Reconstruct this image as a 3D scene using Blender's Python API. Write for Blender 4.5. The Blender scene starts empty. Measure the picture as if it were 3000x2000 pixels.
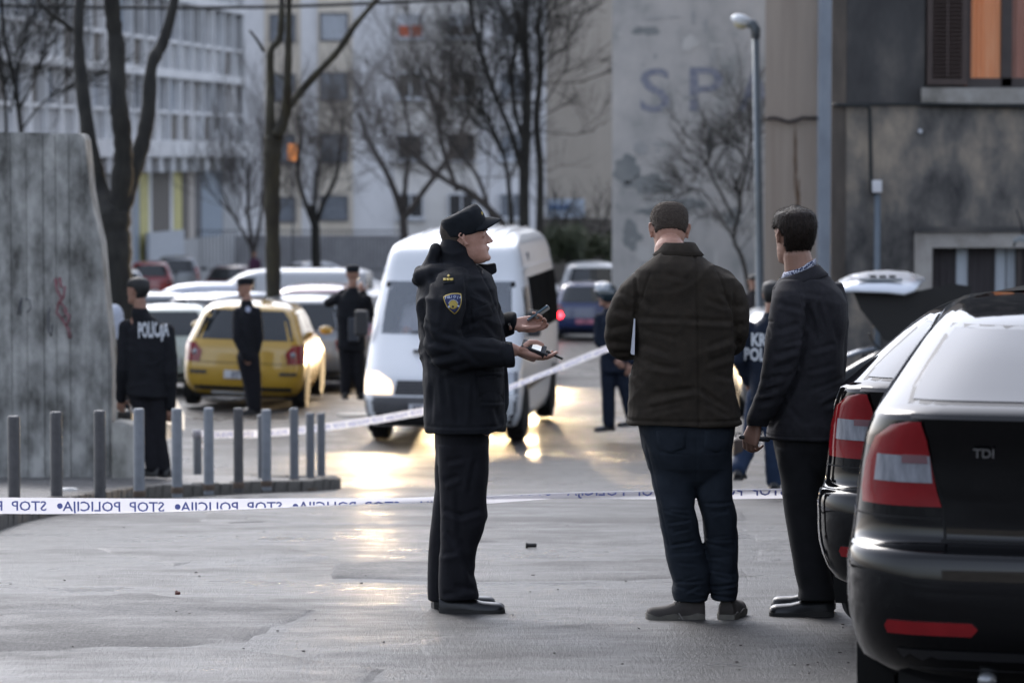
import bpy, bmesh, math, random
import numpy as np
from mathutils import Vector, Matrix
from mathutils.bvhtree import BVHTree
random.seed(7)
RS = np.random.RandomState(5)
S = bpy.context.scene
COL = S.collection
rad = math.radians
# ---------------------------------------------------------------- camera, sky, sun, exposure
CAM = Vector((0, 0, 2.07)); F = 9566.0; PITCH = math.atan(547.0 / F)
cd = bpy.data.cameras.new('camera'); cam = bpy.data.objects.new('camera', cd); COL.objects.link(cam)
cam.location = CAM; cam.rotation_euler = (rad(90) - PITCH, 0, 0)
cd.sensor_width = 36; cd.sensor_fit = 'HORIZONTAL'; cd.lens = F / 3000 * 36
cd.clip_start = .1; cd.clip_end = 2000
cd.dof.use_dof = True; cd.dof.focus_distance = 14.95; cd.dof.aperture_fstop = 3.6; cd.dof.aperture_blades = 9
S.camera = cam
W = bpy.data.worlds.new("World"); S.world = W; W.use_nodes = True
nt = W.node_tree; nt.nodes.clear()
sky = nt.nodes.new('ShaderNodeTexSky'); sky.sky_type = 'NISHITA'; sky.sun_disc = False
SUN_EL, SUN_ROT = 38, -25
sky.sun_elevation = rad(SUN_EL); sky.sun_rotation = rad(SUN_ROT); sky.air_density = 1.0; sky.dust_density = 2.5; sky.ozone_density = 1.2
hs = nt.nodes.new('ShaderNodeHueSaturation'); hs.inputs['Saturation'].default_value = .38
tint = nt.nodes.new('ShaderNodeMix'); tint.data_type = 'RGBA'; tint.blend_type = 'MULTIPLY'; tint.inputs[0].default_value = 1
tint.inputs[7].default_value = (.93, .965, 1.06, 1)
bg = nt.nodes.new('ShaderNodeBackground'); bg.inputs['Strength'].default_value = .13
wo = nt.nodes.new('ShaderNodeOutputWorld')
nt.links.new(sky.outputs[0], hs.inputs['Color']); nt.links.new(hs.outputs[0], tint.inputs[6]); nt.links.new(tint.outputs[2], bg.inputs[0]); nt.links.new(bg.outputs[0], wo.inputs[0])
sl = bpy.data.lights.new('sun', 'SUN'); sun = bpy.data.objects.new('sun', sl); COL.objects.link(sun)
sl.energy = .5; sl.angle = rad(25); sl.color = (1, .93, .84)
sd = Vector((math.sin(rad(SUN_ROT)) * math.cos(rad(SUN_EL)), math.cos(rad(SUN_ROT)) * math.cos(rad(SUN_EL)), math.sin(rad(SUN_EL))))
sun.rotation_euler = sd.to_track_quat('Z', 'Y').to_euler()
vs = S.view_settings; vs.view_transform = 'Standard'; vs.look = 'None'; vs.gamma = 1; vs.use_curve_mapping = False
vs.exposure = 1.45
S.cycles.use_denoising = True; S.cycles.max_bounces = 6; S.cycles.transparent_max_bounces = 6; S.cycles.sample_clamp_indirect = 4

# ---------------------------------------------------------------- helpers
cp, sp = math.cos(PITCH), math.sin(PITCH)
def P(px, py, Y, dy=0.0):
    """photograph pixel (3000 wide) seen at world depth Y"""
    a = (1000 - py) / F
    d = Vector(((px - 1500) / F, cp + sp * a, -sp + cp * a))
    p = CAM + d * (Y / d.y)
    if dy: p.y += dy
    return p
ZT = [(-60, 1.5), (0, .5), (10.7, .135), (14, .02), (15, -.025), (16, -.07), (18, -.17), (21, -.33), (24, -.53), (27, -.80), (30, -1.04), (33, -1.27), (36, -1.42), (40, -1.49), (47, -1.52), (60, -1.9), (83, -2.7), (131, -3.6), (150, -3.8), (300, -4.5), (600, -5)]
ZX = np.array([a for a, b in ZT], float); ZZ = np.array([b for a, b in ZT], float)
_ys = np.linspace(-60, 600, 6601); _zs = np.interp(_ys, ZX, ZZ); _k = np.exp(-np.linspace(-2, 2, 21) ** 2); _k /= _k.sum()
_zs = np.convolve(np.pad(_zs, 10, 'edge'), _k, 'valid')
def gz(Y): return float(np.interp(Y, _ys, _zs))
def G(px, py, dz=0.0):
    lo, hi = 3.0, 400.0; prev = 3.0; Y = 3.0
    while Y < 400:
        if P(px, py, Y).z <= gz(Y) + dz: hi = Y; lo = prev; break
        prev = Y; Y += .25
    for _ in range(30):
        m = (lo + hi) / 2
        if P(px, py, m).z <= gz(m) + dz: hi = m
        else: lo = m
    return P(px, py, hi)

def setp(o, label=None, cat=None, group=None, kind=None):
    if label: o['label'] = label
    if cat: o['category'] = cat
    if group: o['group'] = group
    if kind: o['kind'] = kind
    return o
def thing(name, label, cat, loc=(0, 0, 0), rz=0, group=None, rx=0, ry=0):
    o = bpy.data.objects.new(name, None); COL.objects.link(o); o.empty_display_size = .2
    o.location = loc; o.rotation_euler = (rx, ry, rz)
    return setp(o, label, cat, group)
def oloc(o):
    v = Vector((0, 0, 0))
    while o is not None:
        v = v + Vector(o.location); o = o.parent
    return v
def dup(root, loc=None, rz=None, label=None, cat=None, group=None):
    m = {}
    def cpy(o, par):
        c = o.copy(); COL.objects.link(c)
        if par is not None: c.parent = par
        for ch in kids.get(o.name, []): cpy(ch, c)
        return c
    kids = {}
    for ch in bpy.data.objects:
        if ch.parent: kids.setdefault(ch.parent.name, []).append(ch)
    r = cpy(root, None)
    if loc is not None: r.location = loc
    if rz is not None: r.rotation_euler = (0, 0, rz)
    return setp(r, label, cat, group)

class MB:
    def __init__(s): s.v = []; s.f = []; s.mi = []; s.cm = 0
    def add(s, vs, fs):
        b = len(s.v); s.v.extend([tuple(v) for v in vs]); s.f.extend([tuple(i + b for i in f) for f in fs]); s.mi.extend([s.cm] * len(fs)); return s
    def box(s, x0, x1, y0, y1, z0, z1):
        return s.add([(x0, y0, z0), (x1, y0, z0), (x1, y1, z0), (x0, y1, z0), (x0, y0, z1), (x1, y0, z1), (x1, y1, z1), (x0, y1, z1)],
                     [(0, 3, 2, 1), (4, 5, 6, 7), (0, 1, 5, 4), (1, 2, 6, 5), (2, 3, 7, 6), (3, 0, 4, 7)])
    def obox(s, c, ax, ay, az):
        c, ax, ay, az = Vector(c), Vector(ax), Vector(ay), Vector(az)
        vs = [c + ax * i + ay * j + az * k for k in (-1, 1) for i, j in ((-1, -1), (1, -1), (1, 1), (-1, 1))]
        return s.add(vs, [(0, 3, 2, 1), (4, 5, 6, 7), (0, 1, 5, 4), (1, 2, 6, 5), (2, 3, 7, 6), (3, 0, 4, 7)])
    def loft(s, rings, caps=True):
        n = len(rings[0]); vs = []; fs = []
        for r in rings: vs.extend(r)
        for i in range(len(rings) - 1):
            for j in range(n):
                k = (j + 1) % n; fs.append((i * n + j, i * n + k, (i + 1) * n + k, (i + 1) * n + j))
        if caps:
            fs.append(tuple(reversed(range(n)))); fs.append(tuple(range((len(rings) - 1) * n, len(rings) * n)))
        return s.add(vs, fs)
    def tube(s, pts, rs, n=10, caps=True, flat=1.0):
        pts = [Vector(p) for p in pts]
        if not hasattr(rs, '__len__'): rs = [rs] * len(pts)
        rings = []; up = None
        for i, p in enumerate(pts):
            d = (pts[min(i + 1, len(pts) - 1)] - pts[max(i - 1, 0)])
            if d.length < 1e-9: d = Vector((0, 0, 1))
            d.normalize()
            if up is None: up = d.orthogonal().normalized()
            up = (up - d * up.dot(d))
            if up.length < 1e-6: up = d.orthogonal()
            up.normalize(); w = d.cross(up)
            rings.append([p + (up * math.cos(a) + w * math.sin(a) * flat) * rs[i] for a in [2 * math.pi * j / n for j in range(n)]])
        return s.loft(rings, caps)
    def cap(s, p0, p1, r0, r1, n=14):
        p0, p1 = Vector(p0), Vector(p1); d = (p1 - p0); L = d.length
        d = d / L if L > 1e-9 else Vector((0, 0, 1))
        pts, rs = [], []
        for k in range(5):
            a = math.pi / 2 * (1 - k / 4.5); pts.append(p0 - d * r0 * math.sin(a)); rs.append(r0 * max(math.cos(a), .05))
        for k in range(1, 5): pts.append(p0.lerp(p1, k / 5)); rs.append(r0 + (r1 - r0) * k / 5)
        for k in range(5):
            a = math.pi / 2 * ((k + .5) / 4.5); pts.append(p1 + d * r1 * math.sin(a)); rs.append(r1 * max(math.cos(a), .05))
        return s.tube(pts, rs, n)
    def chain(s, pts, rs, n=14):
        for i in range(len(pts) - 1): s.cap(pts[i], pts[i + 1], rs[i], rs[i + 1], n)
        return s
    def ell(s, c, rx, ry, rz, n=16, R=None):
        c = Vector(c); rings = []
        for i in range(1, n):
            a = math.pi * i / n; ring = []
            for j in range(n):
                b = 2 * math.pi * j / n
                v = Vector((rx * math.sin(a) * math.cos(b), ry * math.sin(a) * math.sin(b), -rz * math.cos(a)))
                if R is not None: v = R @ v
                ring.append(c + v)
            rings.append(ring)
        return s.loft(rings)
    def lathe(s, c, axis, prof, n=24):
        """prof: (distance along axis, radius)"""
        axis = Vector(axis).normalized(); u = axis.orthogonal().normalized(); w = axis.cross(u); c = Vector(c)
        rings = [[c + axis * h + (u * math.cos(2 * math.pi * j / n) + w * math.sin(2 * math.pi * j / n)) * max(r, 1e-4) for j in range(n)] for h, r in prof]
        return s.loft(rings)
    def grid(s, pts):
        """pts[row][col]"""
        R, Cn = len(pts), len(pts[0]); vs = [p for r in pts for p in r]
        return s.add(vs, [(i * Cn + j, i * Cn + j + 1, (i + 1) * Cn + j + 1, (i + 1) * Cn + j) for i in range(R - 1) for j in range(Cn - 1)])
    def build(s, name, mat, parent=None, world=False, smooth=False, bevel=0, label=None, cat=None, group=None, kind=None, auto=None):
        me = bpy.data.meshes.new(name)
        vs = s.v
        if world and parent is not None:
            L = oloc(parent); vs = [(v[0] - L.x, v[1] - L.y, v[2] - L.z) for v in vs]
        me.from_pydata([tuple(v) for v in vs], [], s.f)
        mats = mat if isinstance(mat, (list, tuple)) else [mat]
        for m in mats: me.materials.append(m)
        if len(mats) > 1: me.polygons.foreach_set('material_index', s.mi)
        me.validate(); me.update()
        bm = bmesh.new(); bm.from_mesh(me); bmesh.ops.recalc_face_normals(bm, faces=bm.faces); bm.to_mesh(me); bm.free()
        if smooth: me.polygons.foreach_set('use_smooth', [True] * len(me.polygons))
        if auto: me.set_sharp_from_angle(angle=rad(auto))
        o = bpy.data.objects.new(name, me); COL.objects.link(o)
        if parent is not None: o.parent = parent
        if bevel:
            b = o.modifiers.new('b', 'BEVEL'); b.width = bevel; b.segments = 2; b.limit_method = 'ANGLE'
        return setp(o, label, cat, group, kind)

def raw_mesh(mb):
    me = bpy.data.meshes.new('tmp'); me.from_pydata([tuple(v) for v in mb.v], [], mb.f)
    bm = bmesh.new(); bm.from_mesh(me); bmesh.ops.recalc_face_normals(bm, faces=bm.faces); bm.to_mesh(me); bm.free(); return me
def remesh(mb, voxel=.006, smooth=4, factor=.5):
    me = raw_mesh(mb)
    o = bpy.data.objects.new('tmp', me); COL.objects.link(o)
    r = o.modifiers.new('r', 'REMESH'); r.mode = 'VOXEL'; r.voxel_size = voxel; r.adaptivity = 0
    if smooth:
        m = o.modifiers.new('s', 'SMOOTH'); m.iterations = smooth; m.factor = factor
    dg = bpy.context.evaluated_depsgraph_get(); ev = o.evaluated_get(dg)
    out = bpy.data.meshes.new_from_object(ev)
    bpy.data.objects.remove(o); bpy.data.meshes.remove(me)
    return out
def getv(me):
    n = len(me.vertices); a = np.empty(n * 3); me.vertices.foreach_get('co', a); return a.reshape(-1, 3)
def getn(me):
    n = len(me.vertices); a = np.empty(n * 3); me.vertices.foreach_get('normal', a); return a.reshape(-1, 3)
def setv(me, a): me.vertices.foreach_set('co', a.reshape(-1)); me.update()
_perm = np.random.RandomState(3).permutation(4096).astype(np.int64)
_rv = np.random.RandomState(4).rand(4096) * 2 - 1
def vnoise(p):
    i = np.floor(p).astype(np.int64); f = p - i; f = f * f * (3 - 2 * f); out = 0
    for dx in (0, 1):
        for dy in (0, 1):
            for dz in (0, 1):
                h = _perm[(_perm[(_perm[(i[:, 0] + dx) & 4095] + i[:, 1] + dy) & 4095] + i[:, 2] + dz) & 4095]
                w = (f[:, 0] if dx else 1 - f[:, 0]) * (f[:, 1] if dy else 1 - f[:, 1]) * (f[:, 2] if dz else 1 - f[:, 2])
                out = out + w * _rv[h]
    return out
def wrinkle(me, amp=.006, seed=0., sc=9., horiz=1.0):
    """cloth folds: warped ridged noise, compressed along z so that folds run across"""
    v = getv(me); n = getn(me); q = v + seed
    w = np.stack([vnoise(q * 3 + 11), vnoise(q * 3 + 37), vnoise(q * 3 + 71)], 1) * .16
    a = vnoise((q + w) * np.array([sc * .55, sc * .55, sc * 1.5 * horiz]))
    b = 1 - np.abs(vnoise((q + w * 1.3) * np.array([sc * .8, sc * .8, sc * 2.2 * horiz]) + 5)) * 2
    c = vnoise((q + w) * np.array([sc * 2.4, sc * 2.4, sc * 1.2]) + 9)
    m = .5 + .5 * vnoise(q * 2.3 + 3)
    d = amp * (a * .7 + (b - .35) * .8 * m + c * .22)
    setv(me, v + n * d[:, None])
def place(me, name, mat, parent, smooth=True, **kw):
    v = getv(me); L = oloc(parent) if parent is not None else Vector((0, 0, 0)); v = v - np.array(L); setv(me, v)
    me.name = name; me.materials.clear(); me.materials.append(mat)
    me.polygons.foreach_set('use_smooth', [smooth] * len(me.polygons))
    o = bpy.data.objects.new(name, me); COL.objects.link(o)
    if parent is not None: o.parent = parent
    return setp(o, **kw)
def bvh_of(o):
    me = o.data; L = oloc(o); mb = [Vector(v.co) + L for v in me.vertices]
    return BVHTree.FromPolygons(mb, [tuple(p.vertices) for p in me.polygons])
FONT = None
def text_mesh(txt, h, bold=.0, res=3, spacing=1.0):
    """verts (x,y), faces with letter height h; origin left baseline"""
    c = bpy.data.curves.new('t', 'FONT'); c.body = txt; c.size = h / .7; c.resolution_u = res; c.offset = bold; c.space_character = spacing
    o = bpy.data.objects.new('t', c); COL.objects.link(o)
    dg = bpy.context.evaluated_depsgraph_get(); me = bpy.data.meshes.new_from_object(o.evaluated_get(dg))
    vs = [(v.co.x, v.co.y) for v in me.vertices]; fs = [tuple(p.vertices) for p in me.polygons]
    bpy.data.objects.remove(o); bpy.data.curves.remove(c); bpy.data.meshes.remove(me)
    return vs, fs

# ---------------------------------------------------------------- materials
MATS = {}
def M(name, col, rough=.6, metal=0., var=.12, scale=6., bump=0., bscale=60., col2=None, stretch=(1, 1, 1), coat=0., spec=.5, emis=None, estr=0., detail=6, ior=1.5, alpha=1., contrast=.25, col3=None, sheen=0):
    if name in MATS: return MATS[name]
    m = bpy.data.materials.new(name); m.use_nodes = True; t = m.node_tree; b = t.nodes['Principled BSDF']
    b.inputs['Base Color'].default_value = (*col, 1); b.inputs['Roughness'].default_value = rough; b.inputs['Metallic'].default_value = metal
    b.inputs['Specular IOR Level'].default_value = spec; b.inputs['Coat Weight'].default_value = coat; b.inputs['Coat Roughness'].default_value = .04; b.inputs['IOR'].default_value = ior
    b.inputs['Sheen Weight'].default_value = sheen
    if alpha < 1: b.inputs['Alpha'].default_value = alpha
    if emis: b.inputs['Emission Color'].default_value = (*emis, 1); b.inputs['Emission Strength'].default_value = estr
    if var > 0 or bump > 0:
        tc = t.nodes.new('ShaderNodeTexCoord'); mp = t.nodes.new('ShaderNodeMapping'); mp.inputs['Scale'].default_value = stretch
        t.links.new(tc.outputs['Object'], mp.inputs[0])
        if var > 0:
            n = t.nodes.new('ShaderNodeTexNoise'); n.inputs['Scale'].default_value = scale; n.inputs['Detail'].default_value = detail; n.inputs['Roughness'].default_value = .62
            t.links.new(mp.outputs[0], n.inputs['Vector'])
            r = t.nodes.new('ShaderNodeValToRGB'); t.links.new(n.outputs['Fac'], r.inputs[0])
            e = r.color_ramp.elements; e[0].position = .5 - contrast; e[1].position = .5 + contrast
            c2 = col2 or tuple(min(1, c * (1 + var)) for c in col); c1 = col if col2 else tuple(c * (1 - var) for c in col)
            e[0].color = (*c1, 1); e[1].color = (*c2, 1)
            if col3:
                x = r.color_ramp.elements.new(.5); x.color = (*col3, 1)
            t.links.new(r.outputs[0], b.inputs['Base Color'])
        if bump > 0:
            n2 = t.nodes.new('ShaderNodeTexNoise'); n2.inputs['Scale'].default_value = bscale; n2.inputs['Detail'].default_value = 4
            t.links.new(mp.outputs[0], n2.inputs['Vector'])
            bp = t.nodes.new('ShaderNodeBump'); bp.inputs['Strength'].default_value = bump; bp.inputs['Distance'].default_value = .01
            t.links.new(n2.outputs['Fac'], bp.inputs['Height']); t.links.new(bp.outputs[0], b.inputs['Normal'])
    MATS[name] = m; return m
# ================================================================ ground
def asphalt(name, base=.075, warm=0., rough=.40, seed=0.):
    m = bpy.data.materials.new(name); m.use_nodes = True; t = m.node_tree; b = t.nodes['Principled BSDF']; N = t.nodes.new; Lk = t.links.new
    tc = N('ShaderNodeTexCoord')
    def noise(sc, st=(1, 1, 1), det=5, ro=.6):
        mp = N('ShaderNodeMapping'); mp.inputs['Scale'].default_value = st; mp.inputs['Location'].default_value = (seed, seed * 2, 0); Lk(tc.outputs['Object'], mp.inputs[0])
        n = N('ShaderNodeTexNoise'); n.inputs['Scale'].default_value = sc; n.inputs['Detail'].default_value = det; n.inputs['Roughness'].default_value = ro
        Lk(mp.outputs[0], n.inputs['Vector']); return n.outputs['Fac']
    def rng(x, a, b_, c, d):
        r = N('ShaderNodeMapRange'); r.inputs[1].default_value = a; r.inputs[2].default_value = b_; r.inputs[3].default_value = c; r.inputs[4].default_value = d; Lk(x, r.inputs[0]); return r.outputs[0]
    def math_(op, a, c):
        x = N('ShaderNodeMath'); x.operation = op
        for i, v in enumerate((a, c)):
            if isinstance(v, (int, float)): x.inputs[i].default_value = v
            else: Lk(v, x.inputs[i])
        return x.outputs[0]
    agg = noise(70, (1, .35, 1), 4, .8); mid = noise(1.1, (.55, .8, 1), 6, .65); band = noise(.6, (.45, 1.2, 1), 5, .6); big = noise(.16, (1, .8, 1), 3, .5); smear = noise(5, (.6, 1.0, 1), 6, .7)
    v = math_('ADD', math_('MULTIPLY', agg, 1.3), math_('ADD', math_('MULTIPLY', mid, .9), math_('MULTIPLY', band, .55)))
    cr = N('ShaderNodeValToRGB'); Lk(rng(v, 1.08, 1.72, 0, 1), cr.inputs[0])
    e = cr.color_ramp.elements; e[0].color = (base * .45, base * .45, base * .48, 1); e[1].color = (base * 1.9 + warm, base * 1.85 + warm * .7, base * 1.8, 1)
    Lk(cr.outputs[0], b.inputs['Base Color'])
    wet = math_('ADD', math_('MULTIPLY', mid, .5), math_('ADD', math_('MULTIPLY', band, .35), math_('MULTIPLY', smear, .3)))
    Lk(rng(wet, .46, .70, rough - .20, rough + .24), b.inputs['Roughness'])
    b.inputs['Specular IOR Level'].default_value = .5; b.inputs['IOR'].default_value = 1.30
    h = math_('ADD', math_('MULTIPLY', agg, .015), math_('ADD', math_('MULTIPLY', smear, .012), math_('MULTIPLY', mid, .045)))
    bp = N('ShaderNodeBump'); bp.inputs['Strength'].default_value = .8; bp.inputs['Distance'].default_value = 1.0; Lk(h, bp.inputs['Height']); Lk(bp.outputs[0], b.inputs['Normal'])
    return m
ASPH = asphalt('wet_asphalt', .030, .000, .40); ASPH2 = asphalt('patch_asphalt', .04, 0, .44, 3.1); ASPH3 = asphalt('pavement_asphalt', .11, .012, .5, 7.7)
def dip(x, y):  # small unevenness of the road
    return .004 * math.sin(x * 1.1 + y * .35) * math.sin(y * .8 - x * .2) + .003 * math.sin(x * .45 + 1) * math.sin(y * 1.9 + x * .5)
xs = [-60, -40, -25, -16] + [-12 + .6 * i for i in range(41)] + [16, 25, 40, 60]
ys = [-60, -40, -20, -8, 0] + [4 + .35 * i for i in range(160)] + [62 + 4 * i for i in range(30)] + [190, 230, 300, 420, 600]
g = MB(); g.grid([[(x, y, gz(y) + (dip(x, y) if 4 < y < 60 and abs(x) < 13 else 0)) for x in xs] for y in ys])
g.build('road', ASPH, smooth=True, kind='structure')
_gx = np.array(xs, float); _gy = np.array(ys, float); _gzz = np.array([[gz(y) + (dip(x, y) if 4 < y < 60 and abs(x) < 13 else 0) for x in xs] for y in ys])
def zg(x, y):
    """height of the road mesh itself"""
    i = int(min(max(np.searchsorted(_gy, y) - 1, 0), len(_gy) - 2)); j = int(min(max(np.searchsorted(_gx, x) - 1, 0), len(_gx) - 2))
    u = (y - _gy[i]) / (_gy[i + 1] - _gy[i]); v = (x - _gx[j]) / (_gx[j + 1] - _gx[j])
    return float((_gzz[i, j] * (1 - v) + _gzz[i, j + 1] * v) * (1 - u) + (_gzz[i + 1, j] * (1 - v) + _gzz[i + 1, j + 1] * v) * u)
# worn patches of newer asphalt (sheets a few mm above the road)
def sheet(name, pts, mat, dz=.005, **kw):
    """irregular patch from its outline on the ground"""
    bm = bmesh.new(); bm.faces.new([bm.verts.new((p.x, p.y, 0)) for p in (G(x, y) for x, y in pts)]); bmesh.ops.triangulate(bm, faces=bm.faces[:])
    X = [v.co.x for v in bm.verts]; Yv = [v.co.y for v in bm.verts]
    for x in _gx:
        if min(X) < x < max(X): bmesh.ops.bisect_plane(bm, geom=bm.verts[:] + bm.edges[:] + bm.faces[:], plane_co=(x, 0, 0), plane_no=(1, 0, 0))
    for y in _gy:
        if min(Yv) < y < max(Yv): bmesh.ops.bisect_plane(bm, geom=bm.verts[:] + bm.edges[:] + bm.faces[:], plane_co=(0, y, 0), plane_no=(0, 1, 0))
    for v in bm.verts: v.co.z = zg(v.co.x, v.co.y) + dz
    bmesh.ops.recalc_face_normals(bm, faces=bm.faces); up = sum(f.normal.z for f in bm.faces)
    if up < 0: bmesh.ops.reverse_faces(bm, faces=bm.faces)
    ex = bmesh.ops.extrude_edge_only(bm, edges=[e_ for e_ in bm.edges if e_.is_boundary])
    for v in ex['geom']:
        if isinstance(v, bmesh.types.BMVert):
            w_ = v.co.xy - Vector((sum(X) / len(X), sum(Yv) / len(Yv))); w_.normalize(); v.co.x += w_.x * .05; v.co.y += w_.y * .12; v.co.z = zg(v.co.x, v.co.y) - .004
    me = bpy.data.meshes.new(name); bm.to_mesh(me); bm.free(); me.materials.append(mat); me.polygons.foreach_set('use_smooth', [abs(p.normal.z) > .5 for p in me.polygons]); me.set_sharp_from_angle(angle=rad(40))
    o = bpy.data.objects.new(name, me); COL.objects.link(o); setp(o, kind='structure'); return o
def jag(pts, n=6, a=.25, seed=1):
    r = random.Random(seed); out = []
    for i in range(len(pts)):
        p, q = pts[i], pts[(i + 1) % len(pts)]; d = math.hypot(q[0] - p[0], q[1] - p[1])
        for k in range(n):
            f = k / n; out.append((p[0] + (q[0] - p[0]) * f + r.uniform(-a, a) * 14, p[1] + (q[1] - p[1]) * f + r.uniform(-a, a) * 5))
    return out
ASPH4 = asphalt('worn_asphalt', .075, .004, .62, 5.3)
for k, (pts, m_) in enumerate([([(2190, 1552), (2330, 1541), (2480, 1552), (2460, 1588), (2230, 1584)], ASPH2), ([(2235, 1610), (2400, 1600), (2480, 1642), (2225, 1641)], ASPH2), ([(1240, 1880), (1700, 1806), (3100, 1850), (3100, 2060), (1300, 2060)], ASPH2), ([(1260, 1236), (1640, 1196), (1930, 1215), (1900, 1250), (1300, 1262)], ASPH2),
    ([(1000, 1642), (1420, 1655), (1980, 1640), (2200, 1690), (1500, 1702), (980, 1690)], ASPH4), ([(620, 1500), (1500, 1512), (2160, 1500), (2180, 1524), (1400, 1536), (600, 1530)], ASPH2), ([(-60, 1760), (420, 1740), (900, 1790), (700, 1880), (-60, 1900)], ASPH4), ([(1350, 1560), (1900, 1556), (2150, 1570), (1850, 1592), (1400, 1584)], ASPH2), ([(300, 1610), (800, 1600), (960, 1630), (520, 1650)], ASPH2), ([(-80, 1930), (600, 1900), (1100, 1960), (1000, 2080), (-80, 2080)], ASPH2), ([(1900, 1330), (2300, 1325), (2330, 1345), (1920, 1352)], ASPH2)]):
    sheet('asphalt_patch', jag(pts, n=9, a=.8, seed=20 + k), m_, .003 + .0005 * k)
# cracks
CR = M('crack_dark', (.025, .025, .025), .9, var=0)
def crack(pts, w=.012):
    W3 = [G(x, y) for x, y in pts]; mb = MB(); L = []; r = random.Random(len(pts))
    for i, p in enumerate(W3):
        ww = w * .45 * r.uniform(.3, 1.6); z = gz(p.y) + dip(p.x, p.y) + .010
        L.append([(p.x - ww * .3, p.y - ww * 2.5, z), (p.x + ww * .3, p.y + ww * 2.5, z)])
    mb.grid(L); mb.build('crack', CR, kind='structure')

# pavement island with kerb stones
STONE = M('kerb_stone', (.05, .048, .044), .8, var=.5, scale=9, bump=.6, bscale=40, col2=(.17, .155, .135))
kerb_px = [(-120, 1590), (-60, 1572), (0, 1553), (75, 1527), (160, 1508), (230, 1494), (310, 1478), (402, 1464), (480, 1458), (574, 1453), (660, 1448), (746, 1444), (820, 1441), (884, 1439), (940, 1437), (985, 1433)]
K = [G(x, y) for x, y in kerb_px]
e = K[-1]; K += [Vector((e.x + .03, e.y + .35, 0)), Vector((e.x - .05, e.y + .75, 0)), Vector((e.x - .35, e.y + 1.1, 0)), Vector((e.x - .9, e.y + 1.3, 0)), Vector((e.x - 2.2, e.y + 1.45, 0)), Vector((e.x - 3.3, e.y + 1.5, 0)), Vector((e.x - 6, e.y + 1.5, 0))]
def psurf(x, y, d):  # height of pavement surface, d = distance from kerb
    t = min(1, max(0, d / 1.2)); return gz(y) + .085 + .05 * t * t * (3 - 2 * t)
def resample(pts, step):
    out = [Vector((pts[0].x, pts[0].y, 0))]; acc = 0
    for a, b in zip(pts[:-1], pts[1:]):
        a = Vector((a.x, a.y, 0)); b = Vector((b.x, b.y, 0)); L = (b - a).length; t = step - acc
        while t < L: out.append(a.lerp(b, t / L)); t += step
        acc = (acc + L) % step
    return out
KP = resample(K, .2)
pv = MB(); rows = []
for i, p in enumerate(KP):
    a = KP[max(0, i - 1)]; b = KP[min(len(KP) - 1, i + 1)]; d = (b - a).normalized(); nl = Vector((-d.y, d.x, 0)); row = []
    for dist in (.13, .4, .9, 1.4, 2.2, 4, 8):
        q = p + nl * dist if i < len(KP) - 38 else p + nl * min(dist, .5)
        row.append((q.x, q.y, psurf(q.x, q.y, dist)))
    rows.append(row)
# pavement body as a sheet filled from kerb to the back
back = MB()
ring = [(p.x, p.y) for p in KP]
xsP = [-14 + .35 * i for i in range(44)]; ysP = [15 + .35 * i for i in range(62)]
ctr = [Vector((p.x, p.y, 0)) for p in KP]
def inside(x, y):
    poly = [(-30, KP[0].y)] + ring + [(-30, KP[-1].y)]; c = False; j = len(poly) - 1
    for i in range(len(poly)):
        if (poly[i][1] > y) != (poly[j][1] > y) and x < (poly[j][0] - poly[i][0]) * (y - poly[i][1]) / (poly[j][1] - poly[i][1]) + poly[i][0]: c = not c
        j = i
    return c
bm = bmesh.new()
vsb = [bm.verts.new((x, y, 0)) for x, y in [(-30, KP[0].y)] + ring + [(-30, KP[-1].y)]]
bm.faces.new(vsb)
for x in xsP: bmesh.ops.bisect_plane(bm, geom=bm.verts[:] + bm.edges[:] + bm.faces[:], plane_co=(x, 0, 0), plane_no=(1, 0, 0))
for y in ysP: bmesh.ops.bisect_plane(bm, geom=bm.verts[:] + bm.edges[:] + bm.faces[:], plane_co=(0, y, 0), plane_no=(0, 1, 0))
arr = np.array([(p.x, p.y) for p in KP])
for v in bm.verts:
    d = float(np.min(np.hypot(arr[:, 0] - v.co.x, arr[:, 1] - v.co.y))); v.co.z = psurf(v.co.x, v.co.y, d)
me = bpy.data.meshes.new('pavement'); bm.to_mesh(me); bm.free(); me.materials.append(ASPH3)
me.polygons.foreach_set('use_smooth', [True] * len(me.polygons))
pav = bpy.data.objects.new('pavement', me); COL.objects.link(pav); setp(pav, kind='structure')
rk = random.Random(3)
kerb_meshes = []
for k in range(5):
    b = MB(); w = .105 + rk.uniform(-.01, .012); hh = rk.uniform(-.006, .008)
    b.box(-.0925 - rk.uniform(-.004, .004), .0925, -w / 2 - .01, w / 2 + .012, -.25, .02 + hh); o = b.build('kerb_stone', STONE, bevel=.012)
    dg = bpy.context.evaluated_depsgraph_get(); mm = bpy.data.meshes.new_from_object(o.evaluated_get(dg)); kerb_meshes.append(mm); bpy.data.objects.remove(o)
for i in range(len(KP) - 1):
    p = (KP[i] + KP[i + 1]) / 2; d = KP[i + 1] - KP[i]
    o = bpy.data.objects.new('kerb_stone', kerb_meshes[i % 5]); COL.objects.link(o); o.parent = pav
    nl = Vector((-d.y, d.x, 0)).normalized()
    p = p + nl * .06
    o.location = (p.x, p.y, psurf(p.x, p.y, .05) + rk.uniform(-.006, .004)); o.rotation_euler = (math.atan2(-(gz(KP[i + 1].y) - gz(KP[i].y)), .2) * -0, math.atan2(-(gz(KP[i + 1].y) - gz(KP[i].y)), .2), math.atan2(d.y, d.x))

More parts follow.
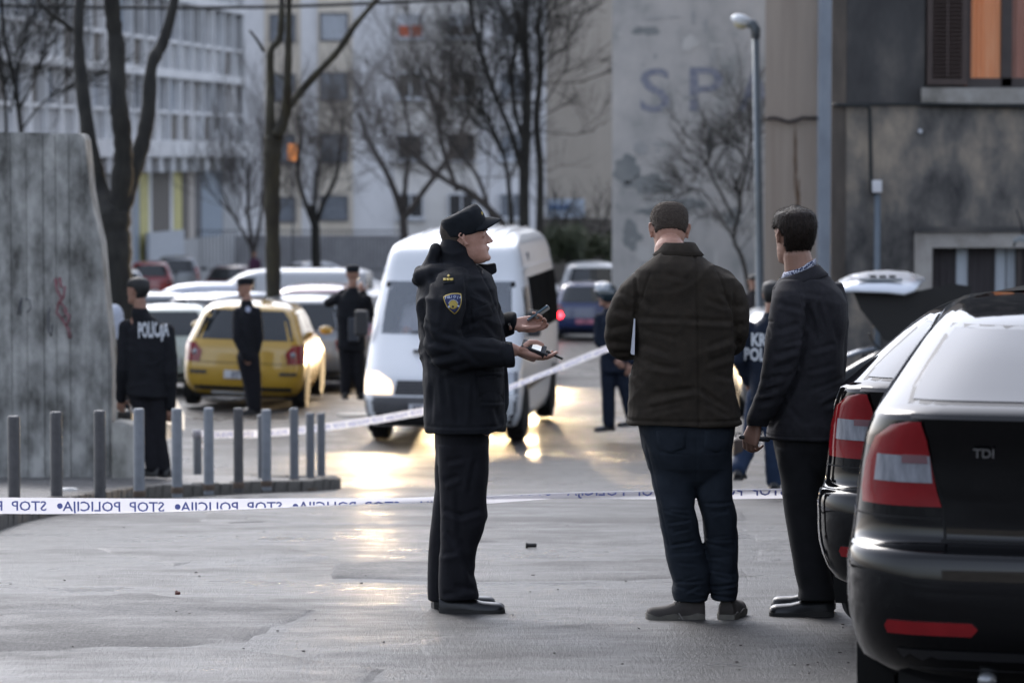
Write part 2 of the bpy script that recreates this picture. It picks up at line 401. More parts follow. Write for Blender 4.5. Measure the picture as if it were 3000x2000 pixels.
# rubbish on pavement and road
def flatbit(px, py, w, h, mat, name, label, cat, dz=.0, rz=0.):
    p = G(px, py, dz); mb = MB(); rr = random.Random(int(px)); n = 9; top = []; bot = []
    for i in range(n):
        a = 2 * math.pi * i / n; r = rr.uniform(.7, 1.1); x, y = w * r * math.cos(a), h * r * math.sin(a); top.append((x, y, .012 + rr.uniform(0, .012))); bot.append((x, y, .002))
    mb.loft([bot, top]); t = mb.build(name, mat, label=label, cat=cat); t.location = p; t.location.z += .012; t.rotation_euler.z = rz; return t
PAPER = M('litter_paper', (.6, .6, .58), .7, var=.1); RUBBLE = M('rubble', (.10, .075, .055), .9, var=.4, bump=.5, bscale=60)
flatbit(203, 1441, .09, .05, PAPER, 'paper_scrap', 'crumpled white paper scrap on the pavement between the second and third bollards', 'litter', .1)
flatbit(909, 1438, .08, .06, RUBBLE, 'rubble_lump', 'small brown lump of rubble on the road by the end of the kerb', 'rubble')
flatbit(1035, 1218, .30, .14, PAPER, 'paper_sheet', 'pale flat scrap lying on the road left of the white van', 'litter')
flatbit(1395, 1356, .07, .05, RUBBLE, 'stone', 'small dark stone on the bright wet road behind the officer with the phone', 'stone')
DB = M('debris_dark', (.02, .018, .016), .5, var=.3)
cb = MB(); cb.lathe((0, 0, 0), (1, .12, 0), [(-.032, .012), (-.032, .0165), (-.02, .0165), (-.018, .0135), (.02, .0135), (.031, .0115), (.032, .008)], 14)
o = cb.build('bottle_stopper', DB, smooth=True, auto=40, label='small dark stubby tube lying on wet asphalt in front of the two jacketed men', cat='debris'); q = G(1556, 1604); o.location = (q.x, q.y, gz(q.y) + dip(q.x, q.y) + .017)
rr = random.Random(11); gr = MB(); BR = M('grit', (.035, .03, .028), .8, var=.4)
for i in range(110):
    x = rr.uniform(-60, 2950); y = rr.uniform(1470, 1995)
    if y < 1520 and x < 500: continue
    p = G(x, y); s = rr.uniform(.002, .005); z = gz(p.y) + dip(p.x, p.y) + .006
    gr.obox((p.x, p.y, z), (s * rr.uniform(.8, 2), s * .3, 0), (-.2 * s, s, 0), (0, 0, s * .5))
gr.build('road_grit', BR, label='scattered dark grit and crumbs on the asphalt', kind='stuff')
REDBIT = M('leaf_red', (.12, .04, .03), .7, var=.2)
flatbit(520, 1749, .013, .009, REDBIT, 'dry_leaf', 'tiny reddish dry leaf on the bare asphalt at left', 'leaf')

# ================================================================ left concrete wall + low block
def wallmat(name, c1, c2, c3, sc=2.2, st=(1, 1, .22), bump=.5, c4=None):
    m = M(name, c1, .85, var=1, scale=sc, col2=c2, col3=c3, stretch=st, bump=bump, bscale=18, contrast=.2, detail=9); return m
CONC = wallmat('weathered_concrete', (.075, .073, .066), (.44, .435, .41), (.25, .25, .235), 3.0, (1.5, 1, .75)); CONC.node_tree.nodes['Color Ramp'].color_ramp.elements[0].position = .34; CONC.node_tree.nodes['Color Ramp'].color_ramp.elements[2].position = .66
CONC2 = wallmat('pale_block', (.14, .14, .12), (.5, .49, .44), (.34, .33, .30), 4, (1, 1, .6))
YW = 30.2
tw = thing('concrete_wall', 'tall weathered grey concrete wall end with board marks and faded graffiti at far left', 'wall', P(0, 1400, YW))
mb = MB()
prof = [(-500, 386), (0, 387), (120, 389), (225, 391), (240, 394), (248, 410), (256, 480), (263, 558), (274, 620), (295, 712), (302, 800), (309, 877), (321, 980), (329, 1091), (327, 1300), (327, 1405)]
top = [P(x, y, YW) for x, y in prof]; zb = gz(YW) - .2
# vertical board strips with slightly different depth
xs0 = top[0].x; x1 = top[-1].x; rr = random.Random(4)
def topz(x):
    for a, b in zip(top[:-1], top[1:]):
        if a.x <= x <= b.x: return a.z + (b.z - a.z) * (x - a.x) / max(1e-6, b.x - a.x)
    return top[-1].z
mb.loft([[Vector((p.x, YW - 0, p.z)) for p in top] + [Vector((x1, YW, zb)), Vector((xs0, YW, zb))], [Vector((p.x, YW + .45, p.z)) for p in top] + [Vector((x1, YW + .45, zb)), Vector((xs0, YW + .45, zb))]])
mb.build('wall_core', CONC, tw, world=True)
x = xs0 + .01
mb = MB()
while x < x1 - .02:
    w = rr.choice([.09, .12, .15, .22]); xe = min(x + w, x1 - .012); zt = min(topz(x), topz(xe)) - .01; th = rr.choice([.004, .008, .014, .02])
    if zt > zb + .3: mb.box(x, xe - .006, YW - th, YW + .002, zb, zt)
    x += w
mb.build('board_mark', CONC, tw, world=True, kind='stuff', bevel=.004)
GRED = M('graffiti_red', (.22, .06, .075), .9, var=.6, scale=22, col2=(.28, .2, .2), contrast=.2); GBL = M('graffiti_dark', (.06, .065, .075), .9, var=.7, scale=14, col2=(.2, .2, .21))
def stroke(px, w, mat, nm):
    pts = [P(x, y, YW - .024) for x, y in px]; mb = MB(); mb.tube(pts, w, 6, flat=.12); mb.build(nm, mat, tw, world=True, smooth=True)
stroke([(165, 815), (170, 850), (182, 872), (172, 895), (168, 915), (185, 935), (200, 960), (206, 990)], .028, GRED, 'red_graffiti')
stroke([(176, 812), (181, 840), (192, 838), (188, 870), (178, 885), (196, 905), (190, 930), (172, 925)], .022, GRED, 'red_graffiti')
stroke([(186, 905), (203, 925), (198, 955), (186, 945)], .02, GRED, 'red_graffiti')
stroke([(52, 922), (60, 880), (64, 872), (60, 925)], .009, GBL, 'dark_graffiti'); stroke([(75, 875), (88, 880), (90, 905), (78, 915)], .008, GBL, 'dark_graffiti')
stroke([(146, 900), (141, 930), (142, 970), (150, 985), (153, 950)], .009, GBL, 'dark_graffiti')
pr = [(327, 1238), (352, 1240), (395, 1248), (398, 1405)]; YB = 29.9
t2 = [P(x, y, YB) for x, y in pr]; zb2 = gz(YB) - .1
mb = MB(); mb.loft([[Vector((p.x, YB, p.z)) for p in t2[:3]] + [Vector((t2[3].x, YB, zb2)), Vector((t2[0].x, YB, zb2))], [Vector((p.x, YB + .5, p.z)) for p in t2[:3]] + [Vector((t2[3].x, YB + .5, zb2)), Vector((t2[0].x, YB + .5, zb2))]])
mb.build('concrete_block', CONC2, bevel=.012, label='low pale concrete block standing against the end of the tall grey wall', cat='block')
# warm lit slab behind officer at left
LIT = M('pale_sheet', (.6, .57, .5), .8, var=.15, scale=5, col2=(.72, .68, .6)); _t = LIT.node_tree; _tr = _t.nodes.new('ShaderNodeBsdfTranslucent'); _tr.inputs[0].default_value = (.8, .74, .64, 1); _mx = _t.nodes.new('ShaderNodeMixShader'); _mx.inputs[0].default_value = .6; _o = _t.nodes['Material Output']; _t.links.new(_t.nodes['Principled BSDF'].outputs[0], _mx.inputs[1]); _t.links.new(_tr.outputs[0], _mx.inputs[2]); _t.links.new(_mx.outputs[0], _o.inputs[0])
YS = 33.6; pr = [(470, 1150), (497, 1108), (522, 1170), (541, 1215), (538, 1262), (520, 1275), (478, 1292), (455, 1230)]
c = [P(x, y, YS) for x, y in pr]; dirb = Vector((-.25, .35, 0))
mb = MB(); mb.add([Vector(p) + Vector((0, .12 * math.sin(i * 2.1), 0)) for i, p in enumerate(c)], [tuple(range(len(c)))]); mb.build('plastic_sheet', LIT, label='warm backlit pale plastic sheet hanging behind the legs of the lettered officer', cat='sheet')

# ================================================================ bollards
BOLM = M('bollard_paint', (.13, .14, .155), .45, var=.15, scale=12, bump=.1, bscale=60, coat=.15)
BRUST = M('bollard_foot', (.10, .07, .05), .8, var=.4, scale=30)
bd = [(42, 1218, 1496, 36), (166, 1206, 1484, 35), (293, 1202, 1466, 34), (408, 1196, 1443, 32.5), (519, 1196, 1432, 31), (612, 1194, 1424, 29.5), (699, 1195, 1418, 28.5), (781, 1199, 1413, 28), (862, 1195, 1408, 26.5), (909, 1209, 1404, 25.5), (941, 1209, 1401, 24.5)]
words = ['nearest bollard at the left edge, before the concrete wall', 'second grey bollard from the left edge, before the concrete wall', 'third grey bollard from the left, near the corner of the concrete wall', 'pale grey bollard before the low block and the lettered officer', 'grey bollard just right of the lettered officer on the pavement', 'grey bollard with a dark rusty foot, right of the short taped bollard', 'dark sided grey bollard under the yellow car bumper', 'pale grey bollard with another bollard tucked behind its left side', 'grey bollard standing alone left of the last pair', 'grey bollard, left one of the close pair at the kerb end', 'last grey bollard of the row on the round kerb end']
proto = None
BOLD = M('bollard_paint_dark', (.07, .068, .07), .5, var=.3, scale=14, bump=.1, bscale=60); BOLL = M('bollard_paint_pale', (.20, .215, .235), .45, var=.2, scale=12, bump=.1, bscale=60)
def bollard_proto(r, h, mat=None):
    t = thing('bollard', '', 'bollard', (0, 0, 0))
    b = MB(); b.lathe((0, 0, 0), (0, 0, 1), [(-.1, 0), (-.1, 1), (.97, 1), (.99, .96), (1.0, .85), (1.0, 0)], 28)
    b.v = [(v[0] * r, v[1] * r, v[2] * h) for v in b.v]; b.build('post', mat or BOLM, t, smooth=True, auto=35)
    f = MB(); f.lathe((0, 0, 0), (0, 0, 1), [(-.03, r * 1.02), (-.03, r * 1.22), (.012, r * 1.18), (.02, r * 1.02)], 24); f.build('foot_ring', BRUST, t, smooth=True, auto=35)
    return t
for i, (x, yt, yb, w) in enumerate(bd):
    Y = .085 * F / w; b = P(x, yb, Y); tp = P(x, yt, Y); gzz = psurf(b.x, b.y, .8)
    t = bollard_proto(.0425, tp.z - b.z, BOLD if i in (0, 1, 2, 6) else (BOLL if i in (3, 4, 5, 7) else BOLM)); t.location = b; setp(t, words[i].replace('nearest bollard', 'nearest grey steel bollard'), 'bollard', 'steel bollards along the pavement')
Y = 31; b = P(768, 1410, Y); tp = P(768, 1214, Y); t = bollard_proto(.0425, tp.z - b.z); t.location = b; setp(t, 'grey bollard mostly hidden behind the pale one under the yellow car', 'bollard', 'steel bollards along the pavement')
Y = 34; b = P(579, 1403, Y); tp = P(579, 1258, Y); t = bollard_proto(.046, tp.z - b.z); t.location = b; setp(t, 'short bluish bollard farther back with police tape tied to it', 'bollard', 'steel bollards along the pavement')
BOLT = t

# ================================================================ buildings
def winframe(mb, x0, x1, z0, z1, y, w, d):
    mb.box(x0, x1, y - d, y, z1 - w, z1); mb.box(x0, x1, y - d, y, z0, z0 + w); mb.box(x0, x0 + w, y - d, y, z0 + w, z1 - w); mb.box(x1 - w, x1, y - d, y, z0 + w, z1 - w)
def pxz(x, y, Y): p = P(x, y, Y); return p.x, p.z
GLD = M('window_dark', (.02, .023, .028), .12, var=0, spec=.8); GLM = M('window_grey', (.16, .18, .21), .25, var=.3, scale=3, spec=.7); GLB = M('window_blind', (.40, .43, .47), .5, var=.1, stretch=(1, 1, 8), scale=3)
FRW = M('frame_white', (.55, .57, .60), .5, var=.08); FRD = M('frame_dark', (.045, .035, .032), .6, var=.2); FRG = M('frame_grey', (.14, .14, .15), .6, var=.1)
# --- central block
YC = 162.; zg = gz(YC) - .5
cb = thing('apartment_block', 'long pale apartment block across the back with small windows behind bare trees', 'building', (-6, YC, zg))
PL = wallmat('pale_render', (.60, .60, .61), (.84, .84, .85), (.76, .76, .77), .35, (1, 1, .6), .15)
BE = wallmat('beige_render', (.52, .46, .38), (.72, .66, .56), (.63, .57, .48), .5, (1, 1, .6), .1)
xL, xR = -32, 3.2
mb = MB(); mb.box(xL, xR, YC, YC + 12, zg, 20); mb.build('wall', PL, cb, world=True)
x0, _ = pxz(931, 0, YC); x1, _ = pxz(1032, 0, YC); mb = MB(); mb.box(x0, x1, YC - .12, YC + .01, zg, 19.9); mb.build('beige_bay', BE, cb, world=True)
x0, _ = pxz(775, 0, YC); x1, _ = pxz(880, 0, YC); mb = MB(); mb.box(x0, x1, YC - .12, YC + .01, zg, 19.9); mb.build('beige_bay', BE, cb, world=True)
x0, _ = pxz(1155, 0, YC); x1, _ = pxz(1400, 0, YC); mb = MB(); mb.box(x0, x1, YC - .06, YC + .01, zg, 19.9); mb.build('wall_bay', M('bay_render', (.62, .60, .57), .85, var=.2, scale=.6, col2=(.78, .76, .73)), cb, world=True)
ORG = M('orange_curtain', (.55, .12, .05), .8, var=.3, scale=6)
def far_window(xa, xb, ya, yb, Y, parent, pane, frame=FRW, sill=True, bars=1, lower=None, proud=.14):
    a = P(xa, ya, Y); b = P(xb, yb, Y); x0, x1, z1, z0 = a.x, b.x, a.z, b.z; yy = Y - proud
    f = MB(); winframe(f, x0, x1, z0, z1, yy, .09, .08)
    for k in range(bars):
        xm = x0 + (x1 - x0) * (k + 1) / (bars + 1); f.box(xm - .04, xm + .04, yy - .07, yy, z0 + .09, z1 - .09)
    w = f.build('window', frame, parent, world=True)
    g = MB(); g.box(x0 + .05, x1 - .05, yy - .02, yy + .02, z0 + .05, z1 - .05); g.build('pane', pane, w, world=True)
    if sill: s_ = MB(); s_.box(x0 - .1, x1 + .1, yy - .2, yy + .1, z0 - .1, z0); s_.build('sill', FRW, w, world=True)
    if lower:
        xm = (x0 + x1) / 2
        for (u0, u1) in ((x0 + .09, xm - .05), (xm + .05, x1 - .09)):
            c_ = MB(); c_.box(u0, u1, yy - .05, yy - .021, z0 + .09, z0 + (z1 - z0) * .52); c_.build('curtain', lower, w, world=True)
rows_a = [(-145, -62), (38, 122), (212, 296), (390, 478), (572, 648)]
for i, (a, b) in enumerate(rows_a):
    far_window(937, 1021, a, b, YC, cb, GLB if i < 2 else GLM, FRG, False, 0)
    far_window(790, 868, a + 4, b + 4, YC, cb, GLM, FRG, False, 0)
for i, (a, b) in enumerate([(-140, -68), (42, 113), (212, 290), (392, 470), (566, 640)]):
    far_window(1163, 1242, a, b, YC, cb, GLD if i != 1 else FRW, FRW, True, 1, ORG if i == 1 else None)
    far_window(1312, 1392, a, b, YC, cb, GLD if i != 1 else FRW, FRW if i != 3 else FRD, True, 1, FRD if i == 1 else None)
    far_window(1462, 1540, a, b, YC, cb, GLM, FRW, True, 1)
p = P(857, 447, 140); 
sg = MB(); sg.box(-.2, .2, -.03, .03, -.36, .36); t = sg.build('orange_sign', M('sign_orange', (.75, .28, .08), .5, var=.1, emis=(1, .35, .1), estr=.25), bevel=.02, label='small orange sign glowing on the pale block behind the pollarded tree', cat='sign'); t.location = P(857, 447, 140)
sp_ = MB(); sp_.tube([P(857, 462, 140.1), Vector((P(857, 462, 140).x, 140.1, gz(140)))], .04, 8); o = sp_.build('sign_post', FRG, t, world=True)
# base plinth wall + fence in front
YF = 140
mb = MB(); a = P(560, 735, YF + 8); b = P(1260, 735, YF + 8); mb.box(a.x, b.x, YF + 8, YF + 8.4, gz(YF) - 1, P(0, 690, YF + 8).z)
mb.build('garden_wall', wallmat('garden_wall', (.22, .22, .23), (.38, .38, .39), (.31, .31, .32), .8, (1, 1, 1), .2), label='low grey garden wall behind the railings at the back of the car park', cat='wall')
fe = thing('railing_fence', 'thin dark railing running in front of the apartment block', 'fence', (P(800, 700, YF).x, YF, gz(YF)))
a = P(430, 0, YF).x; b = P(1180, 0, YF).x; zt = P(0, 676, YF).z; zb_ = P(0, 800, YF).z
fm = M('fence_metal', (.10, .105, .11), .5, var=.1)
for z in (zt, zb_ + .15): mb = MB(); mb.box(a, b, YF - .02, YF + .02, z - .025, z + .025); mb.build('rail', fm, fe, world=True)
nb = 74; mb = MB(); mb.box(-.011, .011, -.011, .011, 0, zt - zb_ - .1); proto = mb.build('bar', fm, fe)
for i in range(nb):
    o = proto if i == 0 else proto.copy()
    if i: COL.objects.link(o)
    o.location = Vector((a + (b - a) * i / (nb - 1), YF, zb_ + .1)) - fe.location

# --- left modernist building
lb = thing('modernist_block', 'receding modernist block with white slab bands and vertical fins above a glazed ground floor', 'building', (0, 0, 0))
A0 = Vector((P(690, 0, 146).x, 146, 0)); A1 = Vector((P(0, 0, 107).x - .6, 107, 0)); U = (A1 - A0).normalized(); Nn = Vector((U.y, -U.x, 0))
if Nn.x < 0: Nn = -Nn
Lf = (A1 - A0).length + 6
lb.location = (A0.x, A0.y, gz(146) - .5)
def LB(u, n, z): return A0 + U * u + Nn * n + Vector((0, 0, z))
def lbox(mb, u0, u1, n0, n1, z0, z1):
    mb.add([LB(u0, n0, z0), LB(u1, n0, z0), LB(u1, n1, z0), LB(u0, n1, z0), LB(u0, n0, z1), LB(u1, n0, z1), LB(u1, n1, z1), LB(u0, n1, z1)], [(0, 3, 2, 1), (4, 5, 6, 7), (0, 1, 5, 4), (1, 2, 6, 5), (2, 3, 7, 6), (3, 0, 4, 7)])
SL = M('slab_white', (.76, .76, .76), .8, var=.15, scale=1.5); SLs = M('panel_grey', (.44, .445, .45), .7, var=.25, scale=2, stretch=(3, 3, .6)); FIN = M('fin_grey', (.62, .63, .64), .8, var=.2, scale=1)
BR1 = M('infill_brown', (.16, .145, .13), .7, var=.2); CU = M('curtain_light', (.42, .45, .50), .7, var=.2, stretch=(4, 4, .3)); CU2 = M('curtain_blue', (.30, .36, .43), .4, var=.2, stretch=(4, 4, .3))
mb = MB(); lbox(mb, 0, Lf, -9, -.05, 2.0, 15); lbox(mb, -.0, .3, -9, .35, 2.0, 15); mb.build('wall', SLs, lb, world=True)
zlev = [1.98, 5.15, 8.25, 11.35]
for i, z in enumerate(zlev):
    mb = MB(); lbox(mb, -.1, Lf, -.04, .5 + (.25 if i == 0 else 0), z, z + (.66 if i == 0 else .34)); mb.build('slab', SL, lb, world=True)
bay = 2.05; nb_ = int(Lf / bay); rr = random.Random(9)
for i, z in enumerate(zlev[:3]):
    z0 = z + (.66 if i == 0 else .34); z1 = zlev[i + 1]
    for k in range(nb_):
        u = k * bay
        mb = MB(); lbox(mb, u + .02, u + .22, -.04, .42, z0 + .002, z1 - .002); mb.build('fin', FIN if rr.random() < .75 else SL, lb, world=True)
        mb = MB(); lbox(mb, u + .25, u + bay, .12, .2, z0 + .004, z0 + 1.05); mb.build('parapet_panel', SLs if rr.random() < .8 else BR1, lb, world=True)
        mb = MB(); lbox(mb, u + .23, u + bay * .8, .1, .36, z0 + 1.06, z0 + 1.2); mb.build('ledge', SL, lb, world=True)
        mat_ = rr.choice([GLM, GLM, BR1, CU, CU2, GLD, GLM, BR1])
        mb = MB(); lbox(mb, u + .25, u + bay * .6, .0, .06, z0 + 1.21, z1 - .004); w = mb.build('window', mat_, lb, world=True)
        mb = MB(); lbox(mb, u + bay * .6 + .03, u + bay - .03, .01, .08, z0 + 1.21, z1 - .004); mb.build('shutter', rr.choice([SLs, BR1, FIN, CU, BR1]), lb, world=True)
# ribs below the first slab, ground floor
for k in range(nb_):
    mb = MB(); lbox(mb, k * bay + .3, k * bay + .95, -.4, .65, 1.38, 1.977); mb.build('rib', FIN, lb, world=True)
mb = MB(); lbox(mb, 0, Lf, -9, -.42, 1.36, 1.975); mb.build('soffit', BR1, lb, world=True)
YEL = M('panel_yellow', (.62, .57, .26), .7, var=.15, scale=2)
zgl = gz(140) - .4
def lpanel(pa, pb, z0, z1, n, mat, nm):
    """piece on the recessed ground floor between photograph columns pa < pb"""
    def u_of(px):
        lo, hi = -5, Lf
        for _ in range(40):
            m = (lo + hi) / 2; q = LB(m, n, 0); x = 1500 + F * q.x / q.y
            if x > px: lo = m
            else: hi = m
        return lo
    mb = MB(); lbox(mb, u_of(pb), u_of(pa), n - .15, n, z0, z1); return mb.build(nm, mat, lb, world=True)
for a, b, m_, nm in [(250, 392, SLs, 'panel'), (394, 409, CU2, 'column'), (411, 436, YEL, 'yellow_panel'), (438, 446, SL, 'mullion'), (448, 498, BR1, 'glazing'), (500, 508, SL, 'mullion'), (510, 534, YEL, 'yellow_panel'), (536, 552, BR1, 'glazing'), (554, 572, M('column_pale', (.5, .46, .42), .8, var=.1), 'column'), (574, 590, FRG, 'glazing'), (592, 652, CU2, 'glazing'), (654, 700, SLs, 'panel')]:
    lpanel(a, b, zgl, 1.355, -.5, m_, nm)
lpanel(500, 652, zgl, zgl + 2.6, -.3, SLs, 'stair_parapet')
lpanel(438, 540, zgl + .8, zgl + 3.05, -.1, M('white_board', (.48, .51, .55), .6, var=.1), 'balustrade_panel')
# --- beige gable wall
def slab_building(name, label, xa, xb, Y, zbot, ztop, mat, depth, **kw):
    a = P(xa, 500, Y).x; b = P(xb, 500, Y).x
    t = thing(name, label, 'building', ((a + b) / 2, Y, zbot)); mb = MB(); k = (Y + depth) / Y; a2 = max(a, a * k * 1.02); mb.loft([[(a, Y, zbot), (b, Y, zbot), (b, Y + depth, zbot), (a2, Y + depth, zbot)], [(a, Y, ztop), (b, Y, ztop), (b, Y + depth, ztop), (a2, Y + depth, ztop)]]); mb.build('wall', mat, t, world=True); return t
BG = wallmat('beige_wall', (.36, .33, .29), (.48, .45, .41), (.42, .39, .35), .5, (1, 1, .35), .1)
bw = slab_building('beige_gable', 'plain beige grey gable wall behind the white van with a small sign at its foot', 1600, 1795, 105, gz(105) - .5, 14, BG, 9)
PW = wallmat('pale_wall', (.30, .32, .32), (.64, .63, .61), (.53, .53, .52), .8, (1, 1, .8), .25)
sw = slab_building('lettered_wall', 'pale peeling gable wall painted with big faded blue letters', 1793, 2246, 80, gz(80) - .5, 13, PW, 10)
LET = M('faded_letter', (.17, .20, .29), .9, var=.8, scale=6, col2=(.42, .43, .47), contrast=.22)
def wall_text(txt, xa, ya, yb, Y, mat, parent, name, wpx=None):
    a = P(xa, yb, Y); h = P(xa, ya, Y).z - a.z; v, f = text_mesh(txt, h, .012 * h); mx = max(x for x, y in v); mn = min(x for x, y in v); my = min(y for x, y in v); My = max(y for x, y in v)
    sx = (wpx / F * Y) / (mx - mn) if wpx else 1; sy = h / (My - my)
    mb = MB(); mb.add([(a.x + (x - mn) * sx, Y - .012, a.z + (y - my) * sy) for x, y in v], f); mb.build(name, mat, parent, world=True)
wall_text('S', 1875, 200, 330, 80, LET, sw, 'painted_letter', 88); wall_text('P', 2020, 197, 325, 80, LET, sw, 'painted_letter', 98); wall_text('A', 2165, 195, 325, 80, LET, sw, 'painted_letter', 95)
PAT = M('wall_patch', (.20, .225, .235), .9, var=.5, scale=1.5, col2=(.36, .38, .38))
def blotch(cx, cy, w, h, Y, mat, parent, seed, nm='stain'):
    rr = random.Random(seed); n = 22; pts = []
    for i in range(n):
        a = 2 * math.pi * i / n; r = rr.uniform(.65, 1.15); q = P(cx + w * r * math.cos(a), cy + h * r * math.sin(a), Y); pts.append((q.x, Y - .006, q.z))
    mb = MB(); c_ = P(cx, cy, Y); mb.add(pts + [(c_.x, Y - .006, c_.z)], [(i, (i + 1) % n, n) for i in range(n)]); mb.build(nm, mat, parent, world=True)
for k, (x, y, w, h) in enumerate([(1835, 500, 40, 45), (1900, 540, 75, 30), (1850, 690, 30, 45), (1920, 620, 60, 14), (2080, 420, 14, 45), (1890, 90, 45, 14), (2010, 600, 60, 22), (2150, 640, 40, 30)]): blotch(x, y, w, h, 80, PAT, sw, k)
PAT2 = M('wall_patch_light', (.55, .56, .55), .9, var=.3, scale=2, col2=(.70, .70, .68)); PAT3 = M('wall_patch_grey', (.33, .35, .36), .9, var=.4, scale=2.5, col2=(.50, .51, .51))
rn = random.Random(60)
for k in range(60): x, y = rn.uniform(1800, 2215), rn.uniform(-20, 780); blotch(x, y, rn.choice([4, 6, 10, 26]), rn.choice([3, 5, 8, 26]), 80 - .003 - .0002 * k, rn.choice([PAT2, PAT3, PAT3]), sw, 100 + k, 'plaster_patch')
for k in range(26): x, y = rn.uniform(2500, 3000), rn.uniform(-10, 700); blotch(x, y, rn.choice([8, 14, 22]), rn.choice([16, 34, 60]), 41.9995 - .0002 * k, rn.choice([M('soot_patch', (.035, .034, .035), .9, var=.6, scale=3, col2=(.12, .11, .10)), M('bare_patch', (.14, .125, .105), .9, var=.6, scale=3, col2=(.28, .25, .21))]), sw, 200 + k, 'plaster_patch') if 0 else None
# small white sign with blue script
sg = thing('small_billboard', 'small white board with blue script fixed at the foot of the beige gable', 'sign', P(1657, 610, 103.5))
mb = MB(); a = P(1602, 582, 103.5); b = P(1713, 638, 103.5); mb.box(a.x, b.x, 103.45, 103.55, b.z, a.z); mb.build('board', M('board_white', (.42, .50, .62), .5, var=.05), sg, world=True)
mb = MB(); pts = [(1612, 602), (1616, 612), (1622, 600), (1626, 612), (1632, 603), (1636, 612), (1643, 602), (1648, 612), (1654, 603), (1658, 612), (1666, 600)]; mb.tube([P(x, y, 103.42) for x, y in pts], .045, 6); mb.build('script', M('script_blue', (.05, .17, .42), .5, var=0), sg, world=True)
mb = MB()
for x in (1615, 1700): q = P(x, 640, 103.5); mb.box(q.x - .04, q.x + .04, 103.46, 103.54, gz(103), q.z)
mb.build('legs', FRG, sg, world=True)
# --- tan building with blue grey strip
TAN = wallmat('tan_render', (.33, .265, .21), (.50, .42, .35), (.42, .355, .295), 1.4, (2.2, 1, .12), .15)
tn = slab_building('tan_building', 'narrow tan rendered facade with rust streaks between the lettered wall and dark house', 2240, 2402, 62, gz(62) - .5, 12, TAN, 10)
mb = MB(); mb.box(6.4, 24, 63.2, 74, gz(62) - .5, 15); mb.build('shade_wing', TAN, tn, world=True); mb = MB(); mb.box(7.5, 26, 82, 92, gz(80) - .5, 16); mb.build('shade_wing', PW, sw, world=True); tnx = P(2402, 0, 61.6).x; mb = MB(); mb.box(tnx, P(2445, 0, 61.6).x, 61.5, 63, gz(62) - .5, 12); mb.build('corner_strip', wallmat('blue_grey', (.22, .25, .29), (.33, .37, .42), (.28, .32, .37), 2, (1, 1, .5), .2), tn, world=True)  # both wings are unseen masses added to darken the side of the minibus
mb = MB(); mb.tube([P(x, y, 61.9) for x, y in [(2241, 347), (2270, 346), (2285, 350), (2310, 358), (2335, 352), (2350, 345), (2370, 346), (2400, 346)]], .035, 8); mb.build('cable', FRD, tn, world=True, smooth=True)
RST = M('rust_streak', (.17, .11, .07), .9, var=.4, scale=3)
for k, (x, y, w, h) in enumerate([(2330, 470, 5, 110), (2338, 590, 6, 80)]): blotch(x, y, w, h, 62, RST, tn, 40 + k, 'rust_streak')
# --- dark house
YD = 42.
DK = wallmat('dark_render', (.030, .029, .030), (.13, .118, .105), (.06, .058, .057), 1.6, (1, 1, .45), .25)
x0 = P(2437, 0, YD).x
dh = thing('dark_house', 'soot dark rendered house at right with a louvred shutter and low basement window', 'building', (x0 + 4, YD, gz(YD) - .4))
wx0, wz1 = pxz(2712, -160, YD); wx1, wz0 = pxz(3150, 254, YD); bx0, bz1 = pxz(2730, 726, YD); bx1 = P(3180, 0, YD).x; bz0 = gz(YD) + .25
ztop = 12; zb = gz(YD) - .4
zc_ = P(0, 310, YD).z
def hbox(mb, a, b, z0, z1): mb.loft([[(a, YD, z), (b, YD, z), (b, YD + .4, z), (a + .07, YD + .4, z)] for z in (z0, z1)])
mb = MB(); hbox(mb, x0, wx0, zc_, ztop); mb.box(wx1, x0 + 14, YD, YD + .4, zc_, ztop); mb.box(wx0, wx1, YD, YD + .4, wz1, ztop); mb.box(wx0, wx1, YD, YD + .4, zc_, wz0)
mb.box(x0 + 1, x0 + 14, YD + 6, YD + 6.3, zb, ztop); mb.loft([[(x0 + .08, YD + .4, zb), (x0 + .31, YD + .4, zb), (x0 + .31 + 1.1, YD + 6, zb), (x0 + 1.0, YD + 6, zb)], [(x0 + .08, YD + .4, ztop), (x0 + .31, YD + .4, ztop), (x0 + .31 + 1.1, YD + 6, ztop), (x0 + 1.0, YD + 6, ztop)]]); mb.box(x0 + 1, x0 + 14, YD + .4, YD + 6.3, ztop, ztop + .3)
mb.build('upper_wall', DK, dh, world=True)
STN = wallmat('stained_render', (.038, .037, .038), (.36, .30, .23), (.125, .117, .108), 1.0, (1, 1, .6), .3); STN.node_tree.nodes['Color Ramp'].color_ramp.elements[0].position = .40; STN.node_tree.nodes['Color Ramp'].color_ramp.elements[2].position = .66
mb = MB(); hbox(mb, x0, bx0, zb, zc_); mb.box(bx0, x0 + 14, YD, YD + .4, bz1, zc_); mb.box(bx0, x0 + 14, YD, YD + .4, zb, bz0); mb.build('lower_wall', STN, dh, world=True)
mb = MB(); mb.box(bx0 - .1, x0 + 13, YD + .42, YD + .5, zb, ztop - .2); mb.build('inner_wall', FRD, dh, world=True)
# strip at left edge
mb = MB(); mb.box(x0 + .0, x0 + .19, YD - .02, YD - .001, zb, ztop); mb.build('pilaster', wallmat('pilaster_brown', (.05, .042, .036), (.15, .12, .095), (.09, .075, .062), 2.5, (1, 1, .3), .3), dh, world=True)
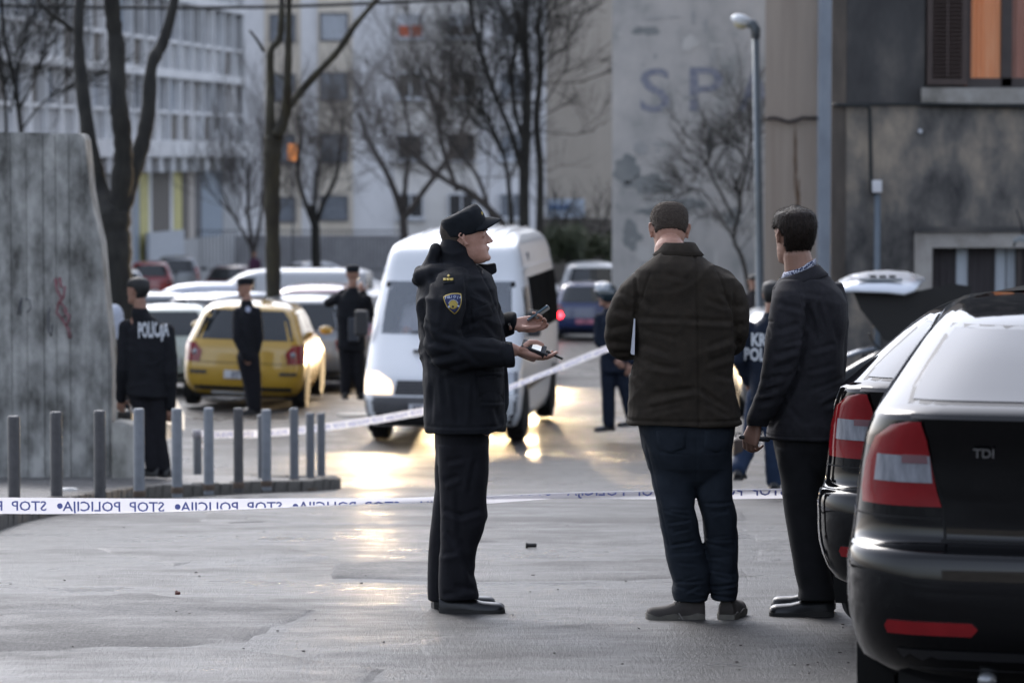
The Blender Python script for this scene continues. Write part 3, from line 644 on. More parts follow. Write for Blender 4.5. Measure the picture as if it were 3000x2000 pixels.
# light stained lower zone
STN = wallmat('stained_render', (.085, .08, .075), (.27, .235, .19), (.15, .14, .13), 1.3, (1, 1, .6), .2)
def irregular_panel(pts, Y, mat, parent, nm, dz=.004):
    mb = MB(); q = [P(x, y, Y) for x, y in pts]; mb.add([(v.x, Y - dz, v.z) for v in q] + [(v.x, Y + .001, v.z) for v in q], [tuple(range(len(q)))] + [(i, (i + 1) % len(q), (i + 1) % len(q) + len(q), i + len(q)) for i in range(len(q))]); return mb.build(nm, mat, parent, world=True)
0 and irregular_panel([(2482, 322), (2530, 316), (2700, 312), (2880, 318), (3170, 322), (3170, 560), (3040, 600), (2900, 520), (2790, 470), (2690, 520), (2600, 600), (2555, 760), (2482, 900)], YD, STN, dh, 'stained_zone')
# louvred shutter
sh0, _ = pxz(2716, 0, YD); sh1, _ = pxz(2834, 0, YD); SHM = M('shutter_brown', (.055, .036, .03), .6, var=.25, scale=8); mb = MB()
mb.box(sh0, sh0 + .07, YD - .06, YD - .01, wz0 + .02, wz1); mb.box(sh1 - .07, sh1, YD - .06, YD - .01, wz0 + .02, wz1); mb.box(sh0 + .07, sh1 - .07, YD - .06, YD - .01, wz0 + .02, wz0 + .1); s_ = mb.build('shutter', SHM, dh, world=True)
mb = MB(); xm = (sh0 + sh1) / 2; mb.box(xm - .012, xm + .012, YD - .075, YD - .062, wz0 + .12, wz1); mb.build('tilt_rod', SHM, s_, world=True)
mb = MB(); c_ = (sh0 + sh1) / 2; hw = (sh1 - sh0) / 2 - .075; mb.obox((0, 0, 0), (hw, 0, 0), (0, .022, -.016), (0, .006, .008)); lv = mb.build('slat', SHM, s_, world=False)
zz = wz0 + .13; first = True
while zz < wz1 - .05:
    o = lv if first else lv.copy()
    if not first: COL.objects.link(o)
    first = False; o.location = Vector((c_, YD - .04, zz)) - oloc(s_); zz += .052
mb = MB(); mb.box(sh0 + .07, sh1 - .07, YD - .012, YD - .008, wz0 + .1, wz1); mb.build('shutter_back', FRD, s_, world=True)
# window: dark frames, orange curtains
fx0, _ = pxz(2836, 0, YD); mb = MB(); fr = thing('x', '', '', (0, 0, 0)); bpy.data.objects.remove(fr)
mb.box(fx0, fx0 + .05, YD + .05, YD + .13, wz0 + .001, wz1); a = P(2938, 0, YD).x; mb.box(a, a + .13, YD + .05, YD + .13, wz0 + .001, wz1); mb.box(fx0 + .05, wx1, YD + .05, YD + .13, wz0 + .001, wz0 + .11)
wn = mb.build('window', FRD, dh, world=True)
OR1 = M('curtain_orange', (.62, .20, .05), .9, var=.35, scale=2.2, stretch=(5, 1, .3), col2=(.68, .38, .20), contrast=.16, emis=(.9, .3, .08), estr=.05); OR2 = M('curtain_rust', (.30, .10, .05), .9, var=.3, scale=3, stretch=(5, 1, .25), col2=(.42, .22, .17), emis=(.7, .25, .1), estr=.01)  # faint emission puts a glow into both curtain colours
mb = MB(); n = 30; b_ = a; pts = [[(fx0 + (b_ - fx0) * i / n, YD + .16 + .02 * math.sin(i * 1.7), z) for i in range(n + 1)] for z in (wz0, wz1)]; mb.grid(pts); mb.build('curtain', OR1, wn, world=True, smooth=True)
mb = MB(); pts = [[(a + .1 + (wx1 - a) * i / n, YD + .16 + .02 * math.sin(i * 1.3), z) for i in range(n + 1)] for z in (wz0, wz1)]; mb.grid(pts); mb.build('curtain', OR2, wn, world=True, smooth=True)
mb = MB(); mb.box(fx0 + .05, a, YD + .09, YD + .10, wz0 + .11, wz1); mb.box(a + .13, wx1, YD + .09, YD + .10, wz0 + .11, wz1); mb.build('pane', M('clear_pane', (.3, .33, .36), .03, var=0, spec=.5, alpha=.08), wn, world=True)
# sill
SILL = wallmat('sill_stone', (.16, .15, .13), (.38, .37, .35), (.28, .265, .24), 2.5, (1, 1, 1), .3)
a0 = P(2698, 258, YD); a1 = P(3150, 304, YD); mb = MB(); mb.box(a0.x, a1.x, YD - .10, YD - .001, a1.z, a0.z); mb.build('window_sill', SILL, dh, world=True)
# cable, bend, meter box, pipe
CBL = M('cable_black', (.012, .014, .014), .6, var=0)
mb = MB(); mb.tube([P(x, y, YD - .1) for x, y in [(2437, 308), (2500, 307), (2600, 306), (2720, 305), (2800, 307), (2900, 309), (3100, 312)]], .022, 8); mb.build('cable', CBL, dh, world=True, smooth=True)
mb = MB(); mb.tube([P(x, y, YD - .13) for x, y in [(2470, 309), (2535, 308), (2548, 320), (2550, 420), (2552, 540), (2556, 566), (2575, 570)]], .026, 8); mb.build('drop_cable', CBL, dh, world=True, smooth=True)
a = P(2556, 528, YD - .2); b = P(2584, 565, YD - .2); mb = MB(); mb.box(a.x, b.x, YD - .2, YD - .02, b.z, a.z); mb.build('meter_box', M('box_white', (.60, .60, .62), .4, var=.05), dh, world=True, bevel=.015)
q = P(2571, 570, YD - .12); mb = MB(); mb.tube([Vector((q.x, YD - .12, q.z)), Vector((q.x + .0, YD - .12, gz(YD)))], .042, 12); mb.build('conduit_pipe', M('pipe_blue', (.11, .135, .16), .5, var=.1), dh, world=True, smooth=True)
mb = MB(); q = P(2696, 385, YD - .03); mb.ell(q, .03, .02, .03, 8); mb.build('wall_hook', FRW, dh, world=True, smooth=True)
# basement window surround, mullions, curtains
SUR = wallmat('surround_stone', (.20, .185, .165), (.42, .40, .37), (.33, .31, .285), 2.2, (1, 1, 1), .3)
a = P(2678, 676, YD); mb = MB(); mb.box(a.x, bx0, YD - .05, YD - .002, zb, a.z); mb.box(bx0, bx1, YD - .05, YD - .002, bz1, a.z); mb.build('window_surround', SUR, dh, world=True, bevel=.006)
mb = MB(); a = P(2678, 672, YD); mb.box(a.x - .02, bx1, YD - .09, YD - .051, P(0, 680, YD).z, P(0, 664, YD).z); mb.build('surround_lip', DK, dh, world=True)
bw_ = MB()
for x in (2730, 2990): a = P(x, 0, YD).x; bw_.box(a, a + .06, YD + .1, YD + .16, bz0, bz1)
wn = bw_.build('window', FRD, dh, world=True)
CW = M('curtain_white', (.48, .52, .56), .8, var=.2, scale=4, stretch=(6, 1, .3)); CDK = M('curtain_dark', (.035, .03, .032), .8, var=.3, scale=6, stretch=(6, 1, .3))
for (xa, xb, m_) in [(2736, 2812, CDK), (2814, 2847, CW), (2849, 2928, CDK), (2930, 2960, CW), (2964, 2988, CW), (3000, 3150, CDK)]:
    a, b = P(xa, 0, YD).x, P(xb, 0, YD).x; mb = MB(); n = 12; mb.grid([[(a + (b - a) * i / n, YD + .22 + .015 * math.sin(i * 2), z) for i in range(n + 1)] for z in (bz0, bz1)]); mb.build('curtain', m_, wn, world=True, smooth=True)
# --- overhead cable
mb = MB(); mb.tube([P(x, y, 60) for x, y in [(-200, 8), (0, 17), (200, 21), (530, 24), (800, 21), (1000, 14), (1250, 3), (1420, -6), (1700, -25)]], .032, 6)
mb.build('overhead_cable', CBL, smooth=True, label='black overhead cable sagging across the top left of the street', cat='cable')

# ================================================================ street lamp
YL = 48; LM = M('lamp_metal', (.13, .15, .165), .45, metal=.4, var=.1)
b0 = P(2232, 1168, YL); b0.z = gz(YL); tp = P(2214, 92, YL)
tl = thing('street_lamp', 'grey steel street lamp with a white bulbous head before the lettered wall', 'street lamp', b0)
mb = MB(); mb.tube([b0, b0.lerp(tp, .12), b0.lerp(tp, .121), b0.lerp(tp, .5), tp], [.085, .082, .068, .060, .052], 18); mb.build('pole', LM, tl, world=True, smooth=True)
mb = MB(); mb.tube([tp + Vector((0, 0, -.1)), tp + Vector((0, 0, .02)), P(2205, 72, YL), P(2185, 66, YL)], [.065, .075, .075, .06], 14); mb.build('bracket', LM, tl, world=True, smooth=True)
R = Matrix.Rotation(rad(14), 3, 'Y')
mb = MB(); mb.ell(P(2172, 60, YL), .155, .10, .085, 16, R); mb.build('lamp_head', M('lamp_white', (.75, .78, .80), .3, var=.05, coat=.3), tl, world=True, smooth=True)
mb = MB(); mb.ell(P(2170, 72, YL), .10, .075, .07, 14, R); mb.build('lamp_bowl', M('lamp_bowl', (.55, .5, .32), .2, var=.05, coat=.4), tl, world=True, smooth=True)

# ================================================================ trees
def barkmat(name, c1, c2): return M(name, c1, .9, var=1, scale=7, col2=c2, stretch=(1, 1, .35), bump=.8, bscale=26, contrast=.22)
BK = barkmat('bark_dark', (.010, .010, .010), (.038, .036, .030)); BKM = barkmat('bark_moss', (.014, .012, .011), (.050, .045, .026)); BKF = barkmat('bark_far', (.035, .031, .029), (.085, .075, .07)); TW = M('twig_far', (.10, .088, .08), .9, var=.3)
def twigs(mb, p, d, L, r, depth, rn, nch=4, spread=.55, up=.15, n=4, flat=1.):
    segs = 3 if depth > 0 else 2; pts = [p]; dd = Vector(d); cur = Vector(p); dirs = []
    for i in range(segs):
        dd = (dd + Vector((rn.gauss(0, .13), rn.gauss(0, .13) * flat, rn.gauss(0, .1) + up * .3))).normalized(); cur = cur + dd * (L / segs); pts.append(cur.copy()); dirs.append(dd.copy())
    mb.tube(pts, [r * (1 - .45 * i / segs) for i in range(segs + 1)], n, caps=False)
    if depth <= 0: return
    for k in range(nch):
        t = rn.uniform(.3, 1); i = min(segs - 1, int(t * segs)); q = pts[i].lerp(pts[i + 1], t * segs - i); b_ = dirs[i]
        v = (b_ + Vector((rn.gauss(0, spread), rn.gauss(0, spread) * flat, rn.gauss(0, spread * .7) + up))).normalized()
        twigs(mb, q, v, L * rn.uniform(.5, .75), r * .55, depth - 1, rn, nch, spread, up, max(3, n - 1), flat)
def tree(label, Y, base_px, limbs, twig, bark=BK, twm=None, seed=1, name='bare_tree', depth=3, nch=4, L=1.4, knots=0, n=12, spread=.55, group=None, rt=.02, first=.35, up=.15):
    rn = random.Random(seed); b = P(base_px[0], base_px[1], Y); b.z = gz(Y) - .05
    t = thing(name, label, 'tree', b, group=group); s = Y / F
    for i, (pts, rs) in enumerate(limbs):
        W3 = []; rr_ = []
        q = [P(x, y, Y, rn.uniform(-.1, .1) + (k * (.12 if i % 2 else -.1) if i else 0)) for k, (x, y) in enumerate(pts)]
        if i == 0: q[0].z = gz(Y) - .1
        # smooth interpolation
        for k in range(len(q) - 1):
            p0 = q[max(k - 1, 0)]; p1 = q[k]; p2 = q[k + 1]; p3 = q[min(k + 2, len(q) - 1)]
            for j in range(5):
                u = j / 5; v = .5 * ((2 * p1) + (-p0 + p2) * u + (2 * p0 - 5 * p1 + 4 * p2 - p3) * u * u + (-p0 + 3 * p1 - 3 * p2 + p3) * u ** 3)
                W3.append(v); rr_.append((rs[k] * (1 - u) + rs[k + 1] * u) * s * (1 + (rn.uniform(-.1, .14) if knots else rn.uniform(-.04, .04))))
        W3.append(q[-1]); rr_.append(rs[-1] * s)
        mb = MB(); mb.tube(W3, rr_, n); mb.build('trunk' if i == 0 else 'limb', bark, t, world=True, smooth=True)
        if twig:
            cm = MB(); m = len(W3)
            for k in range(int(twig)):
                f = rn.uniform(first, 1); j = int(f * (m - 1)); j = min(j, m - 2); d = (W3[j + 1] - W3[j]).normalized()
                d = (d + Vector((rn.gauss(0, .8), rn.gauss(0, .5), rn.gauss(.15, .5)))).normalized()
                twigs(cm, W3[j], d, L * rn.uniform(.6, 1.3), rt * rn.uniform(.7, 1.3), depth, rn, nch, spread, up)
            if cm.v: cm.build('twigs', twm or TW, t, world=True, smooth=True, kind='stuff')
    return t
tree('thick pollarded tree forking into three dark stems behind the concrete wall', 46, (345, 1170),
     [([(345, 1190), (345, 900), (343, 780), (335, 690), (330, 620)], [44, 42, 42, 46, 52]),
      ([(330, 640), (290, 560), (262, 450), (235, 300), (218, 180), (212, 60), (216, -60)], [30, 28, 22, 20, 16, 14, 13]),
      ([(345, 620), (362, 500), (365, 400), (357, 300), (350, 150), (342, 60), (338, -60)], [34, 30, 26, 25, 26, 22, 20]),
      ([(345, 640), (375, 540), (405, 440), (425, 330), (433, 190), (462, 120), (490, 20), (500, -60)], [30, 26, 24, 21, 18, 17, 14, 12]),
      ([(212, 90), (190, 70), (160, 45), (130, 15), (110, -30)], [8, 7, 6, 5, 4])], 0, bark=BK, seed=3, knots=1, n=16)
tree('pollarded tree with one long limb reaching up right over the car park', 52, (800, 1050),
     [([(800, 1060), (800, 850), (798, 700), (796, 560), (797, 470), (800, 400)], [24, 23, 22, 23, 27, 26]),
      ([(797, 430), (790, 340), (789, 250), (788, 150), (812, 110), (818, 40), (815, -40)], [20, 15, 12, 10, 11, 10, 8]),
      ([(812, 400), (838, 330), (845, 250), (848, 130), (850, 40), (852, -30)], [19, 15, 12, 10, 9, 8]),
      ([(840, 320), (880, 265), (930, 210), (985, 150), (1030, 80), (1060, 40), (1100, -10), (1140, -50)], [14, 12, 10, 10, 9, 8, 7, 6]),
      ([(772, 150), (755, 120), (735, 92)], [5, 4, 3]), ([(845, 245), (820, 225), (803, 210)], [4, 3, 2])], 0, bark=BKM, seed=5, knots=1, n=14)
tree('tall dark bare tree with crowded upright stems behind the van roof', 92, (1545, 760),
     [([(1540, 780), (1535, 600), (1540, 420), (1545, 250), (1538, 100), (1545, -60)], [17, 16, 15, 13, 11, 8]),
      ([(1580, 700), (1583, 500), (1572, 350), (1585, 200), (1578, 80), (1590, -40)], [12, 11, 10, 9, 8, 6]),
      ([(1535, 520), (1500, 400), (1460, 300), (1415, 180), (1385, 60), (1370, -50)], [9, 8, 7, 6, 5, 4]),
      ([(1540, 430), (1510, 330), (1500, 200), (1520, 60), (1480, -40)], [8, 7, 6, 5, 4]),
      ([(1500, 700), (1495, 600), (1480, 470), (1440, 370), (1400, 300)], [9, 8, 6, 5, 4])], 18, bark=BK, twm=BK, seed=8, depth=3, nch=4, L=1.7, rt=.026, spread=.5)
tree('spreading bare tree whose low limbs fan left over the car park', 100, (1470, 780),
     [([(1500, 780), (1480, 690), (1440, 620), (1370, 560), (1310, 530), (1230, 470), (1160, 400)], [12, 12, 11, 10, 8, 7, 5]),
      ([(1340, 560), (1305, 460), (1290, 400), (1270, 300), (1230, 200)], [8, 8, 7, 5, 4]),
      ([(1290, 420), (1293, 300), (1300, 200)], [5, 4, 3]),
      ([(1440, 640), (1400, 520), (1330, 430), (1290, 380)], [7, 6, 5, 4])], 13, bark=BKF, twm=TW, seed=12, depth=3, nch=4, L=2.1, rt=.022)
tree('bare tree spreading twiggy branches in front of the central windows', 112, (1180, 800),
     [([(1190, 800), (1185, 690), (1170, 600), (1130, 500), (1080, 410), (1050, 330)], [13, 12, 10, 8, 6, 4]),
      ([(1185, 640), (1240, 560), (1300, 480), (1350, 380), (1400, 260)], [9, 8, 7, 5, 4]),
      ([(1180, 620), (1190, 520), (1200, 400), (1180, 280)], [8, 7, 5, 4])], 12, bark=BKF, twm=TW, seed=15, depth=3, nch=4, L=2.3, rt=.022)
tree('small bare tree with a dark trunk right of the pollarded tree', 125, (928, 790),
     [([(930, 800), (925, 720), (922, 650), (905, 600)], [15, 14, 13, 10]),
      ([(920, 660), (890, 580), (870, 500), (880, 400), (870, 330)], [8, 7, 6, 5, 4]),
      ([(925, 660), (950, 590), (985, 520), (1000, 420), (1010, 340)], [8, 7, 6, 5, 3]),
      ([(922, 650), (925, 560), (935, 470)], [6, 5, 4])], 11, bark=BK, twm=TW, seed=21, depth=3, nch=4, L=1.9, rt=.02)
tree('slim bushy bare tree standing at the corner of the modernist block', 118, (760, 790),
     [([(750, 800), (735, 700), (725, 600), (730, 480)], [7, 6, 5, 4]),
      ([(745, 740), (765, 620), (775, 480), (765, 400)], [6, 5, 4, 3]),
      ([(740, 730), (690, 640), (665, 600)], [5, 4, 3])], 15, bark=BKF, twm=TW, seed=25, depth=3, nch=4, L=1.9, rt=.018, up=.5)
tree('thin dark bare tree rising behind the concrete wall at the left edge', 60, (70, 900),
     [([(75, 900), (70, 500), (62, 380), (40, 230), (15, 110), (5, -20)], [8, 8, 7, 7, 6, 5]),
      ([(55, 330), (100, 230), (130, 120), (165, 10)], [4, 3, 3, 2]),
      ([(62, 380), (110, 320), (160, 280), (230, 240)], [3, 3, 2, 1.5]),
      ([(20, 400), (10, 250), (-20, 100)], [5, 4, 3]), ([(30, 330), (60, 180), (80, 60)], [3, 3, 2])], 15, bark=BK, twm=BK, seed=31, depth=2, nch=4, L=1.0, rt=.012)
tree('bare twiggy tree leaning in front of the lettered wall', 72, (2215, 900),
     [([(2225, 900), (2180, 780), (2150, 700), (2170, 600), (2150, 520)], [6, 6, 5, 5, 4]),
      ([(2150, 640), (2110, 560), (2080, 500), (2060, 460)], [4, 4, 3, 2]),
      ([(2165, 590), (2190, 480), (2200, 380), (2190, 300)], [4, 4, 3, 2]),
      ([(2150, 560), (2180, 470), (2140, 420), (2080, 430)], [4, 3, 3, 2]), ([(2190, 560), (2210, 450), (2220, 350)], [4, 3, 2]),
      ([(2160, 720), (2060, 560), (1990, 575)], [3, 2, 2])], 15, bark=BK, twm=BK, seed=37, depth=3, nch=4, L=.75, rt=.010)
# bushes: many small leaves
def bush(label, px, py, Y, rx, ry, rz_, n, mat, seed, name='bush', stems=True):
    rn = random.Random(seed); c = P(px, py, Y); t = thing(name, label, 'bush', (c.x, c.y, gz(Y)))
    mb = MB(); cl = [(rn.uniform(-.7, .7) * rx, rn.uniform(-.7, .7) * ry, rn.uniform(-.6, .7) * rz_, rn.uniform(.25, .5)) for _ in range(14)]
    for i in range(n):
        x, y, z, r = rn.choice(cl); v = Vector((rn.gauss(0, 1), rn.gauss(0, 1), rn.gauss(0, 1))).normalized() * (rn.random() ** .4) * r * min(rx, rz_) * 1.3
        q = Vector((c.x + x, c.y + y, c.z + z)) + v; a = Vector((rn.gauss(0, 1), rn.gauss(0, 1), rn.gauss(0, 1))).normalized(); b = a.orthogonal().normalized(); s = rn.uniform(.04, .09)
        mb.add([q - a * s, q + b * s * .5, q + a * s, q - b * s * .5], [(0, 1, 2, 3)])
    mb.build('foliage', mat, t, world=True)
    sm = MB()
    for i in range(7): sm.tube([Vector((c.x + rn.uniform(-.3, .3) * rx, c.y, gz(Y) - .1)), Vector((c.x + rn.uniform(-.7, .7) * rx, c.y + rn.uniform(-.3, .3), c.z + rn.uniform(-.3, .6) * rz_))], [.03, .012], 5)
    sm.build('stems', BK, t, world=True)
EV = M('leaf_evergreen', (.018, .028, .014), .7, var=.5, scale=2, col2=(.05, .065, .03)); EV2 = M('leaf_olive', (.04, .05, .025), .7, var=.4, scale=2)
bush('dark evergreen bush under the small billboard beyond the van', 1635, 720, 96, .8, .6, .75, 4200, EV, 2)
bush('olive green shrub right of the billboard behind the parked cars', 1745, 735, 98, .7, .6, .5, 2600, EV2, 4)
bush('dark creeper mass at the foot of the beige gable corner', 1785, 740, 100, .25, .5, .9, 1800, EV, 7)
hd = thing('hanging_branches', 'tangle of bare brown branches hanging over the bushes at the gable foot', 'shrub', (P(1700, 690, 99).x, 99, gz(99)))
mb = MB(); rn = random.Random(77)
for i in range(46):
    a = P(rn.uniform(1610, 1790), rn.uniform(650, 770), 99 + rn.uniform(-1, 1)); twigs(mb, a, Vector((rn.gauss(0, .6), 0, rn.gauss(.4, .4))).normalized(), rn.uniform(.5, 1.3), .02, 2, rn, 3)
mb.build('branches', BK, hd, world=True, kind='stuff')
# retaining bank behind the bushes
mb = MB(); a = P(1590, 700, 104); b = P(1800, 700, 104); mb.box(a.x, b.x, 103.8, 104.8, gz(104) - 1, P(0, 640, 104).z); mb.build('retaining_wall', wallmat('retaining', (.07, .068, .065), (.2, .19, .18), (.13, .12, .11), .8, (1, 1, .6), .3), label='dark stained retaining wall below the beige gable behind the bushes', cat='wall')
# ================================================================ vehicles
def interp(z, pts): return float(np.interp(z, [p[0] for p in pts], [p[1] for p in pts]))
class Shell:
    """body made of horizontal rounded-rectangle rings; x across, y forward (rear at y=0), z up"""
    def __init__(s, rear, front, half, zs, r=.22, camr=.06, camf=.10):
        s.rear, s.front, s.half, s.zs, s.r, s.camr, s.camf = rear, front, half, zs, r, camr, camf
    def R(s, z): return interp(z, s.r) if isinstance(s.r, list) else s.r
    def ry(s, x, z, off=0.):
        w = interp(z, s.half); r = min(s.R(z), w * .95); y = interp(z, s.rear); ax = min(abs(x), w); c = s.camr * (ax / w) ** 2
        if ax > w - r: t = (ax - (w - r)) / r; c += r - r * math.sqrt(max(0, 1 - t * t))
        return y + c - off
    def fy(s, x, z, off=0.):
        w = interp(z, s.half); r = min(s.R(z), w * .95); y = interp(z, s.front); ax = min(abs(x), w); c = s.camf * (ax / w) ** 2
        if ax > w - r: t = (ax - (w - r)) / r; c += r - r * math.sqrt(max(0, 1 - t * t))
        return y - c + off
    def sx(s, y, z, off=0.):
        w = interp(z, s.half); r = min(s.R(z), w * .95); y0 = interp(z, s.rear) + s.camr; y1 = interp(z, s.front) - s.camf
        x = w
        if y < y0 + r: t = min(1, (y0 + r - y) / r); x = w - r + r * math.sqrt(max(0, 1 - t * t))
        if y > y1 - r: t = min(1, (y - y1 + r) / r); x = min(x, w - r + r * math.sqrt(max(0, 1 - t * t)))
        return x + off
    def ring(s, z, nx=14, nyy=16, nc=6):
        w = interp(z, s.half); r = min(s.R(z), w * .95); pts = []
        def xs():
            for k in range(nc): yield -(w - r) - r * math.sin(math.pi / 2 * (1 - k / nc))
            for k in range(nx + 1): yield -(w - r) + 2 * (w - r) * k / nx
            for k in range(1, nc + 1): yield (w - r) + r * math.sin(math.pi / 2 * k / nc)
        X = list(xs()); rear = [Vector((x, s.ry(x, z), z)) for x in X]; front = [Vector((x, s.fy(x, z), z)) for x in reversed(X)]
        y0 = rear[-1].y; y1 = front[0].y
        right = [Vector((w, y0 + (y1 - y0) * k / nyy, z)) for k in range(1, nyy)]; y0 = front[-1].y; y1 = rear[0].y
        left = [Vector((-w, y0 + (y1 - y0) * k / nyy, z)) for k in range(1, nyy)]
        return rear + right + front + left
    def mesh(s, skip=None):
        mb = MB(); mb.loft([s.ring(z) for z in s.zs])
        if skip:
            keep = []
            for f in mb.f:
                c = sum((Vector(mb.v[i]) for i in f), Vector()) / len(f)
                if not skip(c): keep.append(f)
            mb.f = keep; mb.mi = [0] * len(keep)
        return mb
    def patch(s, side, rows, off=.006, n=12, th=.02):
        """rows: (z, a0, a1) extents in x (rear/front) or y (left/right)"""
        def pt(a, z, o):
            if side == 'rear': return Vector((a, s.ry(a, z, o), z))
            if side == 'front': return Vector((a, s.fy(a, z, o), z))
            sg = -1 if side == 'left' else 1
            return Vector((sg * s.sx(a, z, o), a, z))
        R2 = []
        for (za, a0, a1), (zb, b0, b1) in zip(rows[:-1], rows[1:]):
            m = max(1, int(abs(zb - za) / .05))
            for k in range(m): u = k / m; R2.append((za + (zb - za) * u, a0 + (b0 - a0) * u, a1 + (b1 - a1) * u))
        R2.append(rows[-1])
        out = [[pt(a0 + (a1 - a0) * j / n, z, off) for j in range(n + 1)] for z, a0, a1 in R2]
        mb = MB(); mb.grid(out)
        inn = [[pt(a0 + (a1 - a0) * j / n, z, off - th) for j in range(n + 1)] for z, a0, a1 in R2]
        for A, B in ((out[0], inn[0]), (out[-1], inn[-1])): mb.grid([A, B])
        mb.grid([[r[0] for r in out], [r[0] for r in inn]]); mb.grid([[r[-1] for r in out], [r[-1] for r in inn]])
        return mb
def paint(name, col, rough=.22, metal=.0, coat=1., spec=.5): return M(name, col, rough, metal, var=.04, scale=1.5, coat=coat, spec=spec)
TYRE = M('tyre_rubber', (.018, .018, .019), .8, var=.2); RIM = M('rim_alloy', (.30, .31, .32), .35, metal=.8, var=.1); BLK = M('trim_black', (.022, .022, .024), .5, var=.1); WELL = M('wheel_well', (.008, .008, .008), .9, var=0)
GLASS = M('car_glass', (.012, .016, .018), .04, var=0, spec=.7, ior=1.6); REDL = M('lamp_red', (.15, .004, .006), .10, var=.5, scale=6, col2=(.25, .008, .012), coat=.3, spec=.5); CLRL = M('lamp_clear', (.10, .11, .13), .18, metal=.3, var=.8, scale=26, col2=(.45, .47, .52), stretch=(1, 1, .25), coat=.6, contrast=.3); PLT = M('plate_white', (.55, .56, .58), .4, var=.05); INK = M('plate_ink', (.03, .03, .06), .6, var=0); CHR = M('chrome', (.55, .56, .58), .12, metal=1, var=0)
BRKON = M('brake_light_on', (.8, .02, .02), .3, var=0, emis=(1, .02, .03), estr=7); HLON = M('headlight_on', (1, .95, .85), .2, var=0, emis=(1, .70, .38), estr=9)
HL = M('headlight_off', (.40, .42, .45), .1, metal=.4, var=.3, scale=12, coat=1.); ORL = M('indicator', (.6, .2, .03), .3, var=0, coat=.5)
def wheel(parent, x, y, r=.31, w=.20, spokes=6):
    sg = 1 if x > 0 else -1
    t = MB(); t.lathe((x - sg * w * .5, y, r), (sg, 0, 0), [(-w / 2, r * .62), (-w / 2, r * .93), (-w * .38, r), (w * .38, r), (w / 2, r * .93), (w / 2, r * .64), (w * .40, r * .62)], 28); wo = t.build('wheel', TYRE, parent, smooth=True, auto=40)
    m = MB(); m.lathe((x - sg * w * .5, y, r), (sg, 0, 0), [(w * .3, r * .63), (w * .45, r * .63), (w * .46, r * .56), (w * .22, r * .54), (w * .2, .01)], 28)
    for k in range(spokes):
        a = 2 * math.pi * k / spokes; c, s_ = math.cos(a), math.sin(a)
        m.obox((x - sg * w * .14, y + c * r * .33, r + s_ * r * .33), (.012, 0, 0), (0, c * r * .25, s_ * r * .25), (0, -s_ * r * .06, c * r * .06))
    m.lathe((x - sg * w * .5, y, r), (sg, 0, 0), [(w * .3, .05), (w * .46, .045), (w * .47, 0)], 12)
    m.build('rim', RIM, wo, smooth=True, auto=40)
def arch(parent, x, y, r, w_body):
    sg = 1 if x > 0 else -1; m = MB(); m.lathe((sg * (w_body - .12), y, r * 1.0), (sg, 0, 0), [(0, r * 1.22), (.125, r * 1.22), (.127, r * 1.18), (.13, 0)], 30); m.v = [(a, b, max(c, .12)) for a, b, c in m.v]; m.build('wheel_arch', WELL, parent, smooth=True, auto=40)
def plate(parent, c, txt, mat=PLT, w=.52, h=.115, face=-1, ink=INK):
    m = MB(); m.box(c[0] - w / 2, c[0] + w / 2, c[1] - .006, c[1] + .006, c[2] - h / 2, c[2] + h / 2); p = m.build('number_plate', mat, parent, bevel=.004)
    if txt:
        v, f = text_mesh(txt, h * .66, .004); mx = max(a for a, b in v); s_ = min(1, w * .88 / mx); m = MB()
        m.add([((c[0] + (a * s_ - mx * s_ / 2) * (-face)), c[1] + face * .009, c[2] - h * .33 + b) for a, b in v], f); m.build('lettering', ink, p)
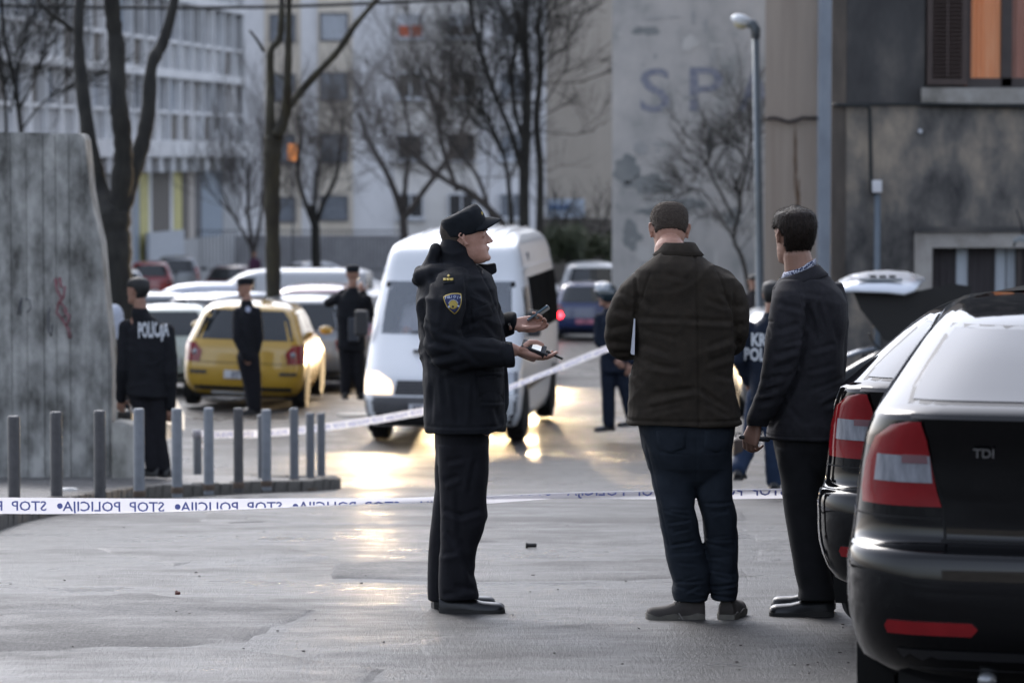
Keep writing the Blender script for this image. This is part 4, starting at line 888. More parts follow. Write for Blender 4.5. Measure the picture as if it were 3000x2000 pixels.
def car(name, label, cat, body_mat, L=4.0, H=1.46, Wd=1.70, style='hatch', loc=(0, 0), rz=0., group=None, detail=True, txt=None, rearlamps='hatch', lights_on=None, roll=0., platemat=None, z=None, belt=None, lampx=None):
    """local: rear at y=0, front at y=L"""
    w = Wd / 2; b = belt or H * .62
    if style == 'hatch':
        rear = [(.2, .16), (.3, .04), (.5, 0), (b - .05, .03), (b, .06), (b + .08, .10), (H * .93, .40), (H * .97, .52), (H, .95)]
        front = [(.2, L - .12), (.4, L), (.6, L - .03), (.72, L - .14), (b - .12, L - .50), (b - .03, L - .95), (b + .04, L - 1.12), (H * .9, L - 1.75), (H * .97, L - 2.0), (H, L - 2.4)]
    elif style == 'mpv':
        rear = [(.2, .14), (.3, .04), (.5, 0), (b, .04), (H * .93, .26), (H * .97, .38), (H, .8)]
        front = [(.2, L - .12), (.4, L), (.6, L - .03), (.8, L - .16), (b - .06, L - .50), (b, L - .72), (b + .1, L - .85), (H * .9, L - 1.5), (H * .97, L - 1.75), (H, L - 2.2)]
    elif style == 'sedan':
        rear = [(.2, .16), (.3, .04), (.5, 0), (b - .02, .05), (b + .06, .09), (b + .10, .30), (b + .12, .55), (H * .92, 1.15), (H * .97, 1.4), (H, 1.8)]
        front = [(.2, L - .12), (.4, L), (.6, L - .03), (.72, L - .14), (b - .12, L - .6), (b - .03, L - 1.05), (b + .04, L - 1.25), (H * .9, L - 1.95), (H * .97, L - 2.2), (H, L - 2.6)]
    elif style == 'panelvan':
        rear = [(.2, .1), (.3, .02), (b, .0), (H * .96, .05), (H, .3)]
        front = [(.25, L - .1), (.5, L), (.8, L - .06), (b - .1, L - .55), (b, L - .8), (H * .92, L - 1.7), (H * .97, L - 1.95), (H, L - 2.4)]
    half = [(.2, w * .90), (.35, w * .985), (.6, w), (b, w * .965), (H * .92, w * .76), (H * .97, w * .66), (H * .99, w * .52), (H, w * .35)]
    if style == 'panelvan': half = [(.2, w * .92), (.4, w), (b, w * .98), (H * .92, w * .88), (H * .97, w * .78), (H, w * .5)]
    zs = sorted(set([.2, .26, .33, .42, .52, .62, .70, .78, b - .1, b - .04, b, b + .05, b + .1] + [b + .1 + (H * .93 - b - .1) * k / 5 for k in range(6)] + [H * .95, H * .97, H * .985, H * .995, H]))
    sh = Shell(rear, front, half, zs, r=[(.2, .25), (b, .25), (H * .9, .22), (H, .25)], camr=.06, camf=.12)
    zz = gz(loc[1]) if z is None else z
    t = thing(name, label, cat, (loc[0], loc[1], zz), rz, group); t.rotation_euler.y = roll
    sh.mesh().build('body', body_mat, t, smooth=True, auto=50)
    # under body
    m = MB(); m.box(-w * .82, w * .82, .25, L - .25, .16, .3); m.build('underbody', WELL, t)
    yf = L - .78; yr_ = .68
    for y in (yr_, yf):
        for sx_ in (-1, 1): arch(t, sx_, y, .31, w); wheel(t, sx_ * (w + .005), y)
    zt = H * .925; zb = b + .055
    van = style == 'panelvan'
    rw = sh.patch('rear', [(zb, -w * .80, w * .80), (zt - .12, -w * .70, w * .70), (zt, -w * .60, w * .60)]) if not van else sh.patch('rear', [(zb, -w * .75, -w * .05), (zt - .1, -w * .72, -w * .05)])
    rw.build('rear_window', GLASS, t, smooth=True, auto=40)
    zw = b + .09
    sh.patch('front', [(zw, -w * .82, w * .82), (zt - .02, -w * .68, w * .68)]).build('windscreen', GLASS, t, smooth=True, auto=40)
    y0b = interp(zb, rear) + .28; y0t = interp(zt, rear) + .38; y1b = interp(zb, front) - .25; y1t = interp(zt, front) - .30; mid = (y0b + y1b) / 2 + .05; q = (y0b * .62 + mid * .38)
    if detail:
        for sd_ in ('left', 'right'):
            segs = [(y0b + .02, y0t + .02, q - .1, q + .02), (q - .02, q + .06, mid - .03, mid - .03), (mid + .04, mid + .04, y1b, y1t)] if not van else [(mid + .6, mid + .6, y1b, y1t)]
            for a0, a1, c0, c1 in segs: sh.patch(sd_, [(zb, a0, c0), (zt - .04, a1, c1)], n=5).build('side_window', GLASS, t, smooth=True, auto=40)
            sgn = -1 if sd_ == 'left' else 1
            m = MB(); m.ell((sgn * (w + .09), L - 1.45, b + .10), .10, .05, .065, 10); m.build('mirror', BLK if detail != 2 else body_mat, t, smooth=True)
            for yy in (mid + .0, q * .0 + (L - 1.28)):
                m = MB(); m.add(*(lambda P_: (P_, [(0, 1, 2, 3)]))([Vector((sgn * sh.sx(yy, .4, .003), yy, .4)), Vector((sgn * sh.sx(yy + .012, .4, .003), yy + .012, .4)), Vector((sgn * sh.sx(yy + .012, b, .003), yy + .012, b)), Vector((sgn * sh.sx(yy, b, .003), yy, b))])); m.build('door_gap', WELL, t)
            m = sh.patch(sd_, [(b - .10, mid - .22, mid - .04), (b - .07, mid - .22, mid - .04)], off=.02, n=3); m.build('door_handle', BLK, t)
    # rear lamps / front lamps
    for sg in (-1, 1):
        if rearlamps == 'hatch': rows = [(b - .27, sg * w * .72, sg * w * .985), (b - .12, sg * w * .68, sg * w * .99), (b - .0, sg * w * .80, sg * w * .98)]
        elif rearlamps == 'tall': rows = [(b - .25, sg * w * .84, sg * w * .99), (b + .25, sg * w * .76, sg * w * .90)]
        else: rows = [(b - .20, sg * w * .62, sg * w * .985), (b - .02, sg * w * .66, sg * w * .97)]
        lam = sh.patch('rear', rows, off=.010).build('tail_light', REDL, t, smooth=True, auto=40)
        zc = (rows[0][0] + rows[-1][0]) / 2; m = MB(); xc = sg * w * .80; m.ell((xc, sh.ry(xc, zc, .012), zc), .045, .012, .04, 10); m.build('reverse_light', CLRL, lam, smooth=True)
        if lights_on == 'brake' and (sg == -1 or True): m = MB(); xc = sg * w * .80; m.ell((xc, sh.ry(xc, .66, .02), .66), .075 if sg < 0 else .05, .02, .075 if sg < 0 else .05, 12); m.build('brake_light', BRKON, t, smooth=True)
        on = lights_on == 'head'
        sh.patch('front', [(.60, sg * w * .50, sg * w * .95), (.74, sg * w * .55, sg * w * .96)], off=.01).build('headlight', HLON if on else HL, t, smooth=True, auto=40)
    sh.patch('front', [(.30, -w * .5, w * .5), (.44, -w * .55, w * .55)], off=.008).build('grille', BLK, t)
    if txt is not None: plate(t, (0, sh.ry(0, .52) - .02 if style != 'hatch' else sh.ry(0, .50) - .02, .50), txt, platemat or PLT)
    plate(t, (0, sh.fy(0, .42) + .03, .38), '', PLT, face=1)
    m = sh.patch('rear', [(.27, -w * .8, w * .8), (.33, -w * .8, w * .8)], off=.008); m.build('bumper_trim', BLK, t)
    return t, sh
# ------------------------------------------------ row of parked cars at left
YEL_ = paint('paint_yellow', (.46, .28, .03), .25, coat=1.)
SILV = paint('paint_silver', (.22, .235, .25), .3, metal=.5, coat=.5); GREY = paint('paint_grey', (.20, .22, .24), .3, metal=.4); RED = paint('paint_red', (.30, .02, .025), .22); WHT = paint('paint_white', (.48, .50, .52), .35, coat=.4); BLU = paint('paint_blue', (.015, .03, .11), .22); BLC = paint('paint_black', (.0025, .0025, .003), .05, coat=0., spec=.45); DKR = paint('paint_darkred', (.07, .025, .03), .3); PNK = paint('paint_rose', (.28, .20, .22), .3, metal=.3); GRN = paint('paint_palegreen', (.45, .50, .44), .3)
ye, sh = car('yellow_hatchback', 'bright yellow hatchback parked with its rear to the camera behind the bollards', 'car', YEL_, L=3.95, H=1.50, Wd=1.72, style='hatch', loc=(P(706, 1000, 45.8).x, 45.8), rz=rad(-1.5), txt='ST 734', roll=rad(2.2), detail=2)
w = .86
for sg in (-1, 1):
    m = sh.patch('rear', [(.50, sg * w * .60, sg * w * .88), (.545, sg * w * .60, sg * w * .88)], off=.012); m.build('bumper_strip', BLK, ye)
m = sh.patch('rear', [(.655, -.62, .62), (.665, -.62, .62)], off=.004); m.build('hatch_gap', WELL, ye)
m = MB(); xc = .0; m.obox((0, sh.ry(0, .80, .012), .80), (.035, 0, 0), (0, .006, 0), (0, 0, .045)); m.build('badge', CHR, ye)
m = MB(); m.obox((-.1, .12, .235), (.34, 0, 0), (0, .02, 0), (0, 0, .018)); m.build('exhaust_guard', RIM, ye)
car('silver_hatchback', 'silver hatchback in the row just beyond the yellow car', 'car', SILV, L=4.1, H=1.47, Wd=1.72, style='hatch', loc=(P(880, 1000, 50.9).x - .05, 50.9), rz=rad(-2.5), txt='ST', detail=1)
car('rose_minivan', 'dull rose coloured car in the row, third from the yellow one', 'car', PNK, L=4.2, H=1.58, Wd=1.76, style='mpv', loc=(P(915, 1000, 56.6).x, 56.6), rz=rad(-3), txt='ST', detail=1)
car('pale_green_car', 'pale green hatchback partly hidden by the left side of the yellow car', 'car', GRN, L=3.7, H=1.36, Wd=1.62, style='hatch', loc=(P(478, 1000, 50.0).x, 50.0), rz=rad(2), txt='ST')
car('grey_hatchback', 'blue grey hatchback behind the head of the lettered officer', 'car', GREY, L=4.1, H=1.46, Wd=1.7, style='hatch', loc=(P(520, 900, 57).x, 57.0), rz=rad(-38), txt='ST')
bx, _ = car('silver_estate', 'silver estate car carrying a long roof box beyond the yellow car', 'car', SILV, L=4.5, H=1.42, Wd=1.72, style='mpv', loc=(P(690, 880, 65).x, 63.5), rz=rad(84), txt='ST')
rb = thing('roof_box', 'long silver roof box with pointed nose on the silver estate', 'roof box', (0, 0, 0)); c0 = P(478, 858, 63.7); c1 = P(728, 843, 63.7)
m = MB(); Lx = c1.x - c0.x; rings = []
for k, (u, h, ww) in enumerate([(0, .02, .05), (.05, .07, .16), (.18, .15, .3), (.4, .19, .36), (.9, .19, .36), (1, .15, .33)]):
    x = c0.x + Lx * u; rings.append([(x, 63.7 + ww * math.cos(a), c0.z + .02 + h * (math.sin(a) if math.sin(a) > 0 else math.sin(a) * .25)) for a in [2 * math.pi * j / 16 for j in range(16)]])
rb.location = ((c0.x + c1.x) / 2, 63.7, c0.z); m.loft(rings); m.build('shell', M('box_silver', (.50, .53, .60), .3, var=.05, coat=.5), rb, world=True, smooth=True, auto=40)
m = MB()
for u in (.3, .78): x = c0.x + Lx * u; m.box(x - .03, x + .03, 63.2, 64.2, c0.z - .12, c0.z - .03)
m.build('roof_bar', BLK, rb, world=True)
car('silver_saloon', 'silver grey saloon whose roof shows above the yellow car right of the tree', 'car', GREY, L=4.3, H=1.42, Wd=1.7, style='sedan', loc=(P(950, 900, 62).x, 60.5), rz=rad(80), txt='')
car('white_saloon', 'silver saloon crossing behind the darker one beside the pollarded tree', 'car', SILV, L=4.3, H=1.42, Wd=1.7, style='sedan', loc=(P(925, 900, 69).x, 69), rz=rad(82), txt='')
car('red_hatchback', 'dark red hatchback at the far left of the car park below the yellow panels', 'car', RED, L=4.0, H=1.55, Wd=1.68, style='hatch', loc=(P(440, 860, 118).x, 118), rz=rad(6), txt='ST')
car('silver_minivan', 'silver minivan right beside the red hatchback in the far row', 'car', SILV, L=4.4, H=1.66, Wd=1.8, style='mpv', loc=(P(518, 850, 124).x, 124), rz=rad(5), txt='ST', rearlamps='tall')
car('black_hatchback', 'dark hatchback with red lamps and a pale rear window in the far row', 'car', DKR, L=4.0, H=1.44, Wd=1.72, style='hatch', loc=(P(664, 840, 118).x, 117), rz=rad(-14), txt='ST')
car('white_hatchback', 'white hatchback parked beyond the pollarded tree in the far row', 'car', WHT, L=3.8, H=1.42, Wd=1.65, style='hatch', loc=(P(838, 800, 128).x, 128), rz=rad(-60), txt='')
car('dark_estate', 'dark car by the tree trunk at the left edge of the far row', 'car', GREY, L=4.2, H=1.5, Wd=1.7, style='mpv', loc=(P(352, 860, 104).x, 104), rz=rad(8), txt='')
car('white_panel_van', 'white panel van parked side on behind the officer holding a phone to his ear', 'van', WHT, L=4.9, H=1.88, Wd=1.85, style='panelvan', loc=(P(1098, 800, 78).x, 77), rz=rad(86), txt='')
far_row = [(1010, 96, GREY, 'grey car under the tree trunks in the far row behind the panel van', 85), (1065, 90, WHT, 'white car nose on in the far row above the officer on the phone', 170), (1120, 84, SILV, 'silver car nose on beside the front of the white minibus', 172), (1125, 76, WHT, 'light car just left of the white minibus roof', 168)]
for x, Y, m_, lab, a in far_row: car('parked_car', lab, 'car', m_, L=4.1, H=1.45, Wd=1.7, style='hatch', loc=(P(x, 800, Y).x, Y + 2), rz=rad(a), txt='', group=None)
# blue car with brake light, white car beyond
car('blue_hatchback', 'dark blue hatchback driving away with one brake light glowing', 'car', BLU, L=3.8, H=1.50, Wd=1.66, style='hatch', loc=(P(1716, 900, 84).x, 84), rz=rad(-2), txt='ST', lights_on='brake', platemat=M('plate_pink', (.5, .18, .25), .5, var=0))
car('white_van_far', 'white high roofed van ahead of the blue hatchback', 'van', WHT, L=4.6, H=1.85, Wd=1.85, style='mpv', loc=(P(1735, 900, 93).x, 94), rz=rad(0), txt='')
car('white_parked_car', 'white car whose bumper shows left of the blue hatchback', 'car', WHT, L=3.9, H=1.42, Wd=1.65, style='hatch', loc=(P(1572, 900, 88).x, 88), rz=rad(4), txt='')
car('silver_parked_car', 'silver car facing the camera between the two jacketed men, behind the navy officer', 'car', SILV, L=4.2, H=1.44, Wd=1.74, style='hatch', loc=(P(2312, 980, 48.2).x, 48.2), rz=rad(178), txt='')
for o in []: pass

# ------------------------------------------------ minibus with headlight
VR = rad(180 - 6.2); VY = 39.8
vw = .97
rear = [(.25, .1), (.4, 0), (2.3, .02), (2.5, .12), (2.58, .35)]
front = [(.22, 5.38), (.30, 5.50), (.55, 5.58), (.62, 5.55), (.80, 5.50), (.92, 5.38), (1.10, 5.18), (1.28, 4.98), (1.36, 4.90), (1.97, 4.42), (2.05, 4.36), (2.34, 4.20), (2.42, 4.05), (2.50, 3.2), (2.56, 2.4), (2.58, 2.0)]
half = [(.22, .90), (.35, .955), (.6, .97), (1.2, .97), (1.6, .95), (2.0, .90), (2.3, .835), (2.42, .79), (2.50, .72), (2.56, .58), (2.58, .45)]
zsv = [.22, .26, .32, .40, .48, .56, .60, .64, .72, .80, .86, .92, 1.0, 1.1, 1.2, 1.28, 1.34, 1.40, 1.5, 1.6, 1.7, 1.8, 1.9, 1.97, 2.03, 2.1, 2.2, 2.3, 2.36, 2.40, 2.43, 2.46, 2.50, 2.53, 2.56, 2.575, 2.58]
vs_ = Shell(rear, front, half, zsv, r=[(.2, .25), (1.2, .22), (2, .18), (2.4, .14), (2.58, .2)], camr=.03, camf=.12)
VF = Vector((P(1283, 1000, 39.8).x, 39.8, 0)); ang = VR
org = VF - Vector((-math.sin(ang) * 5.58, math.cos(ang) * 5.58, 0))
van = thing('white_minibus', 'white high roofed minibus facing the camera with one headlight lit', 'minibus', (org.x, org.y, gz(40.5) + .0), VR)
skipf = lambda c: 1.34 < c.z < 1.97 and c.y > 4.2 and abs(c.x) < .80 and c.y > vs_.fy(c.x, c.z) - .05
WV = M('van_white', (.66, .68, .70), .28, var=.05, scale=1.2, coat=.5)
vs_.mesh(skipf).build('body', WV, van, smooth=True, auto=40)
GT = M('windscreen_glass', (.46, .50, .55), .03, var=0, spec=.9, alpha=.36)
vs_.patch('front', [(1.335, -.82, .82), (1.98, -.76, .76)], off=.004, th=.006, n=16).build('windscreen', GT, van, smooth=True, auto=40)
m = MB(); m.box(-.86, .86, 3.1, 3.15, .9, 2.3); m.box(-.86, .86, 3.15, 4.85, 1.05, 1.1); m.build('cab_bulkhead', M('cab_lining', (.09, .09, .10), .9, var=.2), van)
m = MB(); m.box(-.80, .80, 4.45, 4.86, 1.1, 1.27); m.build('dashboard', BLK, van, bevel=.04)
for x in (-.42, .42):
    m = MB(); m.box(x - .24, x + .24, 3.5, 3.64, 1.1, 1.78); m.box(x - .12, x + .12, 3.5, 3.6, 1.8, 1.98); m.box(x - .24, x + .24, 3.64, 4.1, 1.1, 1.2); m.build('seat', M('seat_cloth', (.12, .12, .14), .9, var=.2), van, bevel=.03)
m = MB(); m.lathe((-.42, 4.38, 1.32), (0, .5, .86), [(-.012, .17), (-.012, .195), (.012, .195), (.012, .17)], 24); m.build('steering_wheel', BLK, van, smooth=True)
vs_.patch('front', [(.40, -.93, .93), (.60, -.95, .95)], off=.02).build('bumper', M('bumper_grey', (.10, .10, .105), .6, var=.2), van, smooth=True, auto=40)
vs_.patch('front', [(.24, -.86, .86), (.395, -.92, .92)], off=.012).build('lower_bumper', BLK, van, smooth=True, auto=40)
gl = vs_.patch('front', [(.625, -.55, .55), (.80, -.52, .52)], off=.006).build('grille', BLK, van, smooth=True, auto=40)
for z in (.655, .70, .745): vs_.patch('front', [(z, -.52, .52), (z + .018, -.52, .52)], off=.018).build('grille_bar', M('grille_grey', (.09, .09, .095), .5, var=0), gl)
vs_.patch('front', [(.40, -.3, .3), (.56, -.3, .3)], off=.035)
plate(van, (.10, vs_.fy(.1, .46, .035), .46), 'ST 528-K', face=1)
for sg in (-1, 1):  # local +x is image left
    rows = [(.63, sg * .58, sg * .95), (.72, sg * .57, sg * .955), (.80, sg * .60, sg * .95), (.90, sg * .78, sg * .94)]
    on = sg == 1
    h = vs_.patch('front', rows, off=.008).build('headlight', HL if not on else M('headlight_lens', (.8, .75, .65), .1, var=0, coat=1., emis=(1, .66, .33), estr=.8), van, smooth=True, auto=40)
    m = MB(); xc = sg * .77; m.ell((xc, vs_.fy(xc, .74, .0), .74), .085, .035, .07, 14); m.build('reflector', HLON if on else CLRL, h, smooth=True)
for sd_ in ('left', 'right'):
    vs_.patch(sd_, [(1.36, 3.75, 4.70), (1.90, 3.75, 4.36)], n=6).build('side_window', GLASS, van, smooth=True, auto=40)
    for a, b in ((2.6, 3.6), (1.45, 2.5), (.25, 1.35)): vs_.patch(sd_, [(1.30, a, b), (2.0, a, b)], off=.010, n=6).build('side_window', M('van_glass', (.006, .007, .008), .55, var=0, spec=.05, ior=1.15), van, smooth=True, auto=40)
    vs_.patch(sd_, [(2.10, .1, 4.1), (2.14, .1, 4.1)], off=.022, n=10).build('gutter', WV, van)
    vs_.patch(sd_, [(.62, .3, 4.6), (.70, .3, 4.6)], off=.018, n=10).build('rub_strip', BLK, van)
    sg = -1 if sd_ == 'left' else 1
    m = MB(); m.box(min(sg * 1.0, sg * 1.17), max(sg * 1.0, sg * 1.17), 4.62, 4.70, 1.30, 1.62); m.build('mirror', BLK, van, bevel=.03)
    for y in (.95, 4.50): arch(van, sg, y, .34, .965); wheel(van, sg * .965, y, .34, .22)
    for y in (3.68, 2.55): 
        m = MB(); m.add([Vector((sg * vs_.sx(y, z, .003), y + d, z)) for z, d in ((.4, 0), (.4, .015), (2.0, .015), (2.0, 0))], [(0, 1, 2, 3)]); m.build('door_gap', WELL, van)
for k in range(7):
    x = -.54 + .18 * k; pts = []
    for y in [.3 + 3.4 * i / 12 for i in range(13)]:
        zz = 2.0
        for z in np.linspace(2.38, 2.58, 60):
            if interp(z, front) - .12 * (abs(x) / interp(z, half)) ** 2 >= y and interp(z, half) > abs(x): zz = z
        pts.append(Vector((x, y, zz + .006)))
    m = MB(); m.tube(pts, .014, 6); m.build('roof_rib', WV, van, smooth=True)
m = MB(); m.tube([(.42, 4.93, 1.36), (.10, 4.86, 1.38)], .012, 6); m.tube([(-.1, 4.93, 1.36), (-.5, 4.84, 1.40)], .012, 6); m.build('wiper', BLK, van)
m = MB(); m.box(.16, .36, 5.16, 5.2, 1.12, 1.16); m.build('bonnet_vent', BLK, van)
m = MB(); m.box(-.80, .80, .3, 5.3, .24, .36); m.build('underbody', WELL, van)
# lamps of the lit headlight (aimed at the camera side)
def spot(name, loc, target, W_, size=60, col=(1, .72, .40), r=.05, blend=.6):
    l = bpy.data.lights.new(name, 'SPOT'); l.energy = W_; l.spot_size = rad(size); l.spot_blend = blend; l.color = col; l.shadow_soft_size = r
    o = bpy.data.objects.new(name, l); COL.objects.link(o); o.location = loc; o.rotation_euler = (Vector(target) - Vector(loc)).to_track_quat('-Z', 'Y').to_euler(); return o
ca, sa = math.cos(ang), math.sin(ang)
def vloc(x, y, z): return Vector((org.x + ca * x - sa * y, org.y + sa * x + ca * y, van.location.z + z))
spot('headlight_beam', vloc(.77, 5.72, .70), vloc(.9, 17, -.2), 130, 70)
# car behind the minibus with its headlights on
hb, sh2 = car('grey_car_lights_on', 'grey car with lit headlights hidden behind the white minibus', 'car', GREY, L=4.1, H=1.46, Wd=1.7, style='hatch', loc=(-.35, 58.5), rz=rad(180), txt='', lights_on='head')
for x, e_ in ((-.95, 1500), (.25, 650)): spot('headlight_beam', (x, 54.2, gz(54) + .68), (x * 1.6 - .6, 30, gz(30) + .1), e_, 75)

# ------------------------------------------------ two black liftbacks at right
def liftback(name, label, loc, rz, badge, bx_):
    L = 4.57; H = 1.47
    rear = [(.20, .22), (.28, .07), (.38, .015), (.50, 0), (.62, .004), (.655, .012), (.672, .030), (.684, .072), (.70, .095), (.72, .10), (.86, .10), (1.0, .085), (1.08, .06), (1.115, .05), (1.135, .075), (1.15, .14), (1.20, .30), (1.27, .50), (1.33, .69), (1.37, .82), (1.40, .97), (1.425, 1.13), (1.445, 1.30), (1.46, 1.52), (1.47, 1.9)]
    front = [(.2, L - .12), (.4, L), (.6, L - .03), (.74, L - .14), (.86, L - .6), (.95, L - 1.05), (1.0, L - 1.25), (1.35, L - 1.95), (1.43, L - 2.1), (1.47, L - 2.3)]
    half = [(.20, .80), (.30, .88), (.45, .910), (.62, .912), (.70, .900), (.80, .888), (.95, .872), (1.05, .855), (1.12, .825), (1.18, .785), (1.26, .735), (1.34, .68), (1.40, .63), (1.44, .57), (1.46, .46), (1.47, .34)]
    zs = [.20, .24, .28, .33, .38, .44, .50, .56, .62, .645, .655, .664, .672, .678, .684, .692, .70, .72, .76, .82, .88, .94, 1.0, 1.04, 1.08, 1.10, 1.115, 1.125, 1.135, 1.15, 1.17, 1.20, 1.235, 1.27, 1.30, 1.33, 1.355, 1.38, 1.40, 1.415, 1.43, 1.44, 1.45, 1.46, 1.466, 1.47]
    sh = Shell(rear, front, half, zs, r=[(.2, .26), (.7, .22), (1.0, .20), (1.12, .20), (1.2, .26), (1.47, .3)], camr=.10, camf=.14)
    t = thing(name, label, 'car', (loc[0], loc[1], gz(loc[1]) + .0), rz)
    sh.mesh().build('body', BLC, t, smooth=True, auto=60)
    m = MB(); m.box(-.74, .74, .3, L - .3, .15, .3); m.build('underbody', WELL, t)
    for y in (.92, 3.6):
        for sg in (-1, 1): arch(t, sg, y, .32, .885); wheel(t, sg * .89, y, .32)
    sh.patch('rear', [(1.152, -.715, .715), (1.20, -.705, .705), (1.27, -.665, .665), (1.34, -.62, .62), (1.382, -.59, .59)], off=.0015, n=24, th=.004).build('window_seal', BLK, t, smooth=True, auto=40)
    sh.patch('rear', [(1.165, -.70, .70), (1.20, -.69, .69), (1.27, -.65, .65), (1.33, -.61, .61), (1.372, -.58, .58)], off=.012, n=24).build('rear_window', M('liftback_glass', (.025, .03, .038), .05, var=0, spec=.5, ior=1.42), t, smooth=True, auto=40)
    sh.patch('rear', [(1.112, -.70, .70), (1.128, -.70, .70)], off=.016, n=24).build('spoiler_lip', BLC, t, smooth=True, auto=60)
    for sg in (-1, 1):
        rows = [(.815, sg * .60, sg * .862), (.86, sg * .615, sg * .866), (.96, sg * .635, sg * .852), (1.04, sg * .65, sg * .82), (1.085, sg * .665, sg * .765), (1.10, sg * .668, sg * .71)]
        lam = sh.patch('rear', rows, off=.012, n=20).build('tail_light', REDL, t, smooth=True, auto=40)
        rows = [(.90, sg * .635, sg * .80), (.945, sg * .64, sg * .802), (.985, sg * .648, sg * .79), (1.0, sg * .66, sg * .775)]
        sh.patch('rear', [(.895, sg * .630, sg * .822), (.985, sg * .640, sg * .812)], off=.016, n=20).build('clear_lens', CLRL, lam, smooth=True, auto=40)
        sh.patch('rear', [(.96, sg * .645, sg * .73), (.988, sg * .648, sg * .73)], off=.019, n=8).build('reverse_lens', M('lens_smoke', (.16, .08, .09), .2, var=.2, coat=.8), lam, smooth=True, auto=40)
        sh.patch('rear', [(.395, sg * .50, sg * .77), (.42, sg * .48, sg * .78), (.44, sg * .50, sg * .77)], off=.010, n=12).build('reflector', REDL, t, smooth=True, auto=40)
    for a, b, c, d in ((1.0, 1.15, 1.55, 1.62), (1.62, 1.68, 2.4, 2.4), (2.46, 2.46, 3.25, 2.85)):
        for sd_ in ('left', 'right'): sh.patch(sd_, [(1.03, a, c), (1.36, b, d)], n=6).build('side_window', GLASS, t, smooth=True, auto=40)
    # gaps
    sh.patch('rear', [(.700, -.60, .60), (.707, -.60, .60)], off=.003, n=24, th=.004).build('boot_gap', WELL, t)
    for sg in (-1, 1): sh.patch('rear', [(.772, sg * .60, sg * .885), (.778, sg * .60, sg * .885)], off=.003, n=16, th=.004).build('bumper_gap', WELL, t)
    for sg in (-1, 1):
        sh.patch('rear', [(.71, sg * .585, sg * .592), (.815, sg * .592, sg * .599), (1.10, sg * .668, sg * .674)], off=.003, n=2, th=.004).build('boot_gap', WELL, t)
    sh.patch('rear', [(.27, -.70, .70), (.34, -.74, .74)], off=.006, n=24).build('lower_trim', BLK, t, smooth=True, auto=40)
    # plate recess + plate
    sh.patch('rear', [(.76, -.32, .32), (.93, -.30, .30)], off=-.001, n=8, th=.01).build('plate_recess', WELL, t)
    plate(t, (0, sh.ry(0, .83) - .012, .83), 'ST 917-LD', w=.5)
    m = MB(); m.lathe((0, sh.ry(0, 1.03) - .002, 1.03), (0, -1, 0), [(0, .045), (.008, .045), (.012, .035), (.012, 0)], 24); m.build('badge', CHR, t, smooth=True, auto=30)
    # model lettering
    v, f = text_mesh(badge, .030, .0012); m = MB(); mx = max(a for a, b in v); 
    m.add([(bx_ + a, sh.ry(bx_ + a, 1.0 + b, .012), .985 + b) for a, b in v], f); m.build('badge_lettering', CHR, t)
    m = MB(); m.tube([(-.45, .35, .22), (-.45, .10, .24)], .03, 12); m.build('exhaust_pipe', RIM, t, smooth=True)
    m = MB(); m.box(-.40, .40, 1.9, 1.93, 1.05, 1.30); m.build('seat_backs', BLK, t) if False else None
    m = MB(); m.tube([(0, 1.55, 1.45), (0, 1.35, 1.60)], [.006, .003], 6); m.build('aerial', BLK, t)
    sh.patch('front', [(1.02, -.72, .72), (1.36, -.58, .58)]).build('windscreen', GLASS, t, smooth=True, auto=40)
    for sg in (-1, 1): sh.patch('front', [(.62, sg * .45, sg * .80), (.74, sg * .48, sg * .82)], off=.01).build('headlight', HL, t, smooth=True, auto=40)
    return t, sh
def lb_place(px_left, Y, yaw):
    c = P(px_left, 1500, Y); a = rad(yaw); cx = c.x + .885 * math.cos(a) ; return (cx, Y - .22 - .885 * math.sin(a) * .0)
YN, YN2 = 10.25, 12.95
p_ = lb_place(2486, YN + .2, 9); n1, _ = liftback('black_liftback', 'nearest glossy black liftback cut by the right edge, its big tail lamp in full view', (p_[0], YN), rad(-9), 'TDI', -.50)
p_ = lb_place(2374, YN2 + .2, 17); n2, _ = liftback('black_liftback', 'second black liftback parked between the nearest one and the man in the grey suit', (p_[0], YN2 + .02), rad(-17), '2.0 TDI', -.56)

n1.scale.z = .965; n2.scale.z = .945
# ------------------------------------------------ dark estate with raised white tailgate
sx = P(2700, 850, 33.5).x
su, ssh = car('dark_suv', 'dark estate car side on with its boot open, beyond the black liftbacks', 'car', paint('paint_charcoal', (.02, .022, .025), .18), L=4.4, H=1.62, Wd=1.82, style='mpv', loc=(sx, 34.4), rz=rad(-72), z=gz(34) + .28, txt='')
tg = thing('open_tailgate', 'white raised tailgate with number plate slots above its dark lining', 'tailgate', P(2560, 830, 33.6))
def strip(pts_top, pts_bot, Y0, Y1, mat, nm, par):
    m = MB(); m.grid([[P(x, y, Y0) for x, y in pts_top], [P(x, y, (Y0 + Y1) / 2 - .02) for (x, y) in [((a[0] + b[0]) / 2, (a[1] + b[1]) / 2) for a, b in zip(pts_top, pts_bot)]], [P(x, y, Y1) for x, y in pts_bot]]); o = m.build(nm, mat, par, world=True, smooth=True); so = o.modifiers.new('s', 'SOLIDIFY'); so.thickness = .03; so.offset = -1; return o
TGW = M('tailgate_white', (.72, .75, .80), .2, var=.03, coat=1.)
strip([(2456, 822), (2490, 806), (2540, 795), (2600, 791), (2660, 796), (2712, 812)], [(2470, 848), (2500, 847), (2545, 849), (2600, 851), (2650, 857), (2678, 846)], 33.9, 33.3, TGW, 'outer_panel', tg)
TGB = M('tailgate_lining', (.015, .014, .013), .75, var=.2)
m = MB(); pr = [(2498, 852), (2560, 853), (2640, 858), (2700, 850), (2790, 830), (2850, 840), (2800, 960), (2720, 1020), (2592, 998), (2560, 955), (2520, 905)]
